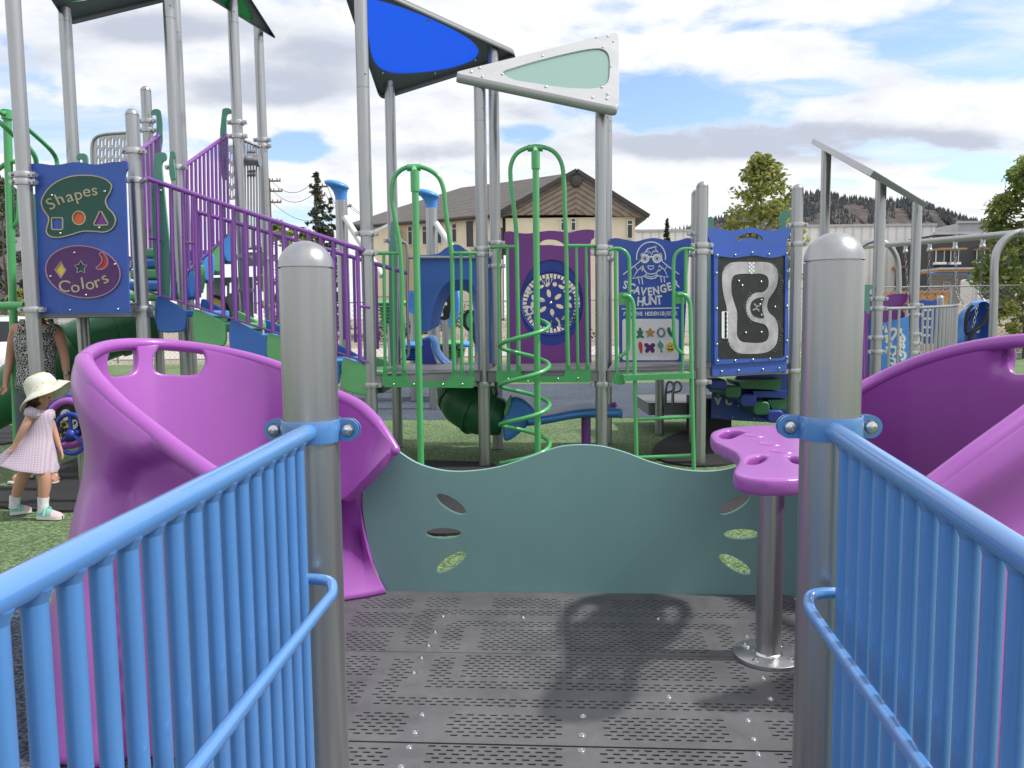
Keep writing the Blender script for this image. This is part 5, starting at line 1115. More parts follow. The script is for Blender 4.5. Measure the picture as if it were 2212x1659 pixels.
mb = MB(); q = pl.pt(*pl.uv(170, 930), -.05); mb.tube([V((q.x, q.y, 0)), V((q.x, q.y, q.z))], .045, 14); mb.build('leg', M['steel'], sbd)
# ---- rubber wear mats lying on the turf
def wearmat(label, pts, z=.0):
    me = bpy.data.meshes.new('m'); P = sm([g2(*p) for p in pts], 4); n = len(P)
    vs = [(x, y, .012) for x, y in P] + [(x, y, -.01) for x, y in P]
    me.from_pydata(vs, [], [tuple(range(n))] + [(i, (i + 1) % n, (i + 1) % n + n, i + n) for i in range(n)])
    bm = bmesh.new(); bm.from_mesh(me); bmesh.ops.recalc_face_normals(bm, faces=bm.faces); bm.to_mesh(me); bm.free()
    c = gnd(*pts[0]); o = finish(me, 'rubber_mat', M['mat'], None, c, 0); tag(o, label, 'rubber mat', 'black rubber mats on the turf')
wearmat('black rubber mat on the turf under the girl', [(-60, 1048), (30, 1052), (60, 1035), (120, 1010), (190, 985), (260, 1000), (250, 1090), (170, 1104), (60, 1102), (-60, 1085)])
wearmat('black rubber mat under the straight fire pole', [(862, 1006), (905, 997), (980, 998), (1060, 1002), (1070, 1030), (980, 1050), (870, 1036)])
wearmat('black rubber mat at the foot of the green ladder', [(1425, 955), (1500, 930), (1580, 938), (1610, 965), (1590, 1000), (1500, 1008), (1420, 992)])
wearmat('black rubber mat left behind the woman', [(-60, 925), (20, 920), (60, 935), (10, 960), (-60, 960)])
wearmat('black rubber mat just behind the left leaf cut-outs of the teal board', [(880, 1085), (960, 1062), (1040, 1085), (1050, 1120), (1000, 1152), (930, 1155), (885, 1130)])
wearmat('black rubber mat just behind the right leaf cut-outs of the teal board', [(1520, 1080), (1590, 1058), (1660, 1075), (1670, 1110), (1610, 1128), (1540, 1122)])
# ================================================================ right-hand play structure and swing
r8 = lambda x, y: (1779.8 + .1953 * x, 553 + .1953 * y); R8 = lambda p: [r8(*q) for q in p]
r7 = lambda x, y: (1693.4 + .2343 * x, 259.2 + .2343 * y); R7 = lambda p: [r7(*q) for q in p]
q1 = fpost(1784, 380, 9.4, 324, 'tall silver post under the high end of the grey edge-on roof', False, 470)
q2 = fpost(1897, 600, 8.6, 385, 'tall silver post under the middle of the grey edge-on roof', False, 452, (645, 666, 729, 760))
q3 = fpost(1976, 600, 9.6, 436, 'tall silver post under the low end of the grey edge-on roof', False, 458, (659, 680, 722, 742, 762))
q4 = fpost(2031, 650, 13.0, 638, 'short capped silver post behind the curved grey barrier', True, None)
pl = vplane(1930, 680, 9.7)
o = plate('purple_board', pl, pl.out(sm(R8([(395, 450), (450, 428), (560, 430), (640, 448), (740, 425), (850, 415), (920, 425)]), 4, False) + R8([(930, 440), (915, 500), (880, 540), (860, 600), (900, 640), (900, 1400), (395, 1400)])), M['board_purple'], None, (), .025, loc=pl.hit(1930, 830)); tag(o, 'dark purple wavy board behind the grey roof posts above the right shell', 'board')
pl = vplane(1860, 740, 8.3)
o = plate('purple_board', pl, pl.out(R8([(385, 545), (470, 620), (490, 660), (470, 1500), (385, 1500)])), M['board_purple'], None, (), .03, loc=pl.hit(1865, 845)); tag(o, 'narrow dark purple board seen beside the capped post of the right ramp rail', 'board')
mb = MB(); mb.tube([pl.pt(*pl.uv(*r8(428, y)), .02) for y in (620, 1330)], .012, 8); mb.build('edge_tube', M['rail_purple'], o)
hook('mint hooked board left of the grey roof middle post', [r8(*p) for p in [(430, 340), (445, 322), (530, 320), (545, 335), (545, 365), (520, 370), (505, 395), (502, 640), (480, 640), (430, 570)]], 8.5, bolts=())
pl = vplane(1880, 760, 8.75)
o = plate('blue_board', pl, pl.out(R8([(492, 690), (560, 690), (560, 1285), (488, 1285)])), M['panel_blue'], None, (), .02, loc=pl.hit(1885, 805)); tag(o, 'narrow royal blue board behind the clamped middle post of the grey roof', 'board')
pl = vplane(1935, 740, 9.2)
cb = plate('cloud_board', pl, pl.out(R8([(640, 740), (690, 735)]) + sm(R8([(700, 738), (735, 715), (780, 705), (815, 708), (840, 712), (870, 690), (905, 678), (940, 678)]), 4, False) + R8([(945, 1300), (640, 1320)])), M['sky_blue'], None, (), .02, loc=pl.hit(1935, 808)); tag(cb, 'light blue board with white looping drawings behind the curved grey barrier', 'game board')
mb = MB()
for p in ([(655, 810), (672, 780), (690, 850)], [(735, 960), (720, 880), (730, 830), (770, 805), (800, 830), (780, 880), (745, 930), (740, 1000), (790, 1010), (800, 1050), (760, 1100), (735, 1110)], [(690, 1000), (720, 1060), (740, 1120), (775, 1140), (790, 1170), (765, 1195), (735, 1180)], [(850, 800), (845, 860), (870, 880), (890, 920), (870, 960), (885, 1000), (860, 1040)], [(835, 860), (850, 940), (845, 1010), (870, 1060), (895, 1080), (890, 1130), (850, 1150)], [(820, 1000), (830, 1060), (860, 1110)], [(690, 870), (700, 930), (685, 960)]):
    r_ = ribbon(pl, pl.out(R8(sm(p, 4, False))), .032, .004, .003); mb.add(r_.v, r_.f)
mb.build('white_drawing', M['white'], cb, smooth=0)
# curved grey barrier
cbv = thing('curved_barrier', 'grey curved barrier of vertical bars right of the grey roof posts', 'barrier', at(1990, 830, 10.2))
import bisect
pts = [(1913, 667, 8.9), (1950, 666, 9.2), (2000, 664, 9.9), (2040, 662, 10.7), (2066, 660, 11.8), (2060, 661, 12.8), (2020, 660, 13.4), (1975, 657, 13.6)]
cur = [V(p) for p in sm([tuple(at(*p)) for p in pts], 10, False)]
zt_ = sum(p.z for p in cur) / len(cur); cur = [V((p.x, p.y, p.z)) for p in cur]
mb = MB(); mb.tube(cur, .021, 10); mb.build('top_rail', M['steel'], cbv)
mb = MB(); mb.tube([V((p.x, p.y, .75)) for p in cur], .018, 8); mb.build('bottom_rail', M['steel'], cbv)
acc = 0; nxt = .12
for a, b in zip(cur, cur[1:]):
    d = (b - a).length
    while nxt <= acc + d:
        p = a.lerp(b, (nxt - acc) / d); mb = MB(); mb.tube([V((p.x, p.y, .72)), p], .0165, 8); mb.build('bar', M['steel'], cbv); nxt += .235
    acc += d
for i in (3, 30, 60):
    p = cur[i]; mb = MB(); mb.tube([V((p.x, p.y, 0)), V((p.x, p.y, .75))], .04, 10); mb.build('leg', M['steel'], cbv)
pl = vplane(2005, 700, 12.6)
wb = plate('words_board', pl, pl.out(R8([(1040, 500), (1090, 482), (1160, 496), (1240, 484), (1250, 500), (1215, 970), (1070, 970)])), M['panel_blue'], None, (), .02, loc=pl.hit(2005, 745)); tag(wb, 'far blue board with broad white bands behind the curved grey barrier', 'game board')
mb = MB()
for y in (610, 705, 800, 890): mb.hexa([pl.pt(*pl.uv(*r8(x, yy)), c) for x, yy, c in ((1080, y, .002), (1200, y, .002), (1200, y, .006), (1080, y, .006))], [pl.pt(*pl.uv(*r8(x, yy)), c) for x, yy, c in ((1080, y - 24, .002), (1200, y - 24, .002), (1200, y - 24, .006), (1080, y - 24, .006))])
mb.build('white_bands', M['white'], wb, smooth=0)
# ---- swing
swg = thing('arched_swing', 'grey arched swing frame with long beam and hanging chains', 'swing', at(1940, 760, 14.0))
A, B = at(1835, 536, 17.5), at(2290, 496, 10.4)
mb = MB(); mb.tube([A, B], .052, 14); mb.build('beam', M['steel'], swg)
def on_beam(u):
    best = min((A.lerp(B, k / 200) for k in range(201)), key=lambda p: abs(proj(p)[0] - u)); return best
lp = on_beam(r7(870, 1100)[0]); Yl = lp.y
leg = [at(*r7(600, 1900), Yl), at(*r7(620, 1350), Yl), at(*r7(660, 1230), Yl), at(*r7(740, 1145), Yl), at(*r7(860, 1110), Yl), at(*r7(960, 1150), Yl), at(*r7(1030, 1245), Yl), at(*r7(1055, 1360), Yl), at(*r7(1060, 1700), Yl)]
leg[0].z = 0; leg[-1].z = 0
mb = MB(); mb.tube(sm([tuple(p) for p in leg], 5, False), .055, 12); mb.build('arch_leg', M['steel'], swg)
rp_ = on_beam(r7(2190, 1035)[0]); Yr = rp_.y
leg = [tuple(at(*r7(x, y), Yr)) for x, y in ((2185, 1032), (2100, 1060), (2020, 1122), (1962, 1215), (1940, 1330), (1936, 1660))] ; e = V(leg[-1]); leg.append((e.x, e.y, 0))
mb = MB(); mb.tube(sm(leg, 5, False), .055, 12); mb.build('arch_leg', M['steel'], swg)
leg = [tuple(at(*r7(x, y), Yr)) for x, y in ((2185, 1032), (2290, 1060), (2370, 1122), (2420, 1215), (2440, 1330), (2445, 1660))]; e = V(leg[-1]); leg.append((e.x, e.y, 0))
mb = MB(); mb.tube(sm(leg, 5, False), .055, 12); mb.build('arch_leg', M['steel'], swg)
def chain(path, r=.0085, par=None):
    mb = MB(); P = [V(p) for p in path]; k = 0
    for a, b in zip(P, P[1:]):
        d = (b - a); n = max(1, int(d.length / .07)); t = d.normalized(); s_ = t.cross(V((0, 1, 0))).normalized(); w_ = t.cross(s_)
        for i in range(n):
            c = a + d * ((i + .5) / n); x_ = s_ if k % 2 else w_; k += 1
            mb.tube([c + t * (.045 * math.cos(q)) + x_ * (.02 * math.sin(q)) for q in [2 * math.pi * j / 8 for j in range(8)]], r * .75, 5, True)
    return mb.build('chain', M['steel_dark'], par)
Ys = on_beam(r7(1700, 1090)[0]).y
hang = []
for x in (1122, 1350, 1580, 1830):
    u = r7(x, 0)[0]; p = on_beam(u); b = MB(); b.cyl(p + V((0, 0, .06)), p - V((0, 0, .13)), .035, seg=10); b.ball(p - V((0, 0, .16)), .05, 8, 6); b.build('hanger', M['galv'], swg); hang.append(p - V((0, 0, .2)))
Y2 = hang[2].y * .5 + hang[3].y * .5
chain([hang[0], at(*r7(1140, 1560), hang[0].y), at(*r7(1150, 1750), hang[0].y)], par=swg); chain([hang[1], at(*r7(1330, 1500), hang[1].y), at(*r7(1320, 1750), hang[1].y)], par=swg)
chain([hang[2], at(*r8(1468, 400), Y2 + .1), at(*r8(1545, 550), Y2 - .2)], par=swg); chain([hang[3], at(*r8(1730, 430), Y2), at(*r8(1815, 580), Y2 - .2)], par=swg)
chain([at(*r8(1700, 540), Y2 - .25), at(*r8(1660, 740), Y2 - .35), at(*r8(1640, 800), Y2 - .35)], .009, swg)
ss = thing('adaptive_swing', 'blue moulded adaptive swing seat with black harness bar hanging from chains', 'swing seat', at(*r8(1620, 980), Y2))
pl = vplane(*r8(1620, 760), Y2)
so3 = sm(R8([(1470, 1000), (1490, 760), (1500, 660), (1560, 585), (1600, 562), (1625, 520), (1680, 498), (1735, 520), (1762, 590), (1768, 700), (1755, 850), (1715, 1010)]), 4)
b_ = pl.out(so3); cxm = sum(p[0] for p in b_) / len(b_); cym = sum(p[1] for p in b_) / len(b_)
mb = MB(); mb.grid([[pl.pt(cxm + (x - cxm) * k, cym + (y - cym) * k, c) for x, y in b_ + b_[:1]] for k, c in ((.96, .22), (1.0, .20), (1.0, -.02), (.86, -.10), (.5, -.14), (.05, -.15))])
o = mb.build('bucket', M['sky_blue'], ss, smooth=70)
mb = MB(); mb.grid([[pl.pt(cxm + (x - cxm) * k, cym + (y - cym) * k, c) for x, y in b_ + b_[:1]] for k, c in ((.96, .221), (.90, .10), (.72, .02), (.4, -.04), (.05, -.05))]); mb.build('liner', M['step_blue'], ss, smooth=70)
mb = MB(); tb(mb, pl, R8(sm([(1545, 552), (1500, 600), (1478, 680), (1470, 780), (1480, 850), (1520, 850)], 4, False)), .03, 8, 0, .25); tb(mb, pl, R8(sm([(1835, 580), (1760, 595), (1700, 630), (1660, 690), (1620, 760), (1570, 800), (1515, 850), (1490, 940), (1478, 1010)], 4, False)), .038, 8, 0, .3)
mb.build('harness_bar', M['black'], ss)
plate('label_tag', pl, pl.out(R8([(1645, 775), (1675, 770), (1670, 850), (1630, 845)])), M['steel'], ss, (), .01, .12)
# ================================================================ background: trees, buildings, fence, vehicles, hills
M['leaf_dark'] = leafmat('dark_leaves', (0.012, 0.028, 0.012), (0.05, 0.085, 0.03), .2)
M['leaf_mid'] = leafmat('green_leaves', (0.08, 0.125, 0.03), (0.36, 0.43, 0.13), .5)
M['leaf_yellow'] = leafmat('yellow_green_leaves', (0.11, 0.145, 0.03), (0.46, 0.47, 0.15), .5)
M['leaf_pine'] = leafmat('pine_needles', (0.03, 0.045, 0.03), (0.11, 0.13, 0.085), .25)
M['bark'] = mat('bark', (0.10, 0.075, 0.055), 0.9, 0, 0.3, 8, bump=.6, bscale=30)
M['pole_wood'] = mat('weathered_pole', (0.17, 0.125, 0.095), 0.9, 0, 0.25, 6, bump=.4, bscale=30)
def leaves(mb, c, rad, n, size, rng, flat=1.0):
    for _ in range(n):
        while True:
            d = V((rng.uniform(-1, 1), rng.uniform(-1, 1), rng.uniform(-1, 1)))
            if d.length < 1: break
        p = V(c) + V((d.x * rad, d.y * rad, d.z * rad * flat))
        a = V((rng.gauss(0, 1), rng.gauss(0, 1), rng.gauss(0, .6))).normalized(); b = a.cross(V((rng.gauss(0, 1), rng.gauss(0, 1), rng.gauss(0, 1)))).normalized()
        s = size * rng.uniform(.6, 1.35); mb.add([p - a * s, p + b * s * .45, p + a * s, p - b * s * .45], [(0, 1, 2, 3)])
def broadleaf(name, label, base, h, w, m, seed, clumps=60, per=70, size=.16, trunk=.3, low=.25, group=None, shape=None):
    rng = random.Random(seed); rt = thing(name, label, 'tree', base, group); base = V(base)
    mb = MB(); mb.tube([base + V((rng.uniform(-.1, .1) * k, rng.uniform(-.1, .1) * k, h * .8 * k / 4)) for k in range(5)], [trunk * (1 - .2 * k) * .5 for k in range(5)], 10)
    tips = []
    for _ in range(clumps):
        z = low + (1 - low) * rng.random() ** .85; t = (z - low) / (1 - low)
        prof = (math.sin(math.pi * min(1, .12 + t * .86)) ** .75) if shape is None else shape(t)
        r = w * .5 * prof * math.sqrt(rng.uniform(.25, 1.0)); a = rng.uniform(0, 2 * math.pi)
        tips.append(base + V((r * math.cos(a), r * math.sin(a), z * h)))
    for p in tips[::3]:
        q = base + V((0, 0, max(h * .2, p.z - base.z - (p - V((base.x, base.y, p.z))).length * .8))); mb.tube([q, q.lerp(p, .6) + V((0, 0, .1)), p], [trunk * .16, trunk * .09, trunk * .03], 5)
    mb.build('trunk', M['bark'], rt)
    mb = MB()
    for p in tips: leaves(mb, p, rng.uniform(.55, 1.15) * w * .13, int(per * rng.uniform(.5, 1.4)), size, rng, .8)
    mb.build('crown', m, rt, smooth=0, merge=False); return rt
def conifer(name, label, base, h, w, m, seed, tiers=26, size=.2, per=26, group=None):
    rng = random.Random(seed); rt = thing(name, label, 'tree', base, group); base = V(base)
    mb = MB(); mb.tube([base, base + V((0, 0, h * .97))], [w * .045, .02], 8); mb.build('trunk', M['bark'], rt); mb = MB()
    for k in range(tiers):
        t = k / (tiers - 1); z = h * (.08 + .91 * t); R_ = w * .5 * (1 - t) ** .8 + .12
        for _ in range(max(3, int(9 * (1 - t) + 3))):
            a = rng.uniform(0, 2 * math.pi); L_ = R_ * rng.uniform(.45, 1.1)
            for s in range(3):
                f = (s + 1) / 3; p = base + V((L_ * f * math.cos(a), L_ * f * math.sin(a), z - L_ * f * .25 + rng.uniform(-.2, .2)))
                leaves(mb, p, .16 * w * (1 - t * .7) * .5, per // 3, size, rng, .5)
    mb.build('crown', m, rt, smooth=0, merge=False); return rt
gp = lambda u, Y: V((at(u, 690, Y).x, Y, 0))
hz_ = lambda v, Y, u=1106: at(u, v, Y).z
conifer('pine_tree', 'tall dark pine behind the left blue cowl post', gp(692, 62), hz_(372, 62, 692), 4.8, M['leaf_pine'], 5, 26, .24, 20)
conifer('pine_tree', 'small pine tip right of the tall pine', gp(722, 66), hz_(430, 66, 722), 2.2, M['leaf_pine'], 8, 16, .22, 20)
broadleaf('maple_tree', 'yellow-green maple above the racetrack board', gp(1640, 38), hz_(350, 38, 1640), 4.7, M['leaf_yellow'], 11, 120, 50, .15, .22, .28, shape=lambda t: (1 - t) ** .55 * min(1, .6 + t * 2) + .05)
broadleaf('maple_tree', 'large green tree at the right edge behind the swing', gp(2232, 26), hz_(330, 26, 2212), 4.0, M['leaf_mid'], 12, 110, 85, .12, .3, .18, shape=lambda t: (1 - t) ** .5 * min(1, .55 + t * 2) + .05)
broadleaf('maple_tree', 'yellow-green shrubby tree under the large tree at the right edge', gp(2215, 24), hz_(600, 24, 2200), 1.5, M['leaf_yellow'], 13, 30, 60, .09, .1, .15)
conifer('cypress_tree', 'small dark cypress above the scavenger board', gp(1439, 52), hz_(477, 52, 1439), .95, M['leaf_dark'], 14, 24, .14, 24)
for k, (u, Y, v, w_, m, lb) in enumerate(((605, 42, 480, 2.4, 'leaf_mid', 'bushy green tree behind the purple stair rail'), (640, 44, 492, 1.8, 'leaf_yellow', 'thin yellow-green tree behind the purple stair rail'), (668, 46, 500, 2.2, 'leaf_mid', 'small dark bush below the tall pine'), (12, 40, 398, 3.2, 'leaf_dark', 'dark tree at the left edge behind the green climber'), (-25, 43, 420, 3.0, 'leaf_dark', 'dark tree just beyond the left edge'), (48, 34, 628, 1.8, 'leaf_yellow', 'dry olive bush beside the grey house'))):
    broadleaf('tree', lb, gp(u, Y), hz_(v, Y, u), w_, M[m], 30 + k, 40, 60, .15, .2, .12)
hrng = random.Random(4)
for k in range(9):
    u = 830 + k * 52; Y = 47.0; 
    rt = None
    mb = MB()
    h_ = hrng.uniform(1.1, 2.0)
    for _ in range(9): leaves(mb, gp(u, 43) + V((hrng.uniform(-.9, .9), hrng.uniform(-.5, .5), hrng.uniform(.3, h_))), .55, 60, .12, hrng, .8)
    o = mb.build('shrub', M['leaf_dark'], None, gp(u, 43), 0, False); tag(o, 'dark green shrub in the row before the beige building', 'shrub', 'shrubs before the beige building')
# ---- beige building
M['beige'] = mat('beige_stucco', (0.78, 0.69, 0.53), 0.85, 0, 0.06, 1.0, bump=.25, bscale=40)
M['shingle'] = stripes('grey_shingles', (0.125, 0.115, 0.11), (0.085, 0.078, 0.074), 3.2, 2, .9, 0, .3, .35)
M['siding'] = stripes('weathered_wood_boards', (0.27, 0.22, 0.18), (0.085, 0.068, 0.058), 3.6, 2, .9, 0, .8, .45)
M['glass'] = mat('window_glass', (0.03, 0.04, 0.045), 0.08, 0, 0.3, .5); M['frame_white'] = mat('white_trim', (0.7, 0.7, 0.68), .5)
M['trim_dark'] = mat('dark_trim', (0.05, 0.045, 0.045), .6)
bb_ = thing('beige_building', 'beige two-storey building with grey roof and wooden gable', 'building', gp(1230, 46))
c4u = lambda x, y: (691.2 + .3125 * x, .3125 * y)
YF = 46.0; GP_ = vplane(1230, 500, YF)
wl, wr, ez = GP_.hit(1092, 469).x, GP_.hit(1372, 472).x, GP_.hit(1230, 470).z
apx = GP_.hit(1244, 375)
mb = MB(); mb.hexa([V((wl, YF, 0)), V((wr, YF, 0)), V((wr, YF + 14, 0)), V((wl, YF + 14, 0))], [V((wl, YF, ez)), V((wr, YF, ez)), V((wr, YF + 14, ez)), V((wl, YF + 14, ez))]); mb.build('wall', M['beige'], bb_, smooth=0)
ll, lr = GP_.hit(1078, 466), GP_.hit(1396, 471)
for nm, a, b in (('wood_gable', ll, apx), ('wood_gable', apx, lr)):
    foot = V((apx.x, YF - .35, ll.z)); a_, b_ = V((a.x, YF - .35, a.z)), V((b.x, YF - .35, b.z))
    me = bpy.data.meshes.new(nm); tri = [a_, foot, b_] ; me.from_pydata(tri + [p + V((0, .3, 0)) for p in tri], [], [(0, 1, 2), (5, 4, 3), (0, 3, 4, 1), (1, 4, 5, 2), (2, 5, 3, 0)])
    ang = math.atan2(b.z - a.z, b.x - a.x); o = finish(me, nm, None, bb_, smooth=0)
    c_ = (a_ + b_ + foot) / 3; off = wloc(o); me.transform(Matrix.Translation(-(c_ - off))); Rm = Matrix.Rotation(ang, 4, 'Y'); me.transform(Rm); o.rotation_euler = (0, -ang, 0); o.location = c_ - off; me.materials.append(M['siding'])
for a, b in ((ll, apx), (apx, lr)):
    mb = MB(); d_ = (b - a).normalized(); nn = V((-d_.z, 0, d_.x)); mb.box((a + b) / 2 + V((0, -.5, 0)) + nn * .08, ((b - a).length + .1, .22, .22), d_, V((0, 1, 0)), nn); mb.build('barge_board', M['trim_dark'], bb_, smooth=0)
b = MB(); q = GP_.hit(*c4u(1765, 1262)); b.lathe([(.0, .3), (.30, .28), (.34, .1), (.34, 0)], V((q.x, YF - .36, q.z)), V((0, -1, 0)), 16); b.build('gable_vent', M['trim_dark'], bb_)
# long wing and roof
E_ = [at(1085, 463, 46), at(960, 474, 51), at(866, 481, 55), at(800, 487, 58)]
Rg = [V((apx.x, YF - .5, apx.z)), at(1110, 391, 52.5), at(997, 405, 57), at(863, 447, 62), at(752, 484, 66)]
mb = MB(); mb.grid([[V((e.x, e.y - .5, e.z)) for e in E_ + [at(752, 486, 64)]], Rg])
mb.grid([Rg, [V((r_.x + 3, r_.y + 9, max(2, r_.z - 4))) for r_ in Rg]])
o = mb.build('roof', M['shingle'], bb_, smooth=0); sd = o.modifiers.new('s', 'SOLIDIFY'); sd.thickness = .25; sd.offset = -1
mb = MB(); mb.add([V((apx.x, YF - .5, apx.z + .02)), V((lr.x, YF - .5, lr.z + .02)), V((lr.x, YF + 14, lr.z)), V((apx.x, YF + 14, apx.z))], [(0, 1, 2, 3)]); o = mb.build('roof', M['shingle'], bb_, smooth=0); sd = o.modifiers.new('s', 'SOLIDIFY'); sd.thickness = .2; sd.offset = -1
mb = MB()
for i in range(len(E_) - 1):
    a, b = E_[i] + V((.0, .35, -.1)), E_[i + 1] + V((.0, .35, -.1)); mb.hexa([V((a.x, a.y, 0)), V((b.x, b.y, 0)), V((b.x, b.y + 5, 0)), V((a.x, a.y + 5, 0))], [a, b, b + V((0, 5, 0)), a + V((0, 5, 0))])
mb.build('wall', M['beige'], bb_, smooth=0)
mb = MB(); mb.tube([e + V((0, -.55, -.1)) for e in E_], .11, 6); mb.build('gutter', M['trim_dark'], bb_)
def win(u0, u1, v0, v1, Y, split=None, fr='frame_white', par=bb_, depth=.06, bars=0):
    pl = vplane((u0 + u1) / 2, (v0 + v1) / 2, Y - depth); a = pl.uv(u0, v1); b = pl.uv(u1, v0); t = .05
    hol = []
    ys = [a[1] + t] + ([pl.uv(u0, split)[1]] if split else []) + [b[1] - t + .0]
    if split: hol = [[(a[0] + t, a[1] + t), (b[0] - t, a[1] + t), (b[0] - t, ys[1] - t / 2), (a[0] + t, ys[1] - t / 2)], [(a[0] + t, ys[1] + t / 2), (b[0] - t, ys[1] + t / 2), (b[0] - t, b[1] - t), (a[0] + t, b[1] - t)]]
    else: hol = [[(a[0] + t, a[1] + t), (b[0] - t, a[1] + t), (b[0] - t, b[1] - t), (a[0] + t, b[1] - t)]]
    w_ = plate('window', pl, [(a[0], a[1]), (b[0], a[1]), (b[0], b[1]), (a[0], b[1])], M[fr], par, hol, .08, .06)
    plate('pane', pl, [(a[0] + t * .5, a[1] + t * .5), (b[0] - t * .5, a[1] + t * .5), (b[0] - t * .5, b[1] - t * .5), (a[0] + t * .5, b[1] - t * .5)], M['glass'], w_, (), .02, .012)
    if bars:
        mb = MB()
        for k in range(1, bars + 1):
            x = a[0] + (b[0] - a[0]) * k / (bars + 1); mb.box(pl.pt(x, (a[1] + b[1]) / 2, .07), (.03, .02, b[1] - a[1]), pl.x, pl.n, pl.y)
            y = a[1] + (b[1] - a[1]) * k / (bars + 1); mb.box(pl.pt((a[0] + b[0]) / 2, y, .075), (b[0] - a[0], .02, .03), pl.x, pl.n, pl.y)
        mb.build('window_bars', M['white'], w_, smooth=0)
    return w_
def wallY(u): # depth of the long wing's wall at column u
    for i in range(len(E_) - 1):
        ua, ub = proj(E_[i])[0], proj(E_[i + 1])[0]
        if ub <= u <= ua: return E_[i].y + .35 + (E_[i + 1].y - E_[i].y) * (ua - u) / (ua - ub)
    return 55
for u0, u1, v0, v1, sp in ((1211, 1219, 472, 499, 480), (1233, 1244, 471, 499, 480), (1354, 1367, 475, 516, 485)): win(u0, u1, v0, v1, YF - .02, sp)
for u0, u1, v0, v1, sp in ((881, 891, 489, 530, 500), (912, 922, 488, 529, 499), (944, 954, 486, 527, 497), (976, 987, 483, 524, 494), (824, 832, 512, 532, None)): win(u0, u1, v0, v1, wallY((u0 + u1) / 2) - .1, sp)
win(1008, 1032, 478, 533, wallY(1020) - .1, None, 'trim_dark')
mb = MB(); mb.tube([at(1060, 480, 46.2), at(1084, 494, 45.8), at(1085, 560, 45.8)], .06, 6); mb.build('downpipe', M['trim_dark'], bb_)
# left low gable in front of the wing
lg = thing('low_gable_house', 'small beige gabled wing at the left end of the grey roof', 'building', gp(822, 53))
pl = vplane(822, 520, 53); 
plate('gable_wall', pl, [pl.uv(803, 640), pl.uv(845, 640), pl.uv(845, 488), pl.uv(803, 507)], M['beige'], lg, (), 3)
mb = MB(); a, b = pl.hit(796, 509) + V((0, -.4, 0)), pl.hit(850, 484) + V((0, -.4, 0)); mb.box((a + b) / 2, ((b - a).length, .3, .22), (b - a).normalized(), V((0, 1, 0)), V((0, 0, 1))); mb.build('roof_edge', M['frame_white'], lg, smooth=0)
# ---- white ribbed warehouse, grey block
M['ribbed'] = stripes('white_ribbed_sheet', (0.80, 0.79, 0.77), (0.58, 0.58, 0.58), 1.35, 0, .5, 0, .6, .05)
M['charcoal'] = mat('charcoal_panel', (0.055, 0.058, 0.065), .7, 0, .05, .5); M['cmu'] = stripes('grey_block_wall', (0.34, 0.34, 0.345), (0.24, 0.24, 0.245), 5, 2, .9, 0, .2, .15)
M['lightgrey'] = mat('pale_grey_panel', (0.42, 0.43, 0.45), .6); M['cedar'] = mat('cedar_soffit', (0.38, 0.20, 0.09), .6, 0, .15, 4)
def block(name, label, u0, u1, vt, Y, depth, m, cat='building', ul=None):
    rt = thing(name, label, cat, gp((u0 + u1) / 2, Y)); a, b = at(u0, 600, Y).x, at(u1, 600, Y).x; z = hz_(vt, Y, (u0 + u1) / 2)
    mb = MB(); mb.hexa([V((a, Y, 0)), V((b, Y, 0)), V((b, Y + depth, 0)), V((a, Y + depth, 0))], [V((a, Y, z)), V((b, Y, z)), V((b, Y + depth, z)), V((a, Y + depth, z))]); mb.build('wall', m, rt, smooth=0)
    mb = MB(); mb.box(V(((a + b) / 2, Y - .02, z + .08)), (b - a + .2, .3, .2)); mb.build('parapet_cap', M['lightgrey'], rt, smooth=0); return rt
wh = block('warehouse', 'white ribbed metal warehouse below the hill', 1733, 2016, 489, 66, 30, M['ribbed'])
wh2 = block('warehouse', 'low white ribbed shed behind the scavenger board', 1374, 1506, 500, 70, 14, M['ribbed'])
pl = vplane(1975, 600, 65.9); sf = plate('shop_window', pl, pl.out([(1944, 582), (2006, 580), (2006, 622), (1944, 622)]), M['glass'], wh, (), .1, .05)
for u in (1944, 1958, 1975, 1992): mb = MB(); mb.tube([pl.pt(*pl.uv(u, 581), .08), pl.pt(*pl.uv(u, 622), .08)], .08, 6); mb.build('mullion', M['frame_white'], sf)
mb = MB(); mb.tube([pl.pt(*pl.uv(1944, 597), .08), pl.pt(*pl.uv(2006, 597), .08)], .06, 6); mb.build('transom', M['rail_blue'], sf)
mb = MB(); mb.box(pl.pt(*pl.uv(1985, 579), .8), (4.6, 1.8, .2)); mb.build('awning', M['cedar'], wh, smooth=0)
db = block('grey_office', 'charcoal two-storey office with cedar window awnings', 2016, 2330, 505, 60, 20, M['charcoal'])
for x0, x1 in ((1395, 1480), (1530, 1612), (1770, 1850), (1893, 1975)):
    u0, u1 = r7(x0, 0)[0], r7(x1, 0)[0]; v0, v1 = r7(0, 1198)[1], r7(0, 1318)[1]
    w_ = win(u0, u1, v0, v1, 59.95, None, 'frame_white', db); pl = vplane((u0 + u1) / 2, v1, 59.6); mb = MB(); a = pl.hit(u0 - 1, v1 + 1); b = pl.hit(u1 + 1, v1 + 1); mb.box((a + b) / 2, ((b - a).length, .5, .18)); mb.build('sill', M['white'], w_, smooth=0)
    mb = MB(); a = pl.hit(u0 - 2, v0 - 1); b = pl.hit(u1 + 5, v0 - 1); mb.box((a + b) / 2 + V((0, -.3, 0)), ((b - a).length, 1.0, .12)); mb.build('awning', M['cedar'], w_, smooth=0)
pl = vplane(2110, 600, 58.2)
mb = MB(); a = pl.hit(2007, 585); b = pl.hit(2330, 583); mb.box((a + b) / 2, ((b - a).length, 2.4, .3)); mb.build('canopy', M['cedar'], db, smooth=0)
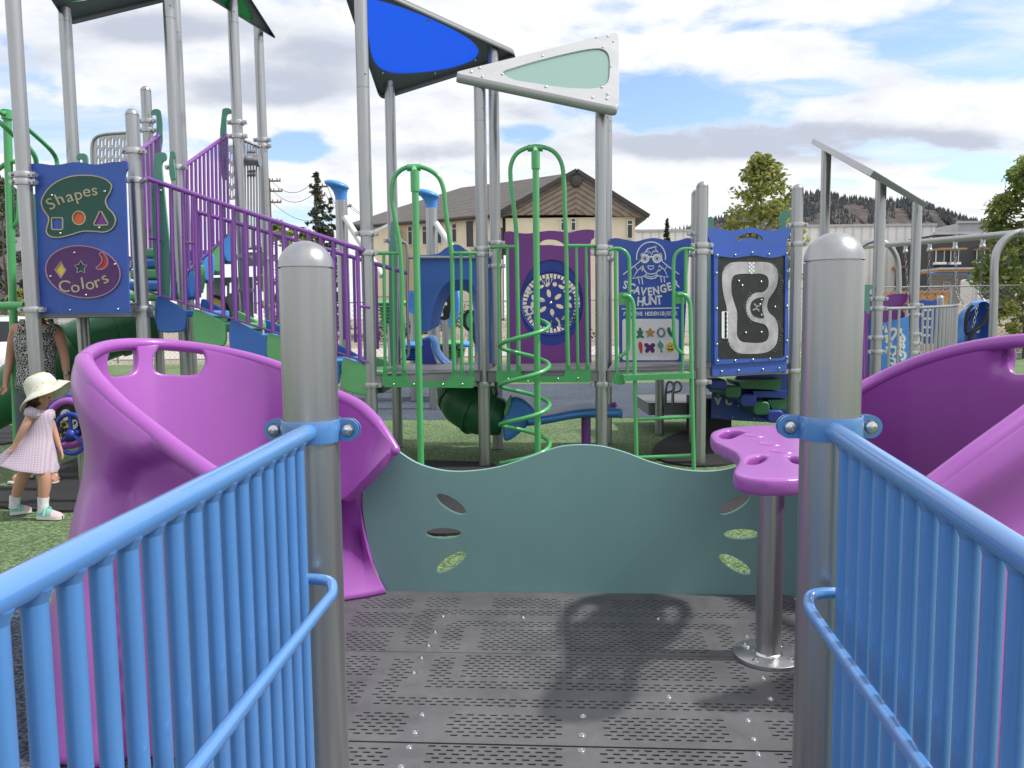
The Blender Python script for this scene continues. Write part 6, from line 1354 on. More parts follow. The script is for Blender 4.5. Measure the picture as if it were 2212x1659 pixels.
mb = MB(); a = pl.hit(2007, 582); b = pl.hit(2330, 580); mb.box((a + b) / 2 + V((0, -.1, 0)), ((b - a).length, 2.6, .14)); mb.build('canopy_edge', M['lightgrey'], db, smooth=0)
mb = MB(); a = at(2008, 640, 59.9); b = at(2330, 640, 59.9); z_ = hz_(586, 59.9, 2100); mb.box(V(((a.x + b.x) / 2, 59.85, z_ / 2)), (b.x - a.x, .2, z_)); mb.build('lower_wall', M['cmu'], db, smooth=0)
for x0, x1, y0, y1 in ((1465, 1532, 1492, 1605), (1828, 1895, 1490, 1605)): win(r7(x0, 0)[0], r7(x1, 0)[0], r7(0, y0)[1], r7(0, y1)[1], 59.7, None, 'frame_white', db, bars=3)
for x in (1715, ):
    u = r7(x, 0)[0]; mb = MB(); mb.tube([V((at(u, 600, 57.5).x, 57.5, 0)), V((at(u, 600, 57.5).x, 57.5, hz_(585, 57.5, u)))], .28, 10); mb.build('column', M['rail_blue'], db)
mb = MB(); mb.tube([at(2010, 590, 57.4), at(2095, 590, 57.4)], .1, 6); mb.build('blue_beam', M['rail_blue'], db)
pb = block('roof_block', 'pale grey stair block on the office roof', 2065, 2150, 482, 66, 8, M['lightgrey'])
gh = block('grey_house', 'grey house wall behind the left green climber', 28, 120, 520, 40, 8, M['cmu'])
mb = MB(); a, b = at(22, 545, 39.4), at(70, 470, 39.4); c_ = at(130, 530, 39.4); mb.add([a, b, c_, a + V((0, 9, 0)), b + V((0, 9, 0)), c_ + V((0, 9, 0))], [(0, 1, 2), (5, 4, 3), (0, 3, 4, 1), (1, 4, 5, 2)]); mb.build('roof', M['lightgrey'], gh, smooth=0)
win(30, 38, 548, 572, 39.9, None, 'frame_white', gh)
# ---- utility poles and wires
def upole(label, u, Y, vt, arms):
    rt = thing('utility_pole', label, 'utility pole', gp(u, Y), 'utility poles behind the playground'); p = gp(u, Y); z = hz_(vt, Y, u)
    mb = MB(); mb.tube([p, V((p.x, p.y, z))], [.20, .14], 8); mb.build('pole', M['pole_wood'], rt); W = []
    for v, u0, u1 in arms:
        a, b = at(u0, v, Y - .2), at(u1, v, Y - .2); mb = MB(); mb.box((a + b) / 2, ((b - a).length, .14, .16)); 
        for t in (0.04, .3, .7, .96): mb.cyl(a.lerp(b, t), a.lerp(b, t) + V((0, 0, .3)), .06, seg=6); W.append(a.lerp(b, t) + V((0, 0, .3)))
        mb.build('crossarm', M['pole_wood'], rt)
    return W
w1 = upole('taller utility pole with three crossarms right of the grey bar barrier', 592, 85, 388, [(391, 581, 606), (413, 584, 610), (437, 581, 608)])
w2 = upole('short utility pole with one crossarm left of the blue roof post', 751, 95, 434, [(446, 744, 759), ])
w3 = upole('pale thin pole with crossarm in front of the tall pine', 690, 75, 398, [(403, 672, 707), (422, 680, 702)])
mb = MB()
for a, b in ((w1[0], w3[0]), (w1[4], w3[4]), (w3[3], w2[0]), (w3[7], w2[3]), (w2[1], at(850, 466, 110)), (w2[2], at(860, 468, 110)), (w1[8], at(700, 470, 100))):
    P = [a.lerp(b, k / 10) + V((0, 0, -1.2 * (1 - (2 * k / 10 - 1) ** 2))) for k in range(11)]; mb.tube(P, .028, 4)
o = mb.build('power_line', M['trim_dark'], None, w1[0]); tag(o, 'thin dark wires strung between the utility poles', 'wires')
# ---- chain-link fence
def fence(label, P0, P1, h, step, mesh=.16, bars=False):
    rt = thing('chain_link_fence', label, 'fence', P0); P0, P1 = V(P0), V(P1); d = P1 - P0; L_ = d.length; t = d.normalized(); n = int(L_ / step)
    for k in range(n + 1):
        p = P0 + t * (L_ * k / n); mb = MB(); mb.tube([p, p + V((0, 0, h + .05))], .035, 8); mb.build('fence_post', M['steel'], rt)
    for z in (h, .12): mb = MB(); mb.tube([P0 + V((0, 0, z)), P1 + V((0, 0, z))], .026, 6); mb.build('fence_rail', M['steel'], rt)
    mb = MB(); k = -h
    while k < L_:
        for sg in (0, 1):
            x0, x1 = max(0, k), min(L_, k + h)
            if x1 > x0:
                z0, z1 = (x0 - k, x1 - k) if sg == 0 else (h - (x0 - k), h - (x1 - k)); a, b = P0 + t * x0 + V((0, 0, z0)), P0 + t * x1 + V((0, 0, z1)); w_ = V((0, 0, .005)); mb.add([a - w_, b - w_, b + w_, a + w_], [(0, 1, 2, 3)])
        k += mesh
    mb.build('wire_mesh', M['galv'], rt, smooth=0, merge=False)
fence('long chain-link fence crossing behind the whole playground', (-32, 26.5, 0), (8, 26.0, 0), 2.0, 3.0)
fence('chain-link fence before the gravel pile behind the swing', (8.2, 26.0, 0), (36, 22.0, 0), 2.3, 3.0)
# ---- gravel mounds, boulders
def mound(label, c, rx, ry, h, seed, m='dirt', name='gravel_pile'):
    rng = random.Random(seed); bm = bmesh.new(); n = 40; rows = []
    for i in range(n):
        for j in range(n):
            x, y = (i / (n - 1) * 2 - 1), (j / (n - 1) * 2 - 1); r = math.hypot(x, y)
            z = h * max(0, 1 - r ** 1.5) * (1 + .25 * math.sin(3 * x + seed) * math.cos(4 * y)) + (rng.uniform(-.04, .04) * h if r < 1 else 0)
            bm.verts.new((c[0] + x * rx, c[1] + y * ry, z - .015))
    bm.verts.ensure_lookup_table()
    for i in range(n - 1):
        for j in range(n - 1): bm.faces.new([bm.verts[i * n + j], bm.verts[(i + 1) * n + j], bm.verts[(i + 1) * n + j + 1], bm.verts[i * n + j + 1]])
    me = bpy.data.meshes.new('mound'); bm.to_mesh(me); bm.free(); o = finish(me, name, M[m], None, V((c[0], c[1], 0)), 180); tag(o, label, 'gravel pile')
mound('broad dry gravel pile behind the fence and swing seat', (19.5, 30, 0), 6.5, 3.5, 1.75, 3); mound('low gravel heap behind the grey roof posts', (13, 31, 0), 3, 2, 1.0, 5)
mound('sandy heap below the beige building', (-1, 41, 0), 6, 2, 1.3, 6)
# ---- vehicles
M['car_white'] = mat('white_car_paint', (0.72, 0.73, 0.74), .2, 0, .03, 1, coat=.8); M['car_glass'] = mat('car_glass', (.012, .014, .016), .05); M['tyre'] = mat('tyre', (.02, .02, .021), .85)
M['car_silver'] = mat('silver_car_paint', (0.38, 0.40, 0.42), .25, .4, .05, 1, coat=.6); M['yellow_steel'] = mat('ochre_painted_steel', (.50, .24, .045), .5, 0, .2, 4, dirt=.2); M['lamp_red'] = mat('tail_lamp', (.45, .02, .02), .2)
def car(label, pos, rot, m, kind='suv'):
    """four-door car: lofted body, glasshouse, wheels"""
    rt = thing('parked_car', label, 'car', pos); Rm = Matrix.Rotation(rot, 3, 'Z'); P = lambda x, y, z: V(pos) + Rm @ V((x, y, z))
    secs = [(-2.25, .72, .42, .78), (-2.15, .86, .36, .95), (-1.6, .92, .30, 1.02), (0, .94, .28, 1.04), (1.0, .93, .28, 1.02), (1.7, .90, .32, .92), (2.15, .82, .38, .80), (2.28, .66, .45, .68)]
    mb = MB(); rows = []
    for x, w, z0, z1 in secs: rows.append([P(x, -w * .9, z0), P(x, -w, z0 + .15), P(x, -w, z1 - .14), P(x, -w * .92, z1), P(x, 0, z1 + .02), P(x, w * .92, z1), P(x, w, z1 - .14), P(x, w, z0 + .15), P(x, w * .9, z0)])
    mb.grid(rows, True); n = len(rows[0]); mb.f += [tuple(range(n)), tuple(range(len(mb.v) - n, len(mb.v)))[::-1]]; mb.m += [0, 0]
    b = mb.build('body', m, rt, smooth=50)
    mb = MB(); g = [(-2.0, .80, 1.0), (-1.75, .72, 1.5), (-.3, .70, 1.62), (.35, .70, 1.58), (1.05, .80, 1.0)]
    rows = [[P(x, -w, 1.0), P(x, -w * .93, z - .03), P(x, 0, z + .015), P(x, w * .93, z - .03), P(x, w, 1.0)] for x, w, z in g]; mb.grid(rows); mb.build('roof', m, rt, smooth=50)
    for sg in (-1, 1):
        for x0, x1, t0, t1 in ((-1.72, -.95, -1.62, -.95), (-.88, -.02, -.88, -.06), (.05, .82, .05, .42)):
            mb = MB(); mb.add([P(x0, sg * .815, 1.05), P(x1, sg * .815, 1.05), P(t1, sg * .70, 1.47), P(t0, sg * .70, 1.47)], [(0, 1, 2, 3)]); o = mb.build('side_window', M['car_glass'], rt, smooth=0); s_ = o.modifiers.new('s', 'SOLIDIFY'); s_.thickness = .02; s_.offset = 0
        for x in (-1.35, 1.40):
            mb = MB(); c = P(x, sg * .84, .34); ax_ = Rm @ V((0, sg, 0)); mb.lathe([(0, .09), (.2, .09), (.215, .12), (.30, .12), (.34, .08), (.34, -.10), (.2, -.12)], c, ax_, 20); w_ = mb.build('wheel', M['tyre'], rt); mb = MB(); mb.lathe([(0, .13), (.06, .125), (.19, .105), (.21, .1)], c, ax_, 14); mb.build('rim', M['chrome'], w_)
        mb = MB(); mb.box(P(-2.2, sg * .68, .82), (.1, .26, .22), Rm @ V((1, 0, 0)), Rm @ V((0, 1, 0))); mb.build('tail_lamp', M['lamp_red'], rt)
        mb = MB(); mb.box(P(2.2, sg * .62, .64), (.12, .30, .14), Rm @ V((1, 0, 0)), Rm @ V((0, 1, 0))); mb.build('headlight', M['chrome'], rt)
    for a in ([(-2.02, .72, 1.06), (-1.80, .66, 1.45)], [(1.03, .74, 1.05), (.46, .66, 1.5)]):
        mb = MB(); mb.add([P(a[0][0] * 1.012, -a[0][1], a[0][2]), P(a[0][0] * 1.012, a[0][1], a[0][2]), P(a[1][0] * 1.012 + .02 * (1 if a[0][0] > 0 else -1), a[1][1], a[1][2]), P(a[1][0] * 1.012 + .02 * (1 if a[0][0] > 0 else -1), -a[1][1], a[1][2])], [(0, 1, 2, 3)]); o = mb.build('windscreen', M['car_glass'], rt, smooth=0); s_ = o.modifiers.new('s', 'SOLIDIFY'); s_.thickness = .02; s_.offset = 0
    return rt
car('white parked car at the left edge behind the green climber', at(12, 690, 17.5) * V((1, 1, 0)).x if False else V((at(12, 690, 17.5).x, 17.5, 0)), R(70), M['car_white'])
car('silver parked car half hidden behind the tall left post', V((at(40, 690, 21.5).x, 21.5, 0)), R(15), M['car_silver'])
car('white parked car farther back beside the grey house', V((at(-30, 690, 30).x, 30, 0)), R(20), M['car_white'])
tk = thing('semi_truck', 'pale semi truck facing the playground at the right edge', 'truck', gp(2172, 38)); tx = gp(2172, 38)
for nm, c, s_, m in (('hood', (0, 0, 1.45), (1.15, 1.6, 1.2), 'car_white'), ('cab', (0, 1.5, 2.0), (2.0, 1.6, 2.3), 'car_white'), ('bumper', (0, -.9, .62), (2.2, .25, .4), 'chrome'), ('grille', (0, -.84, 1.4), (.8, .1, 1.0), 'chrome'), ('windscreen', (0, .68, 2.5), (1.7, .06, .8), 'car_glass'), ('trailer_bed', (0, 4.6, 1.1), (2.3, 5, .3), 'trim_dark')):
    mb = MB(); mb.box(tx + V(c), s_); o = mb.build(nm, M[m], tk, smooth=0); bv = o.modifiers.new('b', 'BEVEL'); bv.width = .09; bv.segments = 2
for sg in (-1, 1):
    mb = MB(); mb.tube([tx + V((sg * .85, 0, 1.0)), tx + V((sg * .85, .01, 1.35))], .3, 12); mb.build('fender', M['car_white'], tk)
    mb = MB(); mb.lathe([(0, .12), (.4, .14), (.5, .1), (.5, -.12)], tx + V((sg * .95, -.1, .5)), V((sg, 0, 0)), 18); mb.build('wheel', M['tyre'], tk)
    mb = MB(); mb.ball(tx + V((sg * .75, -.85, 1.15)), .14, 10, 6); mb.build('headlight', M['chrome'], tk)
    mb = MB(); mb.tube([tx + V((sg * 1.15, .8, 1.2)), tx + V((sg * 1.15, .8, 3.4))], .08, 8); mb.build('exhaust_stack', M['chrome'], tk)
ob = thing('orange_dumpster', 'orange metal dumpster beyond the fence behind the grey roof posts', 'dumpster', gp(1965, 36)); ox = gp(1965, 36)
z0_, z1_ = hz_(642, 36, 1965), hz_(632, 36, 1965)
mb = MB(); mb.hexa([ox + V((-1.15, -.8, .3)), ox + V((1.15, -.8, .3)), ox + V((1.15, .8, .3)), ox + V((-1.15, .8, .3))], [ox + V((-1.3, -.9, z1_)), ox + V((1.3, -.9, z1_)), ox + V((1.3, .9, z1_)), ox + V((-1.3, .9, z1_))]); mb.build('bin', M['yellow_steel'], ob, smooth=0)
mb = MB()
for k in range(7): mb.box(ox + V((-1.05 + .35 * k, -.9, z1_ * .58)), (.07, .08, z1_ * .8))
mb.box(ox + V((0, -.93, z1_)), (2.7, .12, .12)); mb.build('ribs', M['cedar'], ob, smooth=0)
for sg in (-1, 1): mb = MB(); mb.lathe([(0, .1), (.15, .1), (.15, -.1)], ox + V((sg * .9, -.7, .15)), V((1, 0, 0)), 12); mb.build('wheel', M['tyre'], ob)
# ---- blue cowls on poles (play posts behind)
def cowl(label, u, vt, vb, Y, strut):
    rt = thing('cowl_post', label, 'play post', gp(u + 6, Y), 'blue cowl posts'); k = Y / 1652; c = at(u, vb, Y); p0 = V((c.x, Y, 0))
    mb = MB(); mb.tube([p0, c + V((0, 0, .02))], 12.5 * k, 14); mb.build('pole', M['steel'], rt)
    mb = MB(); hh = (vb - vt) * k; secs = []
    for t, w_, sh in ((0, 12.5, 0), (.2, 12.6, 0), (.42, 14.5, -1.5), (.6, 19, -4.5), (.70, 24, -7)):
        secs.append([c + V(((sh + w_ * math.cos(a)) * k, w_ * .8 * k * math.sin(a), hh * t - .30 * w_ * math.cos(a) * k * t)) for a in [2 * math.pi * j / 20 for j in range(20)]])
    mb.grid(secs, True); tl = R(-15); hx = V((math.cos(tl), 0, math.sin(tl))); hz2 = V((-math.sin(tl), 0, math.cos(tl)))
    mb.ball(c + V((-8.5 * k, 0, hh * .76)), (27 * k, 22 * k, 9 * k), 20, 10, hx, V((0, 1, 0)), hz2); mb.build('cowl', M['sky_blue'], rt, smooth=70)
    a, b = at(*strut[0], Y - .1), at(*strut[1], Y - .6); mb = MB(); mb.tube([a, b], .05, 10); mb.build('strut', M['white'], rt)
cowl('blue flared cowl on grey pole behind the purple stair rail', 737, 390, 436, 11.8, ((745, 470), (826, 596)))
cowl('blue flared cowl on grey pole behind the straight fire pole', 932, 410, 453, 12.2, ((942, 483), (1010, 585)))
# ---- info sign and seats seen through the arch
u4 = lambda x, y: (846.7 + .1615 * x, 535.7 + .1615 * y); U4 = lambda p: [u4(*q) for q in p]
pl = vplane(960, 660, 13.0)
isn = thing('info_sign', 'black notice board on thin legs seen through the blue arch', 'sign', V((pl.hit(960, 700).x, 13, 0)))
bd_ = plate('board', pl, pl.out(sm(U4([(655, 500), (690, 488), (740, 495), (765, 520), (768, 930), (740, 955), (690, 965), (640, 950), (622, 925), (620, 600), (640, 530)]), 3)), M['board_black'], isn, (), .03)
mb = MB()
for y, w_ in ((632, 80), (670, 60), (708, 66), (746, 92), (784, 52), (820, 34), (856, 30), (892, 40)): mb.box(pl.pt(*pl.uv(*u4(645 + w_ / 2, y)), .004), (w_ * .1615 * 13 / 1652, .004, .055), pl.x, pl.n, pl.y)
mb.box(pl.pt(*pl.uv(*u4(687, 572)), .004), (.09, .004, .07), pl.x, pl.n, pl.y); mb.build('text_lines', M['white'], bd_, smooth=0)
mb = ribbon(pl, pl.out(ell(*u4(688, 525), 3.2, 3.6, 16)), .05, .004, .003, True); mb.build('round_emblem', M['red'], bd_, smooth=0)
for x in (690, 725): mb = MB(); a = pl.hit(*u4(x, 955)); mb.tube([V((a.x, 13.03, 0)), V((a.x, 13.03, a.z + .3))], .03, 8); mb.build('leg', M['steel'], isn)
def disc_seat(nm, label, u, v, rx, ry, Y, m, yaw=0):
    pl = vplane(u, v, Y, yaw); rt = thing(nm, label, 'play disc', V((pl.o.x, Y, 0))); plate('disc', pl, pl.out(ell(u, v, rx, ry, 26)), M[m], rt, (), .08, 0, .02)
    mb = ribbon(pl, pl.out(ell(u, v, rx * 1.02, ry * 1.02, 26)), .06, .012, .05, True); mb.build('disc_rim', M['board_black'] if m != 'sky_blue' else M['sky_blue'], rt, smooth=0)
    mb = MB(); mb.tube([V((pl.o.x, Y + .1, 0)), V((pl.o.x, Y + .1, pl.o.z))], .05, 8); mb.build('post', M['steel'], rt)
disc_seat('play_disc', 'large light blue disc behind the black notice board', 968, 655, 20, 48, 13.6, 'sky_blue', R(30)); disc_seat('play_disc', 'light blue disc left of the blue arch', 890, 652, 9, 21, 13.8, 'sky_blue')
disc_seat('play_disc', 'green oval disc right of the black notice board', 1015, 692, 12, 20, 14.5, 'step_green', R(10)); disc_seat('play_disc', 'pale grey-green slanted disc beside the front barrier post', 1030, 715, 7, 26, 13.2, 'mint', R(50))
def drum(label, u, Y, v0, v1, r, m1, m2, n=5):
    p = gp(u, Y); zt, zb_ = hz_(v0, Y, u), max(.05, hz_(v1, Y, u)); rt = thing('ribbed_seat', label, 'play seat', p)
    mb = MB(); mb.lathe([(0, zt + .06), (r * 1.1, zt + .05), (r * 1.25, zt), (r * 1.1, zt - .05), (0, zt - .06)], p, seg=20); mb.build('top', M[m1], rt, smooth=70); mb = MB()
    prof = []
    for k in range(n * 4 + 1): t = k / (n * 4); prof.append((r * (.8 - .15 * t) + r * .12 * math.cos(k * math.pi / 2), zt - .07 + (zb_ - zt + .07) * t))
    mb.lathe(prof, p, seg=20); mb.build('bellows', M[m2], rt, smooth=70); mb = MB(); mb.tube([p, V((p.x, p.y, zb_ + .1))], .08, 10); mb.build('stem', M['steel'], rt)
drum('green ribbed seat right of the arch chute', 962, 13.5, 742, 775, .26, 'step_green', 'step_green'); drum('second green ribbed seat under the notice board', 984, 13.9, 744, 772, .22, 'sky_blue', 'step_green'); drum('blue ribbed seat left of the arch chute', 893, 13.4, 745, 778, .24, 'sky_blue', 'step_blue')
drum('low green ribbed seat behind the far stair foot', 845, 15.0, 655, 700, .3, 'step_green', 'step_green')
# grey transfer step right of the ladder
ts = thing('transfer_step', 'grey low step platform with looped handles behind the green ladder', 'platform', at(1450, 945, 9.4))
p = at(1440, 890, 9.4); zt = at(1450, 872, 9.4).z
mb = MB(); mb.box(V((p.x + .35, 9.9, zt - .07)), (1.15, 1.0, .14)); mb.build('step', M['steel_dark'], ts, smooth=0); mb = MB(); mb.box(V((p.x + .35, 9.9, zt + .006)), (1.17, 1.02, .012)); mb.build('step_top', M['deck'], ts, smooth=0)
mb = MB(); q = at(1425, 830, 9.3); mb.tube([V((q.x, q.y, 0)), V((q.x, q.y, at(1425, 760, 9.3).z))], .055, 12); mb.build('post', M['steel'], ts)
for u in (1446, 1462):
    mb = MB(); pl = vplane(u, 840, 9.35); tb(mb, pl, sm([(u - 9, 875), (u - 8, 845), (u - 4, 826), (u + 4, 824), (u + 9, 832), (u + 6, 843), (u - 5, 846)], 4, False), .02, 8); mb.build('handle', M['steel'], ts)
mb = MB(); mb.box(at(1530, 905, 9.2), (.42, .5, .55)); mb.build('slotted_base', M['black'], ts, smooth=0)
# ---- hills
M['hill'] = speckle('dry_wooded_slope', [(0.036, 0.037, 0.042), (0.056, 0.050, 0.052), (0.080, 0.067, 0.064), (0.105, 0.086, 0.078)], .03, bump=0, big=.3)
M['hillwood'] = mat('far_pines', (0.062, 0.070, 0.076), .95, 0, .3, .05)
def hill(label, crest, Yc, Yf, seed):
    rng = random.Random(seed); cp = sm(crest, 10, False); n = 26; rows = []
    for k in range(n):
        t = k / (n - 1); row = []
        for i, (u, v) in enumerate(cp):
            Y = Yc + (Yf - Yc) * t; zc = hz_(v, Yc, u); z = zc * (1 - t) ** 1.1
            x = at(u, 690, Yc).x * (1 - t * .35)
            bump = math.sin(i * .55 + k * .3 + seed) * math.sin(i * .21 + 2) * 9 * t * (1 - t) * 4
            row.append(V((x, Y + bump * 2, max(-2, z + bump + rng.uniform(-1.2, 1.2)))))
        rows.append(row)
    rows.insert(0, [V((p.x, p.y + 300, -5)) for p in rows[0]])
    mb = MB(); mb.grid(rows); o = mb.build('hill', M['hill'], None, rows[5][len(cp) // 2], 180); o['kind'] = 'structure'; o['label'] = label
    mb = MB()
    for _ in range(3600):
        k = min(n - 1, int(abs(rng.gauss(0, 8)))); r_ = rows[k + 1]; i = rng.randrange(len(r_) - 1); t = rng.random(); p = r_[i].lerp(r_[i + 1], t)
        if k > 2 and math.sin(i * .35 + k * .4) + .6 * math.sin(i * .13 - k * .7) < 0: continue
        h_ = rng.uniform(4, 9); w_ = h_ * .24; a0 = rng.random() * 6
        mb.add([p + V((0, 0, h_))] + [p + V((w_ * math.cos(a0 + q * 1.2566), w_ * math.sin(a0 + q * 1.2566), 0)) for q in range(5)], [(0, 1 + q, 1 + (q + 1) % 5) for q in range(5)])
    o = mb.build('hillside_wood', M['hillwood'], None, rows[5][len(cp) // 2], 0, False); o['kind'] = 'stuff'; o['label'] = 'dark pines scattered over ' + label
hill('the dry wooded hill above the warehouse', [(1380, 520), (1500, 490), (1600, 458), (1690, 436), (1730, 424), (1765, 419), (1800, 427), (1850, 432), (1905, 437), (1940, 434), (1978, 438), (2010, 452), (2060, 468), (2120, 486), (2180, 505), (2230, 522), (2320, 545)], 1150, 520, 2)
hill('the far hill at the left edge', [(-420, 300), (-250, 318), (-120, 330), (-30, 348), (30, 392), (90, 450), (160, 520), (240, 600)], 1500, 800, 4)
# ================================================================ people
M['skin'] = mat('skin', (0.50, 0.27, 0.19), .5, 0, .06, 8); M['skin_tan'] = mat('tanned_skin', (0.42, 0.215, 0.145), .5, 0, .06, 8)
M['hair'] = mat('brown_hair', (.07, .038, .022), .5, 0, .3, 30); M['sock'] = mat('white_sock', (.62, .62, .64), .9, 0, .25, 40)
def checks(name, base, ink, scale, kind='grid'):
    m, nt, b = nodes(name); L = nt.links; tc = N(nt, 'ShaderNodeTexCoord')
    if kind == 'grid':
        sp = N(nt, 'ShaderNodeSeparateXYZ'); L.new(tc.outputs['Object'], sp.inputs[0]); prev = None
        for ax_ in (0, 2):
            mu = N(nt, 'ShaderNodeMath', operation='MULTIPLY'); mu.inputs[1].default_value = scale; L.new(sp.outputs[ax_], mu.inputs[0]); fr = N(nt, 'ShaderNodeMath', operation='FRACT'); L.new(mu.outputs[0], fr.inputs[0])
            gt = N(nt, 'ShaderNodeMath', operation='GREATER_THAN'); gt.inputs[1].default_value = .55; L.new(fr.outputs[0], gt.inputs[0])
            if prev: ad = N(nt, 'ShaderNodeMath', operation='ADD'); L.new(prev, ad.inputs[0]); L.new(gt.outputs[0], ad.inputs[1]); hf = N(nt, 'ShaderNodeMath', operation='MULTIPLY'); hf.inputs[1].default_value = .5; L.new(ad.outputs[0], hf.inputs[0]); prev = hf.outputs[0]
            else: prev = gt.outputs[0]
        fac = prev
    else:
        vo = N(nt, 'ShaderNodeTexVoronoi', Scale=scale, feature='F1' if kind == 'dots' else 'DISTANCE_TO_EDGE'); L.new(tc.outputs['Object'], vo.inputs['Vector'])
        lt = N(nt, 'ShaderNodeMath', operation='LESS_THAN'); lt.inputs[1].default_value = .33 if kind == 'dots' else .075; L.new(vo.outputs['Distance'], lt.inputs[0]); fac = lt.outputs[0]
    mx = N(nt, 'ShaderNodeMix', data_type='RGBA'); mx.inputs[6].default_value = (*base, 1); mx.inputs[7].default_value = (*ink, 1); L.new(fac, mx.inputs[0]); L.new(mx.outputs[2], b.inputs['Base Color']); b.inputs['Roughness'].default_value = .85
    return m
M['gingham'] = checks('lilac_gingham', (.56, .49, .56), (.44, .31, .45), 62); M['lattice'] = checks('black_lattice_print', (.025, .026, .032), (.48, .47, .48), 42, 'net'); M['lemon'] = checks('lemon_print', (.56, .58, .52), (.55, .49, .16), 30, 'dots')
def body(name, J, edges, m, parent, root, lev=2):
    """one continuous skinned surface over a skeleton of joints (x, y, z, radius)"""
    names = list(J); me = bpy.data.meshes.new(name); off = wloc(parent)
    me.from_pydata([V(J[n][:3]) - off for n in names], [(names.index(a), names.index(b)) for a, b in edges], [])
    o = bpy.data.objects.new(name, me); C.objects.link(o); o.parent = parent; me.materials.append(m)
    sk = o.modifiers.new('skin', 'SKIN'); sk.use_smooth_shade = True; sk.branch_smoothing = .6
    for i, n in enumerate(names):
        r = J[n][3]; d = me.skin_vertices[0].data[i]; d.radius = r if isinstance(r, tuple) else (r, r); d.use_root = (n == root)
    ss = o.modifiers.new('sub', 'SUBSURF'); ss.levels = 1; ss.render_levels = lev
    return o
def chainE(*n): return [(n[i], n[i + 1]) for i in range(len(n) - 1)]
def hand(J, E, pre, wrist, tip_dir, side, s, spread, curl):
    """palm, four curled fingers and a thumb from the wrist joint"""
    w = V(J[wrist][:3]); t = V(tip_dir).normalized(); b = V(side).normalized(); n = t.cross(b)
    J[pre + 'palm'] = (*(w + t * .045 * s), .021 * s); E.append((wrist, pre + 'palm'))
    for k in range(4):
        q = (k - 1.5) / 1.5; r = w + t * .078 * s + b * q * .026 * s * spread; ln = (.052, .062, .058, .045)[k] * s
        J[f'{pre}k{k}'] = (*r, .0085 * s); J[f'{pre}m{k}'] = (*(r + t * ln * .55 + n * curl * .012 * s), .0075 * s); J[f'{pre}t{k}'] = (*(r + t * ln * .9 + n * curl * .034 * s), .006 * s)
        E += [(pre + 'palm', f'{pre}k{k}'), (f'{pre}k{k}', f'{pre}m{k}'), (f'{pre}m{k}', f'{pre}t{k}')]
    th = w + t * .035 * s - b * .03 * s; J[pre + 'th0'] = (*th, .010 * s); J[pre + 'th1'] = (*(th + t * .035 * s - b * .018 * s + n * .01 * s), .008 * s); J[pre + 'th2'] = (*(th + t * .062 * s - b * .018 * s + n * .02 * s), .0065 * s)
    E += [(pre + 'palm', pre + 'th0'), (pre + 'th0', pre + 'th1'), (pre + 'th1', pre + 'th2')]
def loft(secs, n=22):
    """stack of tilted ellipses: (centre, rx, ry, tilt about y)"""
    rows = []
    for c, rx, ry, tl in secs:
        X = V((math.cos(tl), 0, -math.sin(tl))); rows.append([V(c) + X * rx * math.cos(2 * math.pi * k / n) + V((0, 1, 0)) * ry * math.sin(2 * math.pi * k / n) for k in range(n)])
    return rows
# ---- the girl
GYd = 5.62
def P0(x, y, dy=0.0): return at(*d0(x, y), GYd + dy)
gl_ = thing('person', 'small girl in lemon sun hat, lilac checked dress and trainers striding past', 'person', V((P0(230, 1500).x, GYd, 0)))
def j(x, y, r, dy=0.0): p = P0(x, y, dy); return (p.x, p.y, p.z, r)
J = {'pelvis': j(262, 1050, .060), 'waist': j(275, 960, .056), 'chest': j(288, 850, (.062, .052)), 'neckb': j(300, 775, .042), 'neck': j(312, 742, .032), 'jaw': j(330, 708, .060), 'head': j(322, 655, .080), 'crown': j(312, 605, .062),
 'shl': j(245, 800, .038, -.085), 'ell': j(185, 905, .028, -.13), 'wrl': j(118, 1032, .020, -.14), 'shr': j(348, 812, .036, .085), 'elr': j(398, 935, .027, .10), 'wrr': j(440, 1060, .019, .09),
 'hipl': j(228, 1130, .052, .045), 'knl': j(172, 1278, .047, .06), 'cafl': j(138, 1350, .043, .07), 'ankl': j(105, 1470, .028, .08), 'hipr': j(292, 1140, .052, -.045), 'knr': j(336, 1290, .047, -.06), 'cafr': j(328, 1370, .044, -.06), 'ankr': j(320, 1480, .029, -.06)}
E = chainE('pelvis', 'waist', 'chest', 'neckb', 'neck', 'jaw', 'head', 'crown') + chainE('chest', 'shl', 'ell', 'wrl') + chainE('chest', 'shr', 'elr', 'wrr') + chainE('pelvis', 'hipl', 'knl', 'cafl', 'ankl') + chainE('pelvis', 'hipr', 'knr', 'cafr', 'ankr')
hand(J, E, 'L', 'wrl', (-.45, -.1, -.75), (.3, -.8, -.2), .74, 1, .9); hand(J, E, 'R', 'wrr', (.3, .05, -.85), (.3, -.8, .1), .72, 1, .8)
gb_ = body('body', J, E, M['skin'], gl_, 'pelvis')
mb = MB()
for (x, y, rx, ry, tl) in ((318, 770, .035, .04, .1), (302, 785, .085, .082, .15), (290, 830, .098, .088, .12), (282, 900, .096, .086, .06), (275, 965, .100, .09, .02), (262, 1010, .118, .105, .06), (240, 1080, .160, .135, .14), (215, 1150, .205, .165, .24), (200, 1198, .238, .19, .30)): mb.grid([]) if False else None
secs = [(P0(x, y), rx, ry, tl) for (x, y, rx, ry, tl) in ((316, 772, .036, .042, .1), (303, 786, .082, .085, .15), (291, 830, .094, .088, .12), (284, 900, .094, .086, .06), (276, 965, .098, .09, .02), (264, 1010, .116, .105, .08), (244, 1080, .156, .135, .16), (216, 1150, .198, .165, .24), (203, 1195, .222, .19, .27))]
rows = loft(secs, 36)
